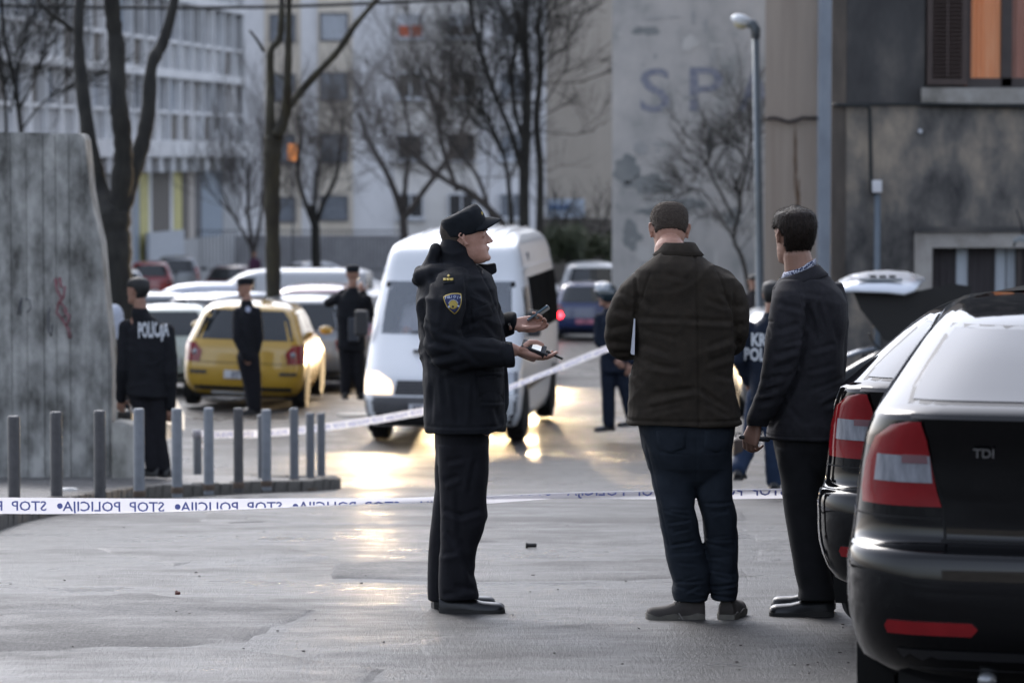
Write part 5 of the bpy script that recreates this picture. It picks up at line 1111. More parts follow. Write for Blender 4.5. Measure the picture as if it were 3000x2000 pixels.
m.loft([[P(x, y, 33.45) for x, y in pr], [P(x, y, 33.62) for x, y in pr]]); m.build('lining', TGB, tg, world=True)
m = MB(); 
for x in (2556, 2584, 2612): a = P(x - 9, 806, 33.62); b = P(x + 9, 813, 33.62); m.box(a.x, b.x, 33.52, 33.60, b.z, a.z)
m.build('light_slots', WELL, tg, world=True)
m = MB(); a = P(2510, 815, 33.6); b = P(2640, 823, 33.6); m.box(a.x, b.x, 33.50, 33.56, b.z, a.z); m.build('plate_recess', GREY, tg, world=True)
m = MB(); m.tube([P(x, y, 33.8) for x, y in [(2545, 975), (2560, 1005), (2585, 1030)]], .012, 6); m.tube([P(x, y, 33.8) for x, y in [(2530, 1020), (2527, 1045)]], .02, 6); m.build('gas_strut', BLK, tg, world=True)
bd_ = thing('boot_sill', 'curved grey boot edge and bumper of the open estate beside the suited man', 'bumper', P(2480, 1060, 33.2))
strip([(2440, 1050), (2470, 1036), (2510, 1022), (2560, 1011)], [(2440, 1060), (2470, 1046), (2512, 1031), (2560, 1019)], 33.3, 33.2, paint('paint_bluegrey', (.20, .22, .25), .25, metal=.4), 'rim_edge', bd_)
m = MB(); pr = [(2425, 1105), (2470, 1085), (2520, 1056), (2570, 1030), (2640, 1000), (2700, 1250), (2420, 1250)]; m.loft([[P(x, y, 33.0) for x, y in pr], [P(x, y, 33.25) for x, y in pr]]); m.build('bumper', M('bumper_dark', (.02, .022, .025), .3, var=.1, coat=.6), bd_, world=True, bevel=.04)
# ================================================================ people
SKIN = M('skin', (.36, .19, .135), .5, var=.25, scale=18, col2=(.50, .29, .215), bump=.08, bscale=160, spec=.4)
SKIN2 = M('skin_tan', (.25, .135, .09), .5, var=.25, scale=14, col2=(.36, .20, .145), bump=.08, bscale=160)
SKIN3 = M('skin_face', (.38, .19, .135), .46, var=.3, scale=20, col2=(.56, .33, .25), bump=.12, bscale=200, spec=.5)
def cloth(name, col, col2, rough=.85, sc=14, b=.25, bs=420, sheen=.0): return M(name, col, rough, var=.5, scale=sc, col2=col2, bump=b, bscale=bs, sheen=sheen, spec=.25)
JK = cloth('uniform_black', (.0055, .006, .008), (.012, .013, .017)); TR = cloth('trouser_black', (.006, .006, .008), (.012, .012, .016))
CAPM = cloth('cap_black', (.005, .0065, .009), (.011, .014, .018)); SHOE = M('shoe_leather', (.010, .010, .011), .30, var=.2, spec=.4); SOLE = M('shoe_sole', (.02, .019, .018), .7, var=.2)
BRJ = cloth('jacket_brown', (.018, .014, .010), (.036, .028, .020), .9, 22); JEAN = cloth('jeans_blue', (.008, .012, .018), (.022, .029, .040), .85, 10, .4, 500); GRJ = cloth('suit_charcoal', (.013, .0125, .015), (.026, .025, .029), .85, 30); GTR = cloth('suit_trousers', (.008, .008, .009), (.015, .015, .017))
NAVY = cloth('uniform_navy', (.005, .0085, .018), (.011, .017, .032)); LETW = M('letter_white', (.42, .44, .46), .7, var=.25, scale=40, col2=(.60, .62, .64)); HAIRG = M('hair_greybrown', (.035, .027, .021), .8, var=.6, spec=.2, scale=160, col2=(.09, .072, .058), bump=.5, bscale=300); HAIRD = M('hair_dark', (.008, .006, .005), .6, var=.6, scale=90, spec=.2, col2=(.028, .019, .014), stretch=(1, 1, .3), bump=.35, bscale=260); HAIRB = M('hair_black', (.008, .008, .008), .6, var=.3)
GOLD = M('gold_thread', (.45, .33, .06), .5, var=.3, scale=300); PBLUE = M('patch_blue', (.012, .02, .09), .7, var=.2, scale=80); PLETT = M('patch_letter', (.45, .50, .62), .6, var=0)

def frame_of(fwd, up=Vector((0, 0, 1))):
    f = Vector(fwd).normalized(); r = f.cross(Vector(up)).normalized(); u = r.cross(f).normalized()
    return Matrix((r, f, u)).transposed()   # columns: right, forward, up
def sring(c, ax, ay, e=2.3, n=28):
    out = []
    for j in range(n):
        a = 2 * math.pi * j / n; ca_, sa_ = math.cos(a), math.sin(a)
        out.append(Vector(c) + ax * (math.copysign(abs(ca_) ** (2 / e), ca_)) + ay * (math.copysign(abs(sa_) ** (2 / e), sa_)))
    return out
HP = [  # z, y back, y front, half width
    (-.004, .035, .070, .020), (.006, .010, .088, .034), (.020, -.020, .097, .046), (.040, -.045, .096, .055), (.060, -.065, .097, .060), (.078, -.080, .093, .063), (.095, -.090, .094, .067), (.112, -.098, .094, .070),
    (.128, -.103, .096, .073), (.145, -.106, .101, .0755), (.160, -.107, .100, .077), (.178, -.104, .095, .077), (.195, -.097, .085, .073), (.210, -.085, .068, .064), (.222, -.066, .045, .050), (.230, -.040, .018, .031), (.234, -.020, -.004, .012)]
def head_geo(mb, c, fwd, s=1., up=Vector((0, 0, 1)), ears=True, face=True):
    """c: chin level point under the ear axis"""
    Rm = frame_of(fwd, up); T = lambda x, y, z: Vector(c) + Rm @ (Vector((x, y, z)) * s)
    rings = []
    for z, yb, yf, w in HP:
        cy = (yb + yf) / 2; rings.append([T(p.x, p.y, z) for p in sring((0, cy, 0), Vector((w, 0, 0)), Vector((0, (yf - yb) / 2, 0)), 2.25, 30)])
    mb.loft(rings)
    if face:
        # nose
        mb.loft([[T(x, y, z) for x, y in ((-w, yb), (w, yb), (w * .55, yf), (-w * .55, yf))] for z, w, yb, yf in ((.134, .008, .085, .100), (.118, .009, .085, .108), (.104, .011, .085, .117), (.094, .015, .085, .124), (.086, .017, .085, .122), (.080, .013, .085, .110))])
        mb.ell(T(0, .118, .090), .0085 * s, .008 * s, .008 * s, 10)
        for sg in (-1, 1):
            mb.ell(T(sg * .011, .106, .086), .007 * s, .010 * s, .007 * s, 8)
            mb.cap(T(sg * .012, .096, .143), T(sg * .045, .083, .142), .0085 * s, .0075 * s, 8)      # brow
            mb.ell(T(sg * .034, .080, .1225), .016 * s, .012 * s, .016 * s, 12)                          # eyelid
        mb.cap(T(-.018, .095, .066), T(.018, .095, .066), .0055 * s, .0055 * s, 8); mb.cap(T(-.015, .096, .056), T(.015, .096, .056), .0065 * s, .0065 * s, 8)
        mb.cap(T(-.012, .088, .017), T(.012, .088, .017), .016 * s, .016 * s, 10)
    if ears:
        for sg in (-1, 1):
            R2 = Rm @ Matrix.Rotation(sg * rad(18), 3, 'Z') @ Matrix.Rotation(rad(-12), 3, 'X')
            e = MB(); n = 16
            for k in range(n):  # ear rim as curved tube + lobe
                pass
            pts = [T(sg * x, y, z) for x, y, z in [(.076, .008, .090), (.079, .006, .100), (.085, -.004, .115), (.089, -.014, .128), (.089, -.022, .138), (.086, -.016, .147), (.080, -.002, .147), (.077, .008, .138)]]
            mb.tube(pts, [v * s for v in (.006, .005, .0045, .0045, .0045, .0045, .0045, .004)], 8)
            mb.ell(T(sg * .078, -.003, .120), .006 * s, .014 * s, .026 * s, 10); mb.ell(T(sg * .079, .003, .095), .005 * s, .007 * s, .010 * s, 8)
    return T
def head_details(T, s, parent, brow=HAIRG, rn=(1, -1), fwd=None):
    for sg in (-1, 1):
        m = MB(); m.ell(T(sg * .031, .0845, .1235), .0105 * s, .0115 * s, .0095 * s, 12); ey = m.build('eye', M('eye_white', (.16, .13, .12), .2, var=0, coat=.5), parent, world=True, smooth=True)
        m = MB(); m.ell(T(sg * .031, .0915, .1235), .0048 * s, .0042 * s, .005 * s, 10); m.build('iris', M('iris_dark', (.03, .02, .015), .2, var=0), ey, world=True, smooth=True)
        m = MB(); m.tube([T(sg * .012, .106, .141), T(sg * .03, .101, .147), T(sg * .048, .086, .142)], [.003 * s, .004 * s, .002 * s], 6, flat=.6); m.build('eyebrow', brow, parent, world=True, smooth=True)
    m = MB(); m.tube([T(-.020, .0905, .061), T(-.01, .0985, .0605), T(0, .100, .0615), T(.01, .0985, .0605), T(.020, .0905, .061)], [.001, .0045 * s, .005 * s, .0045 * s, .001], 8, flat=.8); m.build('lips', M('lips', (.26, .10, .085), .5, var=.1), parent, world=True, smooth=True)
def hair_geo(mb, T, s, style='short', grow=.007, hairline=.150, nape=.075, n=34):
    """cap of hair over the cranium, lower at the back than at the forehead"""
    rows = [h for h in HP if h[0] >= nape - .02]
    rings = []
    for z, yb, yf, w in rows + [(.242, -.012, -.008, .004)]:
        g = grow * (1.0 if z < .235 else 1.0); cy = (yb + yf) / 2; rr_ = []
        for p in sring((0, cy, 0), Vector((w + g, 0, 0)), Vector((0, (yf - yb) / 2 + g, 0)), 2.25, n):
            zz = z + (g if z > .19 else 0); x, y = p.x, p.y
            lim = hairline if y > .02 else (nape + (hairline - nape - .03) * max(0, (y + .03) / .05) if y > -.03 else nape)
            if abs(x) > .05 and -.03 < y < .012: lim = max(lim, .135 if y > -.005 else .12)
            if z < lim: # pull inside head
                f = .62; x *= f; y = cy + (y - cy) * f
            rr_.append(T(x, y, zz))
        rings.append(rr_)
    mb.loft(rings)
def neck_geo(mb, T, base, s=1., r=.058): mb.cap(T(0, -.030, .05), base, r * s * .98, r * 1.12 * s, 18)
def hand_geo(mb, wrist, fwd, nrm, curl, side, s=1., thumb=None, spread=0.06, splay=.04):
    """fwd: wrist->fingers, nrm: out of the palm; side +1: thumb towards fwd x nrm"""
    f = Vector(fwd).normalized(); nn = (Vector(nrm) - f * Vector(nrm).dot(f)).normalized(); t = f.cross(nn).normalized() * side
    W0 = Vector(wrist)
    rings = []
    for u, hw, th in ((-.03, .027, .021), (0, .028, .019), (.02, .034, .018), (.05, .041, .017), (.08, .043, .015), (.095, .041, .012)):
        rings.append(sring(W0 + f * u * s, t * hw * s, nn * th * s, 2.6, 18))
    mb.loft(rings)
    mb.ell(W0 + (f * .035 + t * .026 + nn * .012) * s, .020 * s, .020 * s, .018 * s, 10)
    L = [(.044, .027, .021), (.048, .031, .023), (.045, .029, .022), (.036, .022, .019)]; rr_ = [(.0098, .0088, .0080), (.0100, .0090, .0080), (.0095, .0086, .0078), (.0085, .0076, .0070)]
    for k in range(4):
        off = (.031 - .0205 * k); p = W0 + (f * (.088 - (.004 if k in (0, 2) else 0) - (.012 if k == 3 else 0)) + t * off) * s
        d = (f + t * splay * (1.5 - k)).normalized(); c_ = curl[k] if hasattr(curl, '__len__') else curl; ang_ = 0
        for j in range(3):
            ang_ += c_[j] if hasattr(c_, '__len__') else c_
            dd = (d * math.cos(ang_) + nn * math.sin(ang_)).normalized(); q = p + dd * L[k][j] * s
            mb.cap(p, q, rr_[k][j] * s, rr_[k][min(j + 1, 2)] * s * .96, 10); p = q
    th = thumb or [(.55, .75, .25), (.75, .45, .30), (.85, .25, .35)]
    p = W0 + (f * .018 + t * .028 + nn * .006) * s
    for (a, b_, c_), l, r0, r1 in zip(th, (.044, .033, .026), (.0145, .0118, .0105), (.0118, .0105, .0088)):
        dd = (f * a + t * b_ + nn * c_).normalized(); q = p + dd * l * s; mb.cap(p, q, r0 * s, r1 * s, 10); p = q
def shoe(parent, heel, d, L=.30, h=.10, w=.105, leather=SHOE, sole=SOLE, name='shoe', toe=.75, trainer=False):
    d = Vector((d[0], d[1], 0)).normalized(); r = Vector((d.y, -d.x, 0)); h0 = Vector(heel)
    T = lambda a, b_, c_: h0 + d * a * L + r * b_ + Vector((0, 0, c_))
    prof = [(-.02, .030, h * .8, .01), (.02, .038, h, 0), (.12, .040, h, 0), (.25, .040, h * 1.0, 0), (.38, .042, h * .93, 0), (.52, .048, h * .80, 0), (.66, .052, h * .68, 0), (.80, .053, h * .64, 0), (.89, .050, h * .62, 0), (.95, .043, h * .58, 0), (.985, .030, h * .50, 0), (1.0, .016, h * .38, .002)]
    m = MB(); rings = []
    for u, hw, hh, lift in prof:
        ring = []; hw *= w / .105
        for j in range(20):
            a = 2 * math.pi * j / 20; ca_, sa_ = math.cos(a), math.sin(a)
            ring.append(T(u, hw * math.copysign(abs(ca_) ** .8, ca_), .018 + lift + (hh - .018) * (max(sa_, 0) ** .8)))
        rings.append(ring)
    m.loft(rings); o = m.build(name, leather, parent, world=True, smooth=True, auto=50)
    m = MB(); rings = []
    for u, hw, hh, lift in prof:
        hw = (hw + .003) * w / .105; top_ = (.020 if u > .4 else .026) if not trainer else .030 + .007 * math.sin(u * 14)
        b0 = 0 if (u < .32 or u > .45) else .006
        rings.append([T(u * 1.01, -hw, b0), T(u * 1.01, -hw * 1.02, top_), T(u * 1.01, hw * 1.02, top_), T(u * 1.01, hw, b0)])
    m.loft(rings); m.build('sole', sole, o, world=True, smooth=True, auto=40)
    # laces
    m = MB()
    for k, u in enumerate((.36, .43, .50)): m.tube([T(u, -.022, h * (.93 - .55 * (u - .34)) - .002), T(u, 0, h * (1.0 - .9 * (u - .34)) + .001), T(u, .022, h * (.93 - .55 * (u - .34)) - .002)], .003, 5)
    m.build('laces', leather if not trainer else M('laces_pale', (.25, .23, .2), .8, var=0), o, world=True, smooth=True)
    return o
def PXR(py, xl, xr, Y, half_y, dyc=0., e=2.4, n=30, tilt=0.):
    """ring whose left and right edges lie under photograph columns xl..xr at depth Y"""
    a = P(xl, py, Y); b = P(xr, py, Y); c = (a + b) / 2; c.y += dyc
    ax = Vector(((b.x - a.x) / 2, 0, (tilt)))
    return sring(c, ax, Vector((0, half_y, 0)), e, n)

def stick_words(parent, garment, txt, c_px, Y, h, wpx, mat, name, tilt=0., bold=.06, dirv=Vector((0, 1, 0)), rot=0.):
    """flat print laid onto a garment along the view"""
    v, f = text_mesh(txt, h, bold * h, 2); mx = max(a for a, b in v); mn = min(a for a, b in v); c = P(c_px[0], c_px[1], Y); sx = wpx * Y / F / (mx - mn)
    bm = bmesh.new(); vv = [bm.verts.new(((a - (mx + mn) / 2) * sx, 0, b - h / 2)) for a, b in v]
    for t in f:
        try: bm.faces.new([vv[i] for i in t])
        except Exception: pass
    step = .012
    W_ = (mx - mn) * sx / 2
    for k in range(int(2 * W_ / step) + 1): bmesh.ops.bisect_plane(bm, geom=bm.verts[:] + bm.edges[:] + bm.faces[:], plane_co=(-W_ + k * step, 0, 0), plane_no=(1, 0, 0))
    for k in range(int(h / step) + 1): bmesh.ops.bisect_plane(bm, geom=bm.verts[:] + bm.edges[:] + bm.faces[:], plane_co=(0, 0, -h / 2 + k * step), plane_no=(0, 0, 1))
    T = garment; Rm = Matrix.Rotation(rot, 3, 'Y'); miss = []
    for q in bm.verts:
        w = Rm @ q.co + Vector((c.x, 0, c.z)); hit = T.ray_cast(Vector((w.x, Y - 1.2, w.z)), Vector((0, 1, 0)))
        if hit[0] is None: miss.append(q); continue
        q.co = hit[0] + Vector((0, -.004, 0))
    bmesh.ops.delete(bm, geom=miss, context='VERTS')
    me = bpy.data.meshes.new(name); L = oloc(parent)
    for q in bm.verts: q.co -= L
    bm.to_mesh(me); bm.free(); me.materials.append(mat); o = bpy.data.objects.new(name, me); COL.objects.link(o); o.parent = parent; return o

# ------------------------------------------------ A: policeman in profile with phone and radio
YA = 14.9
A = thing('person', 'policeman in black jacket and cap in profile holding a phone and a radio', 'person', (P(1350, 1790, YA).x, YA, 0))
fx = Vector((1, 0, 0))
body = MB()
hc = P(1374, 774, YA)     # chin level under the ear
TA = head_geo(body, hc, Vector((1, -.04, .15)), 1.0, Vector((-.15, 0, 1)))
neck_geo(body, TA, P(1345, 800, YA), 1.0, .062)
body.loft([PXR(780, 1300, 1392, YA, .07), PXR(820, 1290, 1410, YA, .10), PXR(880, 1265, 1435, YA, .15), PXR(1000, 1262, 1445, YA, .16), PXR(1120, 1265, 1440, YA, .16), PXR(1260, 1275, 1440, YA, .17), PXR(1300, 1290, 1425, YA, .15)])
for dy, xk in ((-.09, 1342), (.09, 1322)):
    body.chain([P(xk + 5, 1270, YA, dy), P(xk, 1500, YA, dy), P(xk - 8, 1740, YA, dy)], [.065, .045, .036])
    body.chain([P(xk - 8, 1755, YA, dy), P(xk + 60, 1778, YA, dy)], [.036, .024])
# arms
near = [P(1320, 850, YA, -.17), P(1302, 1015, YA, -.26), P(1505, 1018, YA, -.23)]
far = [P(1365, 840, YA, .17), P(1390, 1005, YA, .25), P(1506, 953, YA, .10)]
body.chain(near, [.045, .038, .028]); body.chain(far, [.045, .034, .026])
# near (right) hand palm up under the radio; fingers pass to the far side
hand_geo(body, near[2] + Vector((.012, .0, .002)), Vector((1, .10, -.42)), Vector((.28, .35, .80)), [(.30, .35, .25), (.32, .45, .35), (.35, .55, .4), (.40, .6, .45)], 1, 1.04, thumb=[(.45, .35, .85), (.85, .0, .35), (.95, -.10, .0)], splay=.02)
# far (left) hand palm towards the camera, phone between thumb and fingers
hand_geo(body, far[2] + Vector((.006, -.02, .0)), Vector((1, .02, .02)), Vector((.05, -.85, .45)), [(.35, .55, .5), (.55, .75, .6), (.7, .85, .7), (.85, .9, .7)], 1, 1.0, thumb=[(.75, .15, .65), (.97, -.05, .12), (1, -.15, .05)], splay=-.02)
mA = remesh(body, .0036, 4, .5); bA = place(mA, 'body', SKIN3, A)
head_details(TA, 1.0, A, HAIRG)
hm = MB(); hair_geo(hm, TA, 1.0, grow=.004, hairline=.175, nape=.07); place(remesh(hm, .006, 2), 'hair', HAIRG, A)
# jacket
j = MB()
j.loft([PXR(766, 1290, 1402, YA, .080), PXR(785, 1268, 1418, YA, .12), PXR(805, 1240, 1438, YA, .185, e=2.2), PXR(840, 1228, 1452, YA, .225), PXR(880, 1216, 1462, YA, .235), PXR(940, 1223, 1477, YA, .235), PXR(1000, 1227, 1483, YA, .235), PXR(1060, 1230, 1486, YA, .235), PXR(1120, 1234, 1488, YA, .24), PXR(1180, 1238, 1489, YA, .245), PXR(1235, 1242, 1488, YA, .25), PXR(1262, 1245, 1481, YA, .25)])
j.loft([sring(P(x, y, YA, dy), Vector((a, 0, 0)), Vector((0, b_, 0)), 2.2) for x, y, dy, a, b_ in ((1345, 782, -.10, .04, .05), (1332, 800, -.155, .070, .06), (1318, 828, -.20, .086, .07), (1308, 870, -.235, .090, .078), (1300, 930, -.255, .090, .082), (1304, 1000, -.27, .092, .082), (1312, 1052, -.27, .080, .075))])
def axring(p, hz, hy, tz=0, n=26, e=2.3): return sring(p, Vector((tz, 0, hz)), Vector((0, hy, 0)), e, n)
j.loft([axring(P(x, y, YA, dy), hz, hy, .0) for x, y, dy, hz, hy in ((1262, 1030, -.26, .030, .04), (1290, 1026, -.27, .085, .075), (1340, 1025, -.27, .085, .078), (1400, 1022, -.262, .077, .074), (1460, 1022, -.252, .069, .070), (1503, 1025, -.245, .064, .066), (1509, 1027, -.243, .062, .064))])
j.chain([P(1365, 822, YA, .19), P(1392, 1000, YA, .26)], [.09, .08])
j.loft([axring(P(x, y, YA, dy), hz, hy) for x, y, dy, hz, hy in ((1380, 1005, .26, .05, .06), (1405, 995, .24, .068, .07), (1450, 975, .19, .062, .066), (1490, 958, .13, .058, .066), (1511, 953, .10, .053, .060))])
# collar + hood
j.loft([PXR(700, 1302, 1362, YA, .060, e=2.1), PXR(722, 1296, 1376, YA, .078, e=2.1), PXR(745, 1291, 1386, YA, .084, e=2.1), PXR(770, 1282, 1398, YA, .098), PXR(800, 1262, 1410, YA, .13)])
for dy in (-.075, 0, .075): j.chain([P(1325, 795, YA, dy * 1.4), P(1270, 800, YA, dy * 1.2), P(1236, 812, YA, dy)], [.045, .052, .040])
j.chain([P(1232, 818, YA, -.03), P(1230, 800, YA, .05)], [.036, .034])
j.loft([sring(P(x, y, YA, dy), Vector((a, 0, 0)), Vector((0, b_, 0)), 2.5) for x, y, dy, a, b_ in ((1275, 718, -.02, .012, .02), (1274, 730, -.02, .020, .045), (1268, 752, -.02, .032, .06), (1262, 780, -.02, .040, .075), (1262, 805, -.01, .055, .09))])
j.chain([P(1362, 770, YA, -.08), P(1392, 812, YA, -.09), P(1430, 850, YA, -.08), P(1462, 900, YA, -.05)], [.016, .022, .022, .016])
mJ = remesh(j, .0058, 9, .5)
wrinkle(mJ, .016, 1.3, 6.0)
# pressed creases: placket edge, pocket, seams
v = getv(mJ); n_ = getn(mJ)
def crease(v, d, x0, z0, x1, z1, w=.006, depth=.004, ymax=99):
    ax_, az_ = x1 - x0, z1 - z0; L2 = ax_ * ax_ + az_ * az_; t = np.clip(((v[:, 0] - x0) * ax_ + (v[:, 2] - z0) * az_) / L2, 0, 1)
    dist = np.hypot(v[:, 0] - x0 - ax_ * t, v[:, 2] - z0 - az_ * t); sd_ = ((v[:, 0] - x0) * az_ - (v[:, 2] - z0) * ax_) / math.sqrt(L2); en = np.clip(np.minimum(t, 1 - t) * 6 + .15, 0, 1) if w > .0055 else 1
    return d + (-depth * np.exp(-(dist / w) ** 2) + .7 * depth * np.exp(-((sd_ - 1.9 * w) / w) ** 2) * (dist < 4 * w) * (w > .0055)) * (v[:, 1] < ymax) * en
def folds(me, Y, lst, depth=.009, w=.011, hem=()):
    v = getv(me); n_ = getn(me); d = np.zeros(len(v))
    for q_ in lst:
        a = P(q_[0], q_[1], Y); b = P(q_[2], q_[3], Y); k_ = q_[4] if len(q_) > 4 else 1; d = crease(v, d, a.x, a.z, b.x, b.z, w * (.7 + .5 * k_), depth * k_, Y + .02)
    for q_ in hem:
        a = P(q_[0], q_[1], Y); b = P(q_[2], q_[3], Y); d = crease(v, d, a.x, a.z, b.x, b.z, .005, .005, Y + .05)
    setv(me, v + n_ * d[:, None])
d = np.zeros(len(v))
for (xa, ya, xb, yb_) in [(1392, 1088, 1478, 1090), (1398, 1090, 1404, 1165), (1404, 1166, 1480, 1172), (1380, 860, 1384, 960), (1378, 915, 1440, 905), (1440, 905, 1452, 890), (1362, 790, 1376, 935), (1380, 855, 1420, 875), (1242, 1240, 1484, 1238)]:
    a = P(xa, ya, YA); b = P(xb, yb_, YA); d = crease(v, d, a.x, a.z, b.x, b.z, ymax=YA + .02)
setv(mJ, v + n_ * d[:, None])
folds(mJ, YA, [(1262, 985, 1330, 1000, 1), (1255, 1040, 1350, 1018, 1), (1300, 960, 1382, 985, .8), (1290, 1075, 1380, 1048, .8), (1380, 1000, 1470, 1010, .5), (1240, 930, 1290, 950, .6), (1342, 960, 1400, 930, .7), (1350, 1000, 1420, 1060, .5), (1238, 880, 1270, 1000, .7), (1262, 800, 1300, 860, .7), (1330, 1110, 1345, 1230, .5), (1270, 1110, 1262, 1240, .6), (1300, 1090, 1310, 1180, .5), (1420, 930, 1465, 985, .6), (1390, 840, 1450, 885, .7), (1450, 1180, 1470, 1240, .6), (1390, 1100, 1384, 1235, .5), (1232, 1010, 1246, 1100, .6), (1310, 870, 1300, 950, .5)], .010, .012, [(1470, 985, 1476, 1068), (1395, 770, 1440, 850), (1440, 850, 1478, 960), (1478, 960, 1484, 1240)])
jA = place(mJ, 'jacket', JK, A); bvA = bvh_of(jA)
m = MB(); c_ = [P(x, y, YA, .03) for x, y in ((1396, 772), (1424, 775), (1452, 771), (1456, 798), (1442, 806), (1430, 822), (1408, 830))]; m.loft([c_, [p + Vector((0, .06, 0)) for p in c_]]); m.build('collar_flap', JK, A, world=True, bevel=.008)
m = MB(); m.tube([P(1412, 790, YA, -.075), P(1418, 815, YA, -.085), P(1428, 832, YA, -.085)], .004, 6); m.build('zip', M('zip_grey', (.10, .09, .08), .4, metal=.6, var=0), A, world=True, smooth=True)
def on_garment(bv, px, py, Y, off=.003):
    w = P(px, py, Y); h = bv.ray_cast(CAM, (w - CAM).normalized()); 
    if h[0] is None: return w
    return h[0] + (CAM - h[0]).normalized() * off
def decal(bv, pts, Y, mat, name, parent, off=.004, sub=5):
    """small flat badge following the garment"""
    c = (sum(p[0] for p in pts) / len(pts), sum(p[1] for p in pts) / len(pts)); n = len(pts); rings = []
    for k in range(1, sub + 1): rings.append([(c[0] + (x - c[0]) * k / sub, c[1] + (y - c[1]) * k / sub) for x, y in pts])
    vs_ = [on_garment(bv, c[0], c[1], Y, off)]; 
    for r in rings: vs_ += [on_garment(bv, x, y, Y, off) for x, y in r]
    vs_ += [on_garment(bv, x, y, Y, -.002) for x, y in rings[-1]]
    fs = [(0, 1 + i, 1 + (i + 1) % n) for i in range(n)]
    for k in range(sub): fs += [(1 + k * n + i, 1 + k * n + (i + 1) % n, 1 + (k + 1) * n + (i + 1) % n, 1 + (k + 1) * n + i) for i in range(n)]
    m = MB(); m.add(vs_, fs); return m.build(name, mat, parent, world=True, smooth=True)
shield = [(1298, 869), (1306, 864), (1322, 859), (1340, 858), (1351, 860), (1353, 872), (1352, 888), (1347, 903), (1340, 914), (1332, 921), (1320, 911), (1309, 899), (1302, 885)]
pa = decal(bvA, shield, YA, GOLD, 'arm_badge', A, .004)
cx_, cy_ = 1327, 885; decal(bvA, [(cx_ + (x - cx_) * .90, cy_ + (y - cy_) * .90) for x, y in shield], YA, PBLUE, 'badge_field', pa, .0065)
decal(bvA, [(1328 + 13.5 * math.cos(a), 892 + 13.5 * math.sin(a)) for a in [k * math.pi / 8 for k in range(16)]], YA, GOLD, 'badge_disc', pa, .0085)
for k in range(9):
    a = math.pi * (1.08 + .84 * k / 8); x, y = 1328 + 13.5 * math.cos(a), 891 + 13.5 * math.sin(a); decal(bvA, [(x - 1.3, y - 1.3), (x + 1.3, y - 1.3), (x + 1.3, y + 1.3), (x - 1.3, y + 1.3)], YA, PLETT, 'badge_stitch', pa, .0105, 1)
for x, y in ((1315, 899), (1343, 897), (1327, 898)): decal(bvA, [(x + 3.4 * math.cos(a), y + 3.4 * math.sin(a)) for a in [k * math.pi / 4 for k in range(8)]], YA, PLETT if x != 1327 else M('badge_dark', (.02, .02, .03), .7, var=0), 'badge_emblem', pa, .0105, 1)
for k, chh in enumerate('POLICIJA'):
    px_ = 1304.5 + 5.9 * k; py_ = 876.5 - 5.0 * math.sin(min(1, (k + .5) / 6) * math.pi / 2) + (0 if k < 6 else 1.2)
    vtx, fcs = text_mesh(chh, .0125, .0008, 2); m = MB(); a_ = rad(14 - 4.6 * k); q = []
    for (x, y) in vtx:
        xx = px_ + (x * math.cos(a_) - y * math.sin(a_)) * F / YA * .62; yy = py_ - (x * math.sin(a_) + y * math.cos(a_)) * F / YA * .85; q.append(on_garment(bvA, xx, yy, YA, .0092))
    m.add(q, fcs); m.build('badge_letter', PLETT, pa, world=True)
for nm_, pts in (('chest_pocket_flap', [(1382, 905), (1432, 890), (1444, 912), (1440, 926), (1386, 946)]), ('hip_pocket', [(1398, 1090), (1474, 1092), (1476, 1168), (1404, 1162)]), ('pocket_flap', [(1394, 1082), (1478, 1086), (1477, 1106), (1396, 1104)])): decal(bvA, pts, YA, JK, nm_, A, .007 if 'flap' in nm_ else .004, 5)
# rank slide
rk_ = decal(bvA, [(1299, 801), (1328, 798), (1330, 828), (1298, 832)], YA, CAPM, 'rank_slide', A, .006)
for k in range(3): decal(bvA, [(1298.5 + k * 10.2, 815), (1307.5 + k * 10.2, 814), (1307.5 + k * 10.2, 821), (1298.5 + k * 10.2, 822)], YA, GOLD, 'rank_bar', rk_, .009, 2)
decal(bvA, [(1314, 803), (1319, 807), (1314, 812), (1309, 808)], YA, GOLD, 'rank_star', rk_, .009, 2)
m = MB()
for x, y, dy in ((1490, 1006, 0), (1492, 950, 0)):
    w = on_garment(bvA, x, y, YA, .003); m = MB(); m.lathe(w, (0, -1, 0), [(0, .0065), (.003, .0065), (.003, .0035), (.001, .0035)], 12); m.build('snap_button', M('snap_metal', (.12, .11, .10), .4, metal=.7, var=0), A, world=True)
# trousers
t = MB()
t.loft([PXR(1225, 1275, 1436, YA, .19), PXR(1262, 1274, 1432, YA, .185), PXR(1310, 1275, 1431, YA, .175), PXR(1360, 1282, 1428, YA, .14), PXR(1400, 1320, 1400, YA, .08)])
t.loft([PXR(y, a, b_, YA, hy, dy) for y, a, b_, hy, dy in ((1300, 1284, 1431, .095, -.085), (1380, 1286, 1431, .09, -.09), (1440, 1289, 1431, .088, -.095), (1475, 1291, 1430, .086, -.095), (1505, 1292, 1427, .084, -.095), (1545, 1292, 1417, .08, -.095), (1589, 1292, 1398, .078, -.095), (1647, 1290, 1391, .077, -.095), (1682, 1289, 1395, .078, -.095), (1715, 1289, 1401, .08, -.095), (1742, 1290, 1404, .078, -.095))])
t.loft([PXR(y, a, b_, YA, hy, dy) for y, a, b_, hy, dy in ((1300, 1274, 1410, .09, .09), (1380, 1274, 1400, .088, .10), (1437, 1275, 1395, .086, .10), (1499, 1264, 1385, .082, .10), (1589, 1256, 1360, .078, .10), (1696, 1252, 1350, .077, .10), (1764, 1252, 1345, .076, .10))])
mT = remesh(t, .006, 3, .5); wrinkle(mT, .008, 4.2, 5.0, .7)
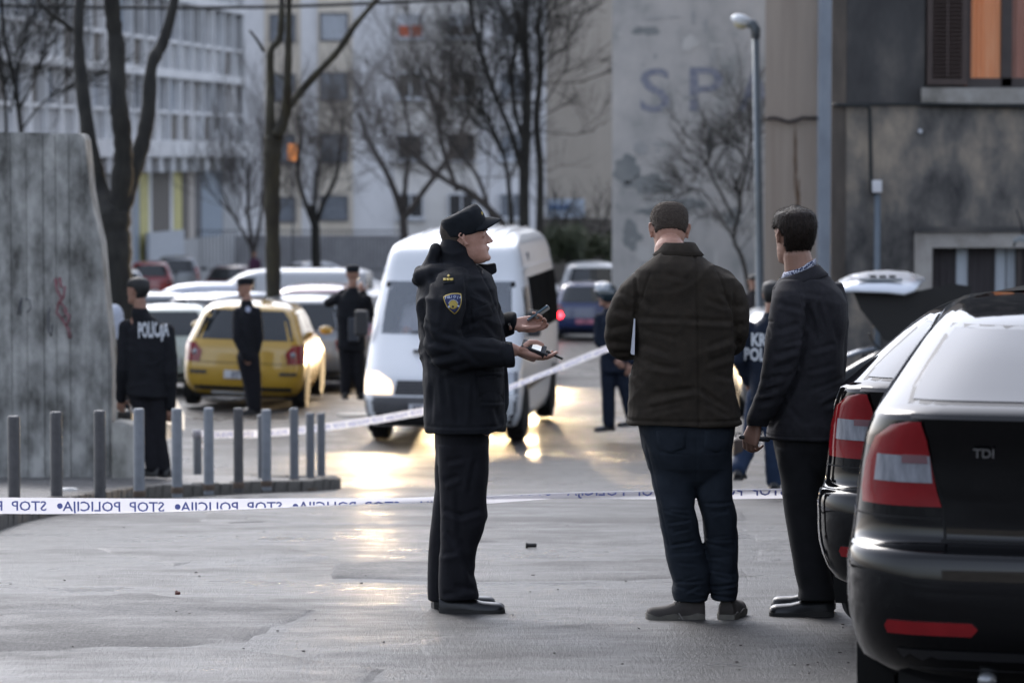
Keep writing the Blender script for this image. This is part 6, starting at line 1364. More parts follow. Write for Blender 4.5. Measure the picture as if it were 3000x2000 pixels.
folds(mT, YA, [(1300, 1400, 1345, 1380, 1), (1310, 1340, 1360, 1330, .7), (1395, 1330, 1375, 1440, .7), (1300, 1480, 1360, 1500, .8), (1345, 1500, 1410, 1480, .8), (1350, 1560, 1390, 1690, 1.1), (1310, 1540, 1350, 1600, .7), (1296, 1610, 1340, 1600, .6), (1330, 1700, 1395, 1712, 1), (1300, 1725, 1360, 1716, .8), (1340, 1420, 1350, 1560, .6), (1262, 1500, 1284, 1560, .7)], .009, .012)
place(mT, 'trousers', TR, A)
zA = gz(YA)
shoe(A, (P(1292, 1790, YA).x, YA - .10, gz(YA - .1)), (1, -.03, 0), L=.292, h=.080)
shoe(A, (P(1256, 1790, YA).x + .02, YA + .11, gz(YA + .11)), (1, .25, 0), L=.29, h=.080)
# cap
c = MB(); Rm = frame_of(Vector((1, -.04, 0)))
def capring(pts): return pts
rows = [(694, 1302, 1358, .066), (690, 1300, 1395, .080), (682, 1300, 1427, .085), (668, 1297, 1428, .086), (655, 1293, 1428, .088), (645, 1291, 1424, .088), (632, 1302, 1418, .086), (618, 1322, 1411, .082), (606, 1350, 1402, .070), (598, 1376, 1394, .045)]
for_rows = [((1302, 700), (1426, 676), .082), ((1298, 690), (1428, 664), .086), ((1293, 672), (1427, 650), .088), ((1290, 655), (1423, 636), .088), ((1294, 645), (1416, 624), .085), ((1310, 636), (1409, 610), .076), ((1345, 620), (1399, 600), .055), ((1368, 607), (1392, 597), .030)]
c.loft([sring((P(a[0], a[1], YA) + P(b_[0], b_[1], YA)) / 2, (P(b_[0], b_[1], YA) - P(a[0], a[1], YA)) / 2, Vector((0, w, 0)), 2.4, 34) for a, b_, w in for_rows])
mC = remesh(c, .0042, 2, .5); wrinkle(mC, .003, 8., 14); place(mC, 'cap', CAPM, A)
m = MB(); rws = []
for x, yt, yb_, hw in ((1402, 640, 676, .088), (1420, 637, 674, .085), (1436, 637, 668, .078), (1451, 639, 660, .064), (1462, 641, 653, .045), (1469, 643, 648, .022)):
    a = P(x, yt, YA); b = P(x, yb_, YA); rws.append([Vector((a.x - .012 * (k_ ** 2), YA + hw * k_, a.z + (b.z - a.z) * k_ ** 2)) for k_ in [i / 7 - 1 for i in range(15)]])
m.grid(rws); o = m.build('visor', CAPM, A, world=True, smooth=True); so = o.modifiers.new('s', 'SOLIDIFY'); so.thickness = .005; so.offset = 0
m = MB(); q = P(1404, 632, YA); m.ell(q + Vector((.012, -.03, 0)), .006, .016, .020, 10); m.build('cap_badge', GOLD, A, world=True, smooth=True)
# phone & radio (held things)
pc = P(1578, 922, YA, .075); dph = (P(1609, 900, YA) - P(1548, 944, YA)); hl = dph.length / 2; dph.normalize(); nph = Vector((-.35, .22, .8)); nph = (nph - dph * nph.dot(dph)).normalized(); wph = dph.cross(nph)
ph = thing('mobile_phone', 'slim dark teal phone in the raised hand of the policeman', 'phone', pc); m = MB(); m.obox(pc, dph * hl, wph * .034, nph * .0058); m.build('phone_body', M('phone_teal', (.01, .05, .075), .15, var=0, coat=1.), ph, world=True, bevel=.004)
m = MB(); m.obox(pc + nph * .0066, dph * hl * .86, wph * .030, nph * .0006); m.build('screen', M('phone_screen', (.01, .012, .015), .05, var=0), ph, world=True)
rc = P(1562, 1012, YA, -.235); dr = (P(1594, 1024, YA) - P(1530, 1002, YA)).normalized(); nr = Vector((.15, -.55, .75)); nr = (nr - dr * nr.dot(dr)).normalized(); wr = dr.cross(nr)
rd = thing('radio', 'black handheld radio with pale screen and long aerial in the lower hand of the policeman', 'radio', rc)
m = MB(); m.obox(rc, dr * .056, wr * .029, nr * .016); m.build('radio_body', M('radio_black', (.015, .016, .018), .35, var=.1), rd, world=True, bevel=.005)
m = MB(); m.obox(rc + nr * .017 + dr * .012, dr * .021, wr * .021, nr * .0012); m.build('screen', M('radio_screen', (.55, .58, .6), .3, var=0, emis=(.8, .85, .9), estr=.25), rd, world=True)
for a in range(4):
    for b_ in range(3): m = MB(); m.obox(rc + nr * .0175 - dr * (.016 + .0095 * a) + wr * (-.014 + .014 * b_), dr * .0032, wr * .0048, nr * .0016); m.build('key', M('radio_key', (.12, .12, .125), .5, var=0), rd, world=True)
m = MB(); q = rc + dr * .058 - nr * .004 - wr * .014; e_ = P(1646, 1042, YA, -.235); m.tube([q, q + dr * .014, q + (e_ - q) * .25, e_], [.0085, .0085, .0062, .0048], 10); m.build('aerial', M('aerial_black', (.01, .01, .011), .5, var=0), rd, world=True, smooth=True)
m = MB(); m.lathe(rc + dr * .056 + wr * .012, dr, [(0, .009), (.012, .009), (.013, .005)], 14); m.build('knob', M('radio_black', (0, 0, 0)), rd, world=True, smooth=True, auto=30)

# ------------------------------------------------ B: man in brown jacket from behind
YB_ = 14.5
B = thing('person', 'stocky man seen from behind in dark brown jacket, jeans and trainers, head bowed', 'person', (P(2010, 1800, YB_).x, YB_, 0))
body = MB(); fB = Vector((-.06, .90, -.42)); upB = Vector((0, .42, .9))
hcB = P(1964, 752, YB_, .055)
TB = head_geo(body, hcB, fB, 1.04, upB, face=True)
body.cap(P(1964, 735, YB_, .02), P(1985, 800, YB_, -.0), .072, .085, 18)
body.loft([PXR(770, 1945, 2050, YB_, .07), PXR(815, 1915, 2085, YB_, .10), PXR(900, 1890, 2120, YB_, .14), PXR(1100, 1870, 2140, YB_, .15), PXR(1240, 1880, 2145, YB_, .15), PXR(1290, 1900, 2130, YB_, .13)])
body.chain([P(1950, 1280, YB_), P(1985, 1520, YB_), P(2020, 1740, YB_)], [.07, .045, .034]); body.chain([P(2085, 1280, YB_), P(2105, 1520, YB_), P(2120, 1740, YB_)], [.07, .045, .034])
aL = [P(1872, 870, YB_), P(1812, 1000, YB_, .03), P(1890, 1010, YB_, .30)]; aR = [P(2134, 870, YB_), P(2150, 1000, YB_, .06), P(2070, 1000, YB_, .31)]
body.chain(aL, [.045, .042, .032]); body.chain(aR, [.045, .042, .032])
hand_geo(body, aL[2], Vector((.8, .5, .2)), Vector((.1, -.3, .9)), .45, -1, 1.); hand_geo(body, aR[2], Vector((-.8, .5, .2)), Vector((-.1, -.3, .9)), .45, 1, 1.)
place(remesh(body, .0045, 3, .4), 'body', SKIN, B)
hm = MB(); hair_geo(hm, TB, 1.04, grow=.005, hairline=.165, nape=.095); mh = remesh(hm, .005, 2); v = getv(mh); setv(mh, v + getn(mh) * (.0018 * vnoise(v * 130))[:, None]); place(mh, 'hair', HAIRG, B)
head_details(TB, 1.04, B, HAIRG)
j = MB()
j.loft([PXR(716, 1940, 2032, YB_, .070, .01, 2.2), PXR(735, 1930, 2044, YB_, .085, .01, 2.2), PXR(752, 1912, 2058, YB_, .10, 0, 2.3), PXR(770, 1885, 2090, YB_, .125, 0, 2.3), PXR(788, 1858, 2125, YB_, .145, 0, 2.4), PXR(812, 1842, 2158, YB_, .155, 0, 2.6), PXR(860, 1846, 2160, YB_, .165, 0, 2.7), PXR(917, 1852, 2152, YB_, .175), PXR(1006, 1858, 2150, YB_, .180), PXR(1060, 1855, 2150, YB_, .182), PXR(1096, 1846, 2152, YB_, .185), PXR(1150, 1840, 2160, YB_, .188), PXR(1205, 1836, 2170, YB_, .192), PXR(1243, 1833, 2178, YB_, .196)])
j.loft([sring(P(x, y, YB_, dy), Vector((a, 0, -.02 * s_)), Vector((0, b_, 0)), 2.2) for x, y, dy, a, b_, s_ in ((1896, 788, 0, .035, .05, 0), (1880, 806, 0, .060, .075, 0), (1866, 832, 0, .078, .088, 0), (1850, 870, .0, .088, .095, 0), (1830, 930, .01, .088, .095, 0), (1819, 985, .04, .078, .095, 0), (1822, 1020, .07, .070, .095, 0), (1835, 1048, .09, .045, .075, 0))])
j.chain([P(1823, 1010, YB_, .06), P(1850, 1022, YB_, .20), P(1885, 1012, YB_, .30)], [.072, .068, .055])
j.loft([sring(P(x, y, YB_, dy), Vector((a, 0, 0)), Vector((0, b_, 0)), 2.2) for x, y, dy, a, b_ in ((2104, 790, 0, .035, .05), (2120, 808, 0, .055, .075), (2132, 834, 0, .068, .088), (2140, 870, .0, .074, .095), (2144, 930, .01, .072, .095), (2144, 980, .04, .072, .095), (2138, 1012, .08, .062, .09), (2128, 1030, .10, .045, .07))])
j.chain([P(2140, 1000, YB_, .08), P(2110, 1010, YB_, .22), P(2075, 1002, YB_, .31)], [.070, .064, .055])
# lower hem flare and vent corners
mJ = remesh(j, .0058, 9, .5); wrinkle(mJ, .012, 11., 5.0, 1.0)
v = getv(mJ); n_ = getn(mJ); d = np.zeros(len(v))
for (xa, ya, xb, yb_, w, dp) in [(2030, 735, 2036, 900, .004, .003), (2036, 900, 2042, 1235, .004, .003), (1860, 925, 1990, 928, .012, .008), (1990, 928, 2148, 938, .012, .008), (1838, 1222, 2172, 1222, .004, .003), (1862, 850, 1860, 930, .008, .006), (2146, 850, 2150, 960, .008, .006), (1940, 742, 2050, 742, .005, .005), (1860, 790, 1864, 900, .006, .004), (1900, 1145, 2040, 1128, .012, .006), (2044, 1128, 2130, 1190, .012, .006), (1880, 1190, 1990, 1165, .010, .004), (2060, 1060, 2148, 1040, .012, .005), (1862, 1040, 1960, 1075, .012, .005)]:
    a = P(xa, ya, YB_); b = P(xb, yb_, YB_); d = crease(v, d, a.x, a.z, b.x, b.z, w, dp, YB_ + .02)
setv(mJ, v + n_ * d[:, None])
folds(mJ, YB_, [(1800, 900, 1850, 915, 1), (1786, 960, 1845, 950, 1), (1782, 1000, 1850, 1010, 1), (1800, 1035, 1850, 1030, .8), (1815, 850, 1856, 880, .7), (2150, 900, 2175, 890, .8), (2148, 960, 2176, 945, .9), (2146, 1000, 2172, 1000, .9), (2110, 850, 2146, 900, .8), (1862, 860, 1910, 900, .8), (2060, 870, 2140, 900, .6), (1870, 1000, 1960, 1030, .8), (1880, 1060, 1990, 1072, .7), (2060, 1010, 2140, 985, .7), (2070, 1050, 2145, 1030, .8), (1885, 1160, 2030, 1128, .9), (2044, 1130, 2100, 1180, .8), (2060, 1170, 2140, 1215, .7), (1900, 1200, 1990, 1180, .5), (1852, 1090, 1880, 1120, .7), (1950, 800, 2010, 815, .4), (1880, 960, 1980, 985, .5), (2090, 1090, 2145, 1105, .6)], .009, .012, [(1900, 800, 1858, 925), (2100, 800, 2148, 925), (2034, 740, 2042, 1236), (1838, 1226, 2174, 1226)])
place(mJ, 'jacket', BRJ, B)
m = MB(); m.loft([PXR(y, a, b_, YB_, hy, .01, 2.2, 40) for y, a, b_, hy in ((714, 1942, 2031, .068), (716, 1938, 2035, .073), (735, 1927, 2047, .088), (750, 1915, 2060, .102))], caps=False); o = m.build('collar', BRJ, B, world=True, smooth=True); so = o.modifiers.new('s', 'SOLIDIFY'); so.thickness = .007; so.offset = 1
t = MB()
t.loft([PXR(1225, 1868, 2160, YB_, .165), PXR(1270, 1876, 2156, YB_, .17), PXR(1320, 1886, 2148, YB_, .16), PXR(1370, 1902, 2143, YB_, .13), PXR(1405, 1960, 2100, YB_, .09), PXR(1425, 2010, 2060, YB_, .05)])
t.loft([PXR(y, a, b_, YB_, hy, dy) for y, a, b_, hy, dy in ((1310, 1885, 2032, .115, 0), (1388, 1910, 2036, .11, .0), (1440, 1918, 2036, .10, .0), (1486, 1925, 2033, .095, -.01), (1530, 1932, 2046, .09, -.01), (1584, 1941, 2056, .088, 0), (1629, 1950, 2068, .086, 0), (1669, 1962, 2076, .084, 0), (1705, 1974, 2078, .082, .0), (1730, 1971, 2080, .083, 0), (1757, 1976, 2068, .078, 0))])
t.loft([PXR(y, a, b_, YB_, hy, dy) for y, a, b_, hy, dy in ((1310, 2030, 2148, .115, 0), (1388, 2038, 2145, .11, .02), (1450, 2040, 2144, .10, .02), (1512, 2056, 2158, .094, .02), (1560, 2061, 2163, .09, .03), (1602, 2066, 2165, .088, .03), (1660, 2074, 2163, .085, .03), (1727, 2079, 2162, .083, .03), (1756, 2088, 2160, .078, .03))])
mT = remesh(t, .006, 2, .5); wrinkle(mT, .009, 21., 6., .8)
v = getv(mT); n_ = getn(mT); d = np.zeros(len(v)); rr = random.Random(5)
for k in range(34):  # gathered folds at knees and hems
    leg = rr.choice([0, 1]); yk = rr.choice([rr.gauss(1520, 45), rr.gauss(1725, 22), rr.gauss(1620, 40)]); xm = (1990 if leg == 0 else 2105) + (yk - 1520) * (.17 if leg == 0 else .06); ww = rr.uniform(20, 48)
    a = P(xm - ww, yk + rr.uniform(-14, 14), YB_); b = P(xm + ww, yk + rr.uniform(-14, 14), YB_); d = crease(v, d, a.x, a.z, b.x, b.z, .006, rr.uniform(.003, .006), YB_ + .05)
for (xa, ya, xb, yb_) in [(2035, 1260, 2036, 1400), (1930, 1318, 2010, 1322), (1930, 1260, 1930, 1318), (2060, 1318, 2135, 1316), (1892, 1300, 1960, 1600), (2150, 1300, 2150, 1700)]:
    a = P(xa, ya, YB_); b = P(xb, yb_, YB_); d = crease(v, d, a.x, a.z, b.x, b.z, .004, .003, YB_ + .05)
setv(mT, v + n_ * d[:, None]); jn = place(mT, 'jeans', JEAN, B); bvj = bvh_of(jn)
for pts in (((1922, 1262), (2008, 1262), (2008, 1312), (1966, 1328), (1924, 1314)), ((2064, 1262), (2136, 1262), (2134, 1310), (2098, 1326), (2062, 1312))): decal(bvj, pts, YB_, JEAN, 'back_pocket', B, .005, 4)
TRN = M('trainer_suede', (.028, .024, .021), .8, var=.4, scale=14, col2=(.06, .05, .043)); TSO = M('trainer_sole', (.13, .12, .10), .7, var=.3, scale=20)
zB = gz(YB_ - .02)
s1 = shoe(B, (P(2072, 1818, YB_).x - .02, YB_ - .02, zB + .0), (-1, -.10, 0), L=.255, h=.098, leather=TRN, sole=TSO, name='trainer', trainer=True)
for k in range(3): q = P(1966 + k * 10, 1782 + k * 3, YB_, -.075); m = MB(); m.tube([q, q + Vector((.02, -.004, -.03))], .0035, 6, flat=.4); m.build('stripe', M('trainer_stripe', (.25, .23, .21), .6, var=0), s1, world=True)
zB2 = gz(YB_ + .05)
shoe(B, (P(2128, 1806, YB_).x, YB_ - .02, zB2), (.22, 1, 0), L=.285, h=.10, w=.112, leather=TRN, sole=TSO, name='trainer', trainer=True)
doc = thing('folder', 'thin white folder clamped under the left arm of the brown jacketed man', 'folder', P(1852, 985, YB_, .05)); m = MB()
c_ = [P(x, y, YB_, -.085) for x, y in ((1855, 930), (1859, 932), (1857, 1036), (1847, 1034))]; m.loft([c_, [p + Vector((.0, .26, .01)) for p in c_]]); m.build('folder_cover', M('paper_white', (.62, .63, .68), .6, var=.04), doc, world=True)

def strands(hair_obj, n, length, down, wd, mat, parent, seed, zmin=None, fwd=None):
    rn = random.Random(seed); me = hair_obj.data; L = oloc(hair_obj); vs_ = me.vertices; N = len(vs_); m = MB()
    for k in range(n):
        v = vs_[rn.randrange(N)]; p = v.co + L; q = v.normal
        d = (q * .55 + Vector((0, 0, -down)) + Vector((rn.gauss(0, .25), rn.gauss(0, .25), rn.gauss(0, .25))))
        if q.z > .75 and fwd is not None: d = q * .35 + Vector(fwd) * .8 + Vector((rn.gauss(0, .3), rn.gauss(0, .3), rn.gauss(0, .2)))
        d.normalize(); s_ = d.cross(q); 
        if s_.length < 1e-4: continue
        s_.normalize(); l = length * rn.uniform(.5, 1.2); b = p - q * .002
        m.add([b - s_ * wd, b + s_ * wd, b + d * l], [(0, 1, 2)])
    m.build('hair_strands', mat, parent, world=True, kind='stuff')
hB = [o for o in bpy.data.objects if o.parent == B and o.name.startswith('hair')][0]; strands(hB, 9000, .009, .35, .0007, M('hair_strand_brown', (.055, .04, .03), .6, var=.4, scale=50, spec=.1), B, 3)
# ------------------------------------------------ G: man in charcoal suit jacket
YG = 14.75
Gm = thing('person', 'dark haired man in charcoal jacket with a checked shirt collar, looking away left', 'person', (P(2360, 1790, YG).x, YG, 0))
body = MB(); fG = Vector((-.40, .91, -.04)); hcG = P(2326, 772, YG, .0)
TG = head_geo(body, hcG, fG, 1.04, Vector((0, .06, 1)))
body.cap(P(2334, 745, YG, -.01), P(2348, 815, YG, .0), .062, .075, 18)
body.loft([PXR(800, 2300, 2400, YG, .08), PXR(840, 2310, 2420, YG, .10), PXR(950, 2305, 2440, YG, .12), PXR(1150, 2280, 2450, YG, .14), PXR(1280, 2280, 2445, YG, .14), PXR(1320, 2295, 2430, YG, .12)])
body.chain([P(2335, 1310, YG, -.05), P(2358, 1550, YG, -.05), P(2385, 1740, YG, -.05)], [.065, .045, .036]); body.chain([P(2395, 1310, YG, .09), P(2405, 1550, YG, .09), P(2420, 1740, YG, .09)], [.078, .055, .04])
aG = [P(2310, 880, YG, -.10), P(2284, 1050, YG, -.16), P(2212, 1228, YG, -.12)]; body.chain(aG, [.042, .042, .031])
hand_geo(body, aG[2] + Vector((-.005, 0, -.008)), Vector((-.30, .10, -.95)), Vector((.55, .70, -.15)), [(.5, .7, .6), (.6, .8, .6), (.65, .85, .6), (.7, .9, .6)], -1, 1.02, thumb=[(.6, .35, .6), (.55, .0, .8), (.3, -.2, .9)], splay=.02)
body.chain([P(2440, 890, YG, .06), P(2450, 1030, YG, .10), P(2440, 1180, YG, -.04)], [.05, .044, .03]); hand_geo(body, P(2438, 1190, YG, -.03), Vector((0, .2, -1)), Vector((-1, .2, 0)), .3, 1, 1.)
place(remesh(body, .0045, 2, .4), 'body', SKIN2, Gm)
head_details(TG, 1.04, Gm, HAIRD)
hm = MB(); hair_geo(hm, TG, 1.04, grow=.011, hairline=.158, nape=.055); mh = remesh(hm, .005, 3); v = getv(mh); q = v @ np.array(frame_of(fG)); 
setv(mh, v + getn(mh) * (.0014 * vnoise(v * np.array([50, 50, 16]) + 4) + .0014 * vnoise(v * np.array([170, 170, 50])))[:, None]); place(mh, 'hair', HAIRD, Gm)
CHK = bpy.data.materials.new('check_shirt'); CHK.use_nodes = True; tt = CHK.node_tree; bb = tt.nodes['Principled BSDF']; ck = tt.nodes.new('ShaderNodeTexChecker'); ck.inputs['Scale'].default_value = 110; ck.inputs[1].default_value = (.50, .52, .60, 1); ck.inputs[2].default_value = (.012, .018, .07, 1); tc_ = tt.nodes.new('ShaderNodeTexCoord'); mp_ = tt.nodes.new('ShaderNodeMapping'); mp_.inputs['Rotation'].default_value = (.3, .75, .5); tt.links.new(tc_.outputs['Object'], mp_.inputs[0]); tt.links.new(mp_.outputs[0], ck.inputs['Vector']); tt.links.new(ck.outputs[0], bb.inputs['Base Color']); bb.inputs['Roughness'].default_value = .8
m = MB(); rings = []
for (xa, ya, xb, yb_, hy) in ((2288, 816, 2392, 774, .080), (2292, 806, 2391, 762, .074), (2296, 798, 2389, 757, .068)):
    a = P(xa, ya, YG); b = P(xb, yb_, YG); rings.append(sring((a + b) / 2, (b - a) / 2, Vector((0, hy, 0)), 2.1, 40))
m.loft(rings, caps=False); o = m.build('shirt_collar', CHK, Gm, world=True, smooth=True); so = o.modifiers.new('s', 'SOLIDIFY'); so.thickness = .003
j = MB()
rings = []
for (xa, ya, xb, yb_, hy) in ((2286, 822, 2398, 780, .088), (2276, 834, 2412, 796, .10), (2272, 846, 2432, 812, .125)):
    a = P(xa, ya, YG); b = P(xb, yb_, YG); rings.append(sring((a + b) / 2, (b - a) / 2, Vector((0, hy, 0)), 2.2, 30))
rings += [PXR(852, 2266, 2466, YG, .150, 0, 2.4), PXR(885, 2262, 2478, YG, .165, 0, 2.6), PXR(940, 2258, 2478, YG, .175, 0, 2.6), PXR(1006, 2255, 2475, YG, .180), PXR(1096, 2250, 2472, YG, .180), PXR(1160, 2247, 2476, YG, .185), PXR(1220, 2245, 2480, YG, .19), PXR(1281, 2243, 2478, YG, .195)]
j.loft(rings)
j.loft([sring(P(x, y, YG, dy), Vector((w, 0, 0)), Vector((0, hy, 0)), 2.3) for x, y, dy, w, hy in ((2318, 822, -.06, .05, .06), (2310, 850, -.10, .070, .075), (2306, 880, -.12, .074, .082), (2300, 930, -.14, .082, .086), (2290, 1000, -.16, .086, .086), (2276, 1060, -.17, .080, .082), (2262, 1115, -.165, .076, .078), (2242, 1160, -.155, .068, .072), (2222, 1205, -.14, .058, .064), (2208, 1242, -.125, .050, .056))])
j.loft([sring(P(x, y, YG, dy), Vector((w, 0, 0)), Vector((0, hy, 0)), 2.3) for x, y, dy, w, hy in ((2436, 830, .03, .05, .06), (2444, 870, .05, .06, .08), (2452, 950, .07, .055, .09), (2448, 1030, .07, .055, .085), (2448, 1100, .04, .05, .075), (2440, 1170, -.02, .045, .06))])
mJ = remesh(j, .0058, 9, .5); wrinkle(mJ, .014, 31., 5.5, 1.0)
v = getv(mJ); n_ = getn(mJ); d = np.zeros(len(v))
for (xa, ya, xb, yb_, w, dp) in [(2358, 880, 2352, 960, .012, .012), (2352, 960, 2330, 1080, .012, .012), (2330, 1080, 2296, 1160, .012, .012), (2296, 1160, 2252, 1250, .010, .010), (2360, 1135, 2470, 1100, .012, .006), (2380, 1165, 2478, 1125, .010, .005), (2240, 935, 2246, 980, .004, .004), (2250, 1262, 2476, 1262, .004, .002), (2385, 850, 2400, 1000, .008, .004), (2225, 1120, 2260, 1105, .008, .007), (2215, 1145, 2250, 1135, .008, .007), (2280, 1000, 2340, 985, .01, .005)]:
    a = P(xa, ya, YG); b = P(xb, yb_, YG); d = crease(v, d, a.x, a.z, b.x, b.z, w, dp, YG + .02)
setv(mJ, v + n_ * d[:, None])
folds(mJ, YG, [(2260, 960, 2330, 940, .8), (2250, 1030, 2325, 1010, 1), (2245, 1070, 2310, 1055, 1), (2222, 1105, 2280, 1085, 1.1), (2212, 1140, 2265, 1120, 1.1), (2205, 1170, 2250, 1160, .9), (2270, 880, 2340, 900, .7), (2360, 900, 2385, 1000, .9), (2385, 880, 2410, 960, .8), (2410, 880, 2450, 1000, .7), (2360, 1020, 2440, 1000, .6), (2380, 1145, 2470, 1118, .9), (2400, 1180, 2476, 1150, .8), (2300, 1180, 2360, 1240, .6), (2350, 1080, 2440, 1060, .5), (2330, 850, 2400, 862, .5)], .009, .012, [(2330, 850, 2362, 960), (2240, 935, 2252, 935), (2244, 1270, 2476, 1270)])
place(mJ, 'jacket', GRJ, Gm)
m = MB(); rings = []
for (xa, ya, xb, yb_, hy) in ((2287, 818, 2394, 778, .083), (2285, 821, 2399, 780, .088), (2276, 836, 2412, 794, .104), (2267, 848, 2424, 806, .118)):
    a = P(xa, ya, YG); b = P(xb, yb_, YG); rings.append(sring((a + b) / 2, (b - a) / 2, Vector((0, hy, 0)), 2.2, 40))
m.loft(rings, caps=False); o = m.build('collar', GRJ, Gm, world=True, smooth=True); so = o.modifiers.new('s', 'SOLIDIFY'); so.thickness = .007; so.offset = 1
t = MB()
t.loft([PXR(1262, 2262, 2462, YG, .16), PXR(1310, 2268, 2456, YG, .16), PXR(1370, 2282, 2446, YG, .13), PXR(1430, 2320, 2420, YG, .07)])
t.loft([PXR(y, a, b_, YG, hy, dy) for y, a, b_, hy, dy in ((1310, 2270, 2395, .10, -.05), (1450, 2291, 2402, .09, -.06), (1579, 2311, 2412, .085, -.06), (1664, 2324, 2425, .084, -.06), (1718, 2337, 2440, .084, -.06), (1748, 2335, 2445, .084, -.06))])
t.loft([PXR(y, a, b_, YG, hy, dy) for y, a, b_, hy, dy in ((1310, 2330, 2456, .10, .08), (1450, 2345, 2450, .09, .09), (1600, 2355, 2452, .085, .10), (1700, 2362, 2454, .083, .10), (1760, 2366, 2458, .083, .10))])
mT = remesh(t, .0065, 3, .5); wrinkle(mT, .008, 44., 4.5, .6); place(mT, 'trousers', GTR, Gm)
zG = gz(YG)
shoe(Gm, (P(2448, 1790, YG).x - .02, YG - .07, zG), (-1, .06, 0), L=.285, h=.085)
shoe(Gm, (P(2462, 1790, YG).x - .02, YG + .14, zG), (-1, .35, 0), L=.285, h=.085)
ks = thing('key_fob', 'small dark radio handset held low in the fist of the suited man', 'handset', P(2215, 1268, YG, -.1)); m = MB(); a = P(2168, 1272, YG, -.11); b = P(2245, 1286, YG, -.08); m.cap(P(2166, 1274, YG, -.10), P(2244, 1282, YG, -.085), .010, .012, 12); m.build('handset_body', M('radio_black', (0, 0, 0)), ks, world=True, smooth=True)

hG = [o for o in bpy.data.objects if o.parent == Gm and o.name.startswith('hair')][0]; strands(hG, 14000, .014, .75, .0009, M('hair_strand_dark', (.014, .010, .0075), .8, var=.5, scale=50, spec=.08), Gm, 4, fwd=fG)
hA_ = [o for o in bpy.data.objects if o.parent == A and o.name.startswith('hair')][0]; strands(hA_, 3000, .007, .5, .0006, M('hair_strand_brown', (0, 0, 0)), A, 5)
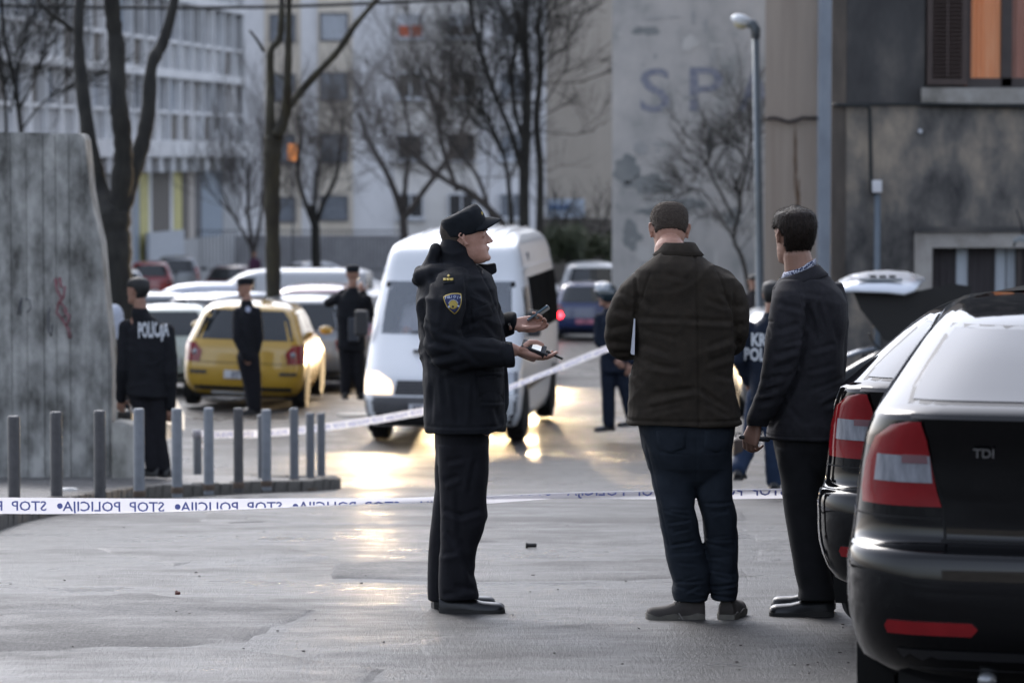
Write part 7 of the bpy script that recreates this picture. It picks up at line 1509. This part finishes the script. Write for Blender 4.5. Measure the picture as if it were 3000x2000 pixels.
# ------------------------------------------------ background people (blurred, still whole figures)
def figure(label, Y, J, face, jacket, trousers, hat=None, hair=None, skin=SKIN2, k=1.0, hood=None, build_=1.0, hands=True, shoes=True, seed=1., sh_y=0., name='person', lean=Vector((0, 0, 1)), shoe_dir=None):
    """J: pixel joints head(chin), neck, shL, shR, elL, elR, wrL, wrR, hip, knL, knR, ftL, ftR; each (x, y[, dy])"""
    q = {a: P(b[0], b[1], Y, b[2] if len(b) > 2 else 0) for a, b in J.items()}
    hip = q['hip']; z0 = min(q['ftL'].z, q['ftR'].z) if 'ftL' in q else gz(Y)
    t = thing(name, label, 'person', (hip.x, Y, z0))
    b = MB(); T = head_geo(b, q['head'], face, k, lean); b.cap(T(0, -.02, .04), q['neck'], .055 * k, .065 * k)
    shc = (q['shL'] + q['shR']) / 2; sw = (q['shR'] - q['shL']); w = sw.length / 2; sx_ = sw.normalized(); sy_ = Vector((-sx_.y, sx_.x, 0)).normalized()
    b.loft([sring(q['neck'], sx_ * .07, sy_ * .07), sring(shc + Vector((0, 0, .0)), sx_ * w * .95, sy_ * .10), sring(shc.lerp(hip, .4), sx_ * w * .85, sy_ * .11), sring(shc.lerp(hip, .8), sx_ * w * .75, sy_ * .11), sring(hip, sx_ * w * .80, sy_ * .12)])
    for s_ in 'LR':
        if 'el' + s_ in q:
            b.chain([q['sh' + s_], q['el' + s_], q['wr' + s_]], [.048, .042, .030])
            if hands: hand_geo(b, q['wr' + s_], (q['wr' + s_] - q['el' + s_]).normalized() + Vector((0, 0, -.15)), Vector((0, 1, 0)) if s_ == 'L' else Vector((0, 1, .1)), .4, 1 if s_ == 'L' else -1, k)
        hp = hip + sx_ * (w * .42 * (-1 if s_ == 'L' else 1))
        if 'kn' + s_ in q: b.chain([hp, q['kn' + s_], q['ft' + s_] + Vector((0, 0, .08))], [.075, .054, .04])
    place(remesh(b, .009, 2, .4), 'body', skin, t)
    j = MB(); g = build_
    j.loft([sring(q['neck'] + Vector((0, 0, .035)), sx_ * .068, sy_ * .07), sring(q['neck'] + Vector((0, 0, -.01)), sx_ * .085, sy_ * .085), sring(shc + Vector((0, 0, .035)), sx_ * w * .80, sy_ * .11), sring(shc - Vector((0, 0, .03)), sx_ * w * 1.05, sy_ * .135), sring(shc.lerp(hip, .35), sx_ * w * 1.02 * g, sy_ * .15 * g), sring(shc.lerp(hip, .75), sx_ * w * .95 * g, sy_ * .145 * g), sring(hip + Vector((0, 0, -.06)), sx_ * w * .98 * g, sy_ * .155 * g)])
    for s_ in 'LR':
        if 'el' + s_ in q: j.chain([q['sh' + s_], q['el' + s_], q['wr' + s_].lerp(q['el' + s_], .03)], [.078, .068, .052])
    mj = remesh(j, .010, 3, .5); wrinkle(mj, .008, seed, 6.); jk = place(mj, 'jacket', jacket, t)
    if 'knL' in q:
        tr = MB(); tr.loft([sring(hip + Vector((0, 0, .06)), sx_ * w * .86, sy_ * .135), sring(hip + Vector((0, 0, -.08)), sx_ * w * .88, sy_ * .14)])
        for s_ in 'LR':
            hp = hip + sx_ * (w * .42 * (-1 if s_ == 'L' else 1)) + Vector((0, 0, -.03)); tr.chain([hp, q['kn' + s_], q['ft' + s_] + Vector((0, 0, .10))], [.105, .085, .076])
        mt = remesh(tr, .010, 3, .5); wrinkle(mt, .006, seed + 3, 6.); place(mt, 'trousers', trousers, t)
    if shoes and 'ftL' in q:
        for i_, s_ in enumerate('LR'):
            sd_ = shoe_dir[i_] if shoe_dir else face; d_ = Vector((sd_[0], sd_[1], 0)).normalized(); shoe(t, q['ft' + s_] - d_ * .07, d_, .28, .10)
    if hair: hm = MB(); hair_geo(hm, T, k, grow=.012, hairline=.158, nape=.06); place(remesh(hm, .009, 2), 'hair', hair, t)
    if hat == 'cap':
        c = MB(); Rm = frame_of(face, lean); c.loft([[T(p.x, p.y, z) for p in sring((0, cy, 0), Vector((w_, 0, 0)), Vector((0, l_, 0)), 2.4, 22)] for z, cy, w_, l_ in ((.155, -.005, .087, .110), (.20, -.005, .092, .114), (.228, -.008, .090, .110), (.245, -.012, .074, .090), (.25, -.015, .04, .05))])
        c.loft([[T(x, y, z) for x, y, z in ((-w_, y_, z_), (w_, y_, z_), (w_, y_, z_ + .010), (-w_, y_, z_ + .010))] for y_, w_, z_ in ((.07, .075, .160), (.13, .065, .152), (.165, .04, .145))]); place(remesh(c, .007, 2), 'cap', CAPM, t)
    if hat == 'helmet':
        c = MB(); c.ell(T(0, -.005, .150), .125 * k, .140 * k, .125 * k, 22); place(remesh(c, .008, 1), 'helmet', M('helmet_dark', (.015, .03, .04), .12, var=0, coat=1.), t)
        c = MB(); c.grid([[T(.135 * math.sin(a), .155 * math.cos(a) * (1 - .15 * v_) + .01, .18 + .09 * v_) for a in [rad(-75 + 15 * i) for i in range(11)]] for v_ in (0, .33, .66, 1)]); o = c.build('visor', M('visor', (.45, .5, .55), .05, var=0, coat=1., alpha=.6), t, world=True, smooth=True); so = o.modifiers.new('s', 'SOLIDIFY'); so.thickness = .004
    if hood:
        c = MB(); c.ell(T(0, -.012, .13), .102 * k, .128 * k, .145 * k, 18); c.cap(T(0, -.03, .06), q['neck'], .10, .10); mm = remesh(c, .009, 2); wrinkle(mm, .006, 3, 8); place(mm, 'hood', hood, t)
    return t, bvh_of(jk), T
# officer with lettering on back
J = dict(head=(404, 890), neck=(412, 912), shL=(372, 960), shR=(488, 968), elL=(362, 1080, -.05), elR=(502, 1090, -.06), wrL=(352, 1170, .08), wrR=(498, 1190, 0), hip=(432, 1140), knL=(436, 1280, -.02), knR=(462, 1285), ftL=(450, 1395, -.02), ftR=(478, 1398))
Lf_, bvL, _t = figure('young dark haired officer at left seen from behind with white lettering across his back', 30.0, J, Vector((-.85, .5, 0)), JK, TR, hair=HAIRB, k=1.0, seed=2., build_=1.08)
Lf_['label'] = 'dark haired officer at left with white lettering across the back of his black jacket'
stick_words(Lf_, bvL, 'POLICIJA', (453, 962), 30.0, .135, 88, LETW, 'back_lettering', bold=.05, rot=rad(-3))
# two hooded people
J = dict(head=(338, 962), neck=(338, 985), shL=(296, 1005), shR=(372, 1010), elL=(292, 1090, .1), elR=(378, 1090, .1), wrL=(315, 1160, .25), wrR=(362, 1165, .25), hip=(335, 1170), knL=(322, 1250, .1), knR=(350, 1250, .1), ftL=(320, 1345), ftR=(352, 1345))
figure('person in a pale hooded top and dark padded coat beside the lettered officer', 37, J, Vector((-.5, .8, -.2)), cloth('coat_brown', (.025, .022, .022), (.05, .045, .045)), JEAN, hood=M('hood_pale', (.42, .45, .52), .9, var=.2, scale=20), seed=6.)
J = dict(head=(300, 962), neck=(300, 985), shL=(262, 1005), shR=(322, 1010), elL=(262, 1090), elR=(330, 1090), wrL=(275, 1160, .2), wrR=(315, 1165, .2), hip=(295, 1170), knL=(285, 1250), knR=(310, 1250), ftL=(285, 1345), ftR=(312, 1345))
figure('second hooded person almost hidden behind the edge of the concrete wall', 38.5, J, Vector((-.3, .9, -.2)), cloth('coat_brown', (0, 0, 0), (0, 0, 0)), JEAN, hood=M('hood_pale', (0, 0, 0)), seed=9.)
bg_ = thing('shoulder_bag', 'black bag standing on the low concrete block beside the officer', 'bag', P(365, 1235, 31)); m = MB(); a = P(332, 1248, 31); b = P(388, 1200, 31); m.box(a.x, b.x, 30.9, 31.1, a.z, b.z); m.build('bag_body', M('bag_black', (.012, .012, .013), .5, var=.2), bg_, world=True, bevel=.04); m = MB(); m.tube([P(340, 1205, 31), P(350, 1175, 31), P(370, 1175, 31), P(382, 1205, 31)], .012, 6); m.build('strap', BLK, bg_, world=True, smooth=True)
# officer in front of yellow car
J = dict(head=(718, 868), neck=(722, 885), shL=(698, 915), shR=(750, 915), elL=(697, 985, -.10), elR=(757, 990), wrL=(718, 1035, -.12), wrR=(748, 1040), hip=(727, 1040), knL=(732, 1130), knR=(748, 1130), ftL=(740, 1212), ftR=(750, 1215))
Cf, bvC, _t = figure('officer in dark uniform and cap standing side on in front of the yellow hatchback', 42.5, J, Vector((-.8, -.45, 0)), JK, TR, hat='cap', seed=12., k=.98)
decal(bvC, [(727 + 8 * math.cos(a), 906 + 9 * math.sin(a)) for a in [k * math.pi / 5 for k in range(10)]], 42.5, M('badge_pale', (.35, .38, .48), .6, var=.3, scale=30), 'arm_badge', Cf, .01, 2)
# officer on the phone
J = dict(head=(1033, 832), neck=(1032, 848), shL=(988, 876), shR=(1072, 878), elL=(962, 888, .12), elR=(1083, 920, .1), wrL=(1006, 858, .16), wrR=(1062, 860, .16), hip=(1030, 1010), knL=(1014, 1090), knR=(1050, 1092), ftL=(1012, 1168), ftR=(1058, 1170))
Df, _b, _t = figure('officer seen from behind with both arms raised to his face beside the minibus', 43.5, J, Vector((-.1, 1, 0)), JK, TR, hat='cap', seed=15., k=1.02, build_=1.05)
m = MB(); m.box(P(1018, 0, 43.3).x, P(1050, 0, 43.3).x, 43.22, 43.34, P(0, 1000, 43.3).z, P(0, 930, 43.3).z); m.build('belt_pouch', M('pouch', (.03, .035, .045), .6, var=.1), Df, world=True, bevel=.02)
# helmeted officer
J = dict(head=(1778, 896), neck=(1786, 909), shL=(1756, 934), shR=(1838, 932), elL=(1754, 1000, -.05), elR=(1870, 1010), wrL=(1800, 1045, -.15), wrR=(1850, 1060, -.1), hip=(1800, 1075), knL=(1782, 1165), knR=(1838, 1160), ftL=(1784, 1262), ftR=(1852, 1248))
figure('officer in dark uniform and glossy helmet with raised visor beyond the police tape', 40.5, J, Vector((-.75, -.5, 0)), NAVY, NAVY, hat='helmet', seed=18., k=1.05, build_=1.05)
# officer in navy with lettering, one foot lifted
J = dict(head=(2262, 905), neck=(2262, 925), shL=(2195, 965), shR=(2290, 960), elL=(2165, 1055, .0), elR=(2310, 1050), wrL=(2195, 1120, .10), wrR=(2290, 1130, .1), hip=(2240, 1150), knL=(2205, 1290, .15), knR=(2265, 1290), ftL=(2160, 1400, -.15), ftR=(2268, 1440))
Kf, bvK, _t = figure('officer in navy jacket with white letters on the back, one foot lifted behind the tape', 28.5, J, Vector((.1, 1, 0)), NAVY, cloth('jeans_dark', (.010, .020, .045), (.02, .035, .07)), hair=HAIRB, seed=24., build_=1.0, shoe_dir=[(.2, 1), (.1, 1)])
stick_words(Kf, bvK, 'KRIM', (2236, 992), 28.5, .105, 74, LETW, 'back_lettering', bold=.06); stick_words(Kf, bvK, 'POLICIJA', (2243, 1035), 28.5, .105, 128, LETW, 'back_lettering', bold=.06)
cs = thing('case', 'brown leather case held by the officer in the navy jacket', 'bag', P(2160, 1310, 28.6)); m = MB(); a = P(2146, 1335, 28.5); b = P(2176, 1282, 28.5); m.box(a.x, b.x, 28.4, 28.9, a.z, b.z); m.build('case_body', M('case_brown', (.045, .028, .02), .5, var=.3), cs, world=True, bevel=.02); m = MB(); m.tube([P(2152, 1284, 28.6), P(2156, 1268, 28.6), P(2168, 1268, 28.6), P(2171, 1284, 28.6)], .01, 6); m.build('handle', BLK, cs, world=True, smooth=True)
# far pedestrians
J = dict(head=(746, 752), neck=(746, 757), shL=(736, 765), shR=(757, 765), elL=(733, 785), elR=(760, 785), wrL=(735, 802), wrR=(758, 802), hip=(746, 800), knL=(743, 822), knR=(750, 822), ftL=(743, 845), ftR=(750, 845))
figure('tiny distant figure in dark clothes and pink top standing left of the pollarded tree', 112, J, Vector((0, -1, 0)), cloth('top_plum', (.06, .025, .05), (.10, .04, .08)), TR, hair=HAIRB, seed=30., hands=False)
J = dict(head=(2206, 846), neck=(2206, 856), shL=(2188, 872), shR=(2226, 872), elL=(2184, 910), elR=(2230, 910), wrL=(2190, 940), wrR=(2226, 940), hip=(2206, 945), knL=(2198, 1000), knR=(2214, 1000), ftL=(2198, 1055), ftR=(2214, 1055))
figure('dark figure half hidden behind the lamp post above the silver car', 56, J, Vector((0, -1, 0)), cloth('coat_brown', (0, 0, 0), (0, 0, 0)), TR, hair=HAIRB, seed=33., hands=False)
# driver in the minibus (bust)
dv = thing('person', 'driver in a pale shirt sitting at the wheel of the white minibus', 'person', vloc(.42, 3.8, 1.2)); b = MB(); fd = Vector((-sa, ca, 0)) ; c0 = vloc(.42, 3.82, 1.72); T = head_geo(b, c0, fd, 1.0); b.cap(T(0, -.02, .04), vloc(.42, 3.8, 1.66), .055, .07); rx_ = Vector((ca, sa, 0)); b.loft([sring(vloc(.42, 3.8, z), rx_ * w, fd * .10) for z, w in ((1.18, .17), (1.4, .18), (1.6, .20), (1.66, .08))])
for sg in (-1, 1): b.chain([vloc(.42 + sg * .2, 3.8, 1.58), vloc(.42 + sg * .24, 3.95, 1.32), vloc(.42 + sg * .15, 4.28, 1.38)], [.045, .04, .03]); hand_geo(b, vloc(.42 + sg * .15, 4.28, 1.38), fd, Vector((0, 0, -1)), .5, sg, 1.)
place(remesh(b, .009, 2), 'body', SKIN, dv)
b = MB(); b.loft([sring(vloc(.42, 3.8, z), rx_ * w, fd * .135) for z, w in ((1.17, .21), (1.4, .22), (1.58, .25), (1.66, .12))]); 
for sg in (-1, 1): b.chain([vloc(.42 + sg * .2, 3.8, 1.58), vloc(.42 + sg * .24, 3.95, 1.32), vloc(.42 + sg * .16, 4.22, 1.37)], [.07, .06, .05])
m_ = remesh(b, .010, 3); wrinkle(m_, .006, 40, 7); place(m_, 'shirt', M('shirt_pale', (.55, .55, .60), .8, var=.1), dv)
hm = MB(); hair_geo(hm, T, 1., grow=.010, hairline=.16, nape=.07); place(remesh(hm, .009, 2), 'hair', HAIRG, dv)
# ================================================================ police tape
TAPEM = M('tape_white', (.62, .60, .64), .35, var=.06, scale=10, spec=.5, coat=.2); _t = TAPEM.node_tree; _tr = _t.nodes.new('ShaderNodeBsdfTranslucent'); _tr.inputs[0].default_value = (.8, .79, .82, 1); _mx = _t.nodes.new('ShaderNodeMixShader'); _mx.inputs[0].default_value = .55; _t.links.new(_t.nodes['Principled BSDF'].outputs[0], _mx.inputs[1]); _t.links.new(_tr.outputs[0], _mx.inputs[2]); _t.links.new(_mx.outputs[0], _t.nodes['Material Output'].inputs[0])
TAPEB = M('tape_print', (.17, .20, .50), .4, var=.1)
def tape(name, label, path, width=.078, text=True, period=.56, phase=0.):
    """path: list of (world centre, visible fraction shown, tilt a). vertical ribbon whose lower or upper part curls away"""
    cs = [p[0] for p in path]
    t = thing(name, label, 'police tape', cs[0].lerp(cs[-1], .5)); m = MB(); rows = []
    L = [0.]
    for a, b in zip(cs[:-1], cs[1:]): L.append(L[-1] + (b - a).length)
    N = int(L[-1] / .03) + 1; sam = []
    for k in range(N + 1):
        s_ = L[-1] * k / N; i = max(0, min(len(L) - 2, int(np.searchsorted(L, s_) - 1))); u = (s_ - L[i]) / max(1e-6, L[i + 1] - L[i])
        c = cs[i].lerp(cs[i + 1], u); f = path[i][1] + (path[i + 1][1] - path[i][1]) * u; sam.append((s_, c, f))
    def surf(c, f, v, off=0.):
        """v in [-.5,.5] across the tape; f>0 shown from the top edge (lower part curls under), f<0 shown from the bottom edge"""
        vis = abs(f); sg = 1 if f > 0 else -1; w = (0.5 - v * sg) * 1.0       # 0 at shown edge .. 1 at hidden edge
        top = width * .5 * vis if True else 0
        if w <= vis: z = top - w * width; y = -off
        else:
            r = .010; a = (w - vis) * width / r; a2 = min(a, math.pi); z = -top - r * math.sin(a2) * .35 + (max(0, a - math.pi) * r); y = r * (1 - math.cos(a2)) + off
        return Vector((c.x, c.y + y, c.z + z * sg))
    for s_, c, f in sam: rows.append([surf(c, f, -.5 + j / 14) for j in range(15)])
    m.grid(rows); m.build('ribbon', TAPEM, t, world=True, smooth=True)
    if text:
        base = 'STOP  POLICIJA'
        s0 = -phase
        while s0 < L[-1]:
            bm = bmesh.new(); v, f = text_mesh(base, .046, .0008, 2); mx = max(a for a, b in v); sc = (period - .075) / mx
            vv = [bm.verts.new((period - .04 - a * sc, b - .023, 0)) for a, b in v]   # mirrored: seen from the back
            for q in f:
                try: bm.faces.new([vv[i] for i in q])
                except Exception: pass
            ring = [bm.verts.new((.022 + .0135 * math.cos(k * math.pi / 8), .0135 * math.sin(k * math.pi / 8), 0)) for k in range(16)]; bm.faces.new(ring)
            for k in range(24): bmesh.ops.bisect_plane(bm, geom=bm.verts[:] + bm.edges[:] + bm.faces[:], plane_co=(period * k / 24, 0, 0), plane_no=(1, 0, 0))
            for k in range(9): bmesh.ops.bisect_plane(bm, geom=bm.verts[:] + bm.edges[:] + bm.faces[:], plane_co=(0, -.022 + .0055 * k, 0), plane_no=(0, 1, 0))
            kill = []
            for q in bm.verts:
                s_ = s0 + q.co.x
                if s_ < 0 or s_ > L[-1]: kill.append(q); continue
                i = min(N - 1, int(s_ / L[-1] * N)); u = s_ / L[-1] * N - i; c = sam[i][1].lerp(sam[i + 1][1], u); ff = sam[i][2] * (1 - u) + sam[i + 1][2] * u
                vn = q.co.y / width; sg = 1 if ff > 0 else -1
                if (0.5 - vn * sg) > abs(ff) + .02: kill.append(q); continue
                q.co = surf(c, ff, vn, .0012)
            bmesh.ops.delete(bm, geom=list(set(kill)), context='VERTS')
            if bm.faces:
                LL = oloc(t)
                for q in bm.verts: q.co -= LL
                me = bpy.data.meshes.new('lettering'); bm.to_mesh(me); me.materials.append(TAPEB); o = bpy.data.objects.new('lettering', me); COL.objects.link(o); o.parent = t; o['kind'] = 'stuff'
            bm.free(); s0 += period
    return t
YT = 15.45
pth = [(P(-60, 1480, YT), 1.0), (P(150, 1481, YT), 1.0), (P(330, 1480, YT), .88), (P(520, 1478, YT), .76), (P(700, 1475, YT), .64), (P(900, 1470, YT), .48), (P(1080, 1467, YT), .36), (P(1265, 1464, YT), .28), (P(1350, 1462, YT), .22)]
tape('police_tape', 'white police tape with blue mirrored print running from the left edge to the policeman', pth, phase=.20)
pth = [(P(1330, 1459, YT + .05), -.10), (P(1433, 1458, YT), -.16), (P(1560, 1454, YT), -.24), (P(1750, 1451, YT), -.38), (P(1960, 1450, YT), -.50), (P(2150, 1448, YT), -.55), (P(2300, 1446, YT), -.55), (P(2560, 1440, YT + .6), -.55)]
tape('police_tape', 'white police tape with blue print stretched behind the legs of the two jacketed men', pth, phase=.05)
bT = P(590, 1272, 33.9)
pth = [(bT, .9), (P(740, 1270, 33.8), .9), (P(860, 1262, 34), .85), (P(1000, 1244, 34.5), .9), (P(1120, 1226, 35), .95), (P(1250, 1203, 35.5), 1.), (P(1400, 1166, 36), .8), (P(1500, 1132, 36.5), .7), (P(1600, 1092, 37), .7), (P(1700, 1052, 37.5), .9), (P(1780, 1020, 38), .9), (P(1900, 975, 38.5), .9)]
tape('police_tape', 'far strand of police tape rising from the short bollard across the front of the minibus', [(a, b * 1.0) for a, b in pth], width=.085, period=.6)
tl_ = thing('tape_end', 'loose knotted end of police tape hanging down the short bollard', 'police tape', P(606, 1300, 33.8)); m = MB(); rows = []
for k in range(22):
    u = k / 21; x = 600 + 26 * u ** 1.4 + 4 * math.sin(k * .9); y = 1268 + 138 * u; w = .028 + .012 * math.sin(k * 1.3); c = P(x, y, 33.8 + .03 * math.sin(k)); c.z = max(c.z, P(0, 1404, 33.8).z); rows.append([c + Vector((-w, 0, 0)), c + Vector((0, -.014, 0)), c + Vector((w, .01, 0))])
m.grid(rows); o = m.build('ribbon', TAPEM, tl_, world=True, smooth=True)
m = MB(); m.lathe(Vector((BOLT.location.x, BOLT.location.y, bT.z)), (0, 0, 1), [(-.04, .047), (-.038, .052), (.038, .052), (.04, .047)], 20); m.build('wrap', TAPEM, tl_, world=True, smooth=True)

# things on the far side of the house wall edge
lampg = thing('floodlight', 'small grey floodlight with a thin black aerial at the right edge of the dark house', 'floodlight', P(2990, 700, 40)); m = MB(); pr = [(2966, 702), (2985, 692), (3010, 686), (3010, 712), (2990, 706), (2970, 712)]; m.loft([[P(x, y, 39.9) for x, y in pr], [P(x, y, 40.2) for x, y in pr]]); m.build('housing', M('flood_grey', (.22, .24, .25), .4, var=.1), lampg, world=True, bevel=.01); m = MB(); m.tube([P(2975, 710, 40), P(2969, 722, 40)], .015, 6); m.tube([P(2977, 612, 40), P(2990, 650, 40), P(2998, 690, 40)], .012, 6); m.build('aerial', BLK, lampg, world=True, smooth=True); m = MB(); m.tube([P(3005, 700, 40.1), P(3060, 690, 41.98)], .02, 6); m.build('bracket', BLK, lampg, world=True)

# surroundings behind and beside the camera (give reflections something real)
bw2 = wallmat('far_render', (.16, .15, .14), (.34, .32, .30), (.25, .24, .22), .5, (1, 1, .6), .1)
for nm, lab, x0, x1, y0, y1, h in (('rear_house', 'plain rendered house standing across the street behind the viewer', -30, -4, -62, -50, 9.5), ('rear_house', 'grey rendered house to the right of the street behind the viewer', 13, 24, -45, 4, 8.5)):
    t = thing(nm, lab, 'building', ((x0 + x1) / 2, (y0 + y1) / 2, gz((y0 + y1) / 2) - .5)); m = MB(); m.box(x0, x1, y0, y1, -.5, h); m.build('wall', bw2, t, world=True)
rn = random.Random(50)
for (x, y, h, lab) in ((4.5, -24, 9, 'dark pine standing behind the viewer right of the street'), (9, -30, 11, 'taller dark pine farther behind the viewer'), (-7, -34, 8, 'dark pine behind the viewer left of the street')):
    t = thing('pine_tree', lab, 'tree', (x, y, gz(y))); m = MB(); m.tube([Vector((x, y, gz(y))), Vector((x + .2, y, gz(y) + h * .9))], [.22, .08], 8); m.build('trunk', BK, t, world=True, smooth=True)
    m = MB()
    for i in range(2600):
        u = rn.random(); a = rn.uniform(0, 6.28); r = (1 - u) ** .7 * 2.1 * rn.uniform(.2, 1) * (1 + .35 * math.sin(a * 3 + u * 9)); q = Vector((x + r * math.cos(a), y + r * math.sin(a), gz(y) + h * (.28 + .72 * u))); d_ = Vector((rn.gauss(0, 1), rn.gauss(0, 1), rn.gauss(0, .5))).normalized(); b = d_.orthogonal().normalized(); s_ = rn.uniform(.12, .28)
        m.add([q - d_ * s_, q + b * s_ * .4, q + d_ * s_, q - b * s_ * .4], [(0, 1, 2, 3)])
    m.build('crown', EV, t, world=True)
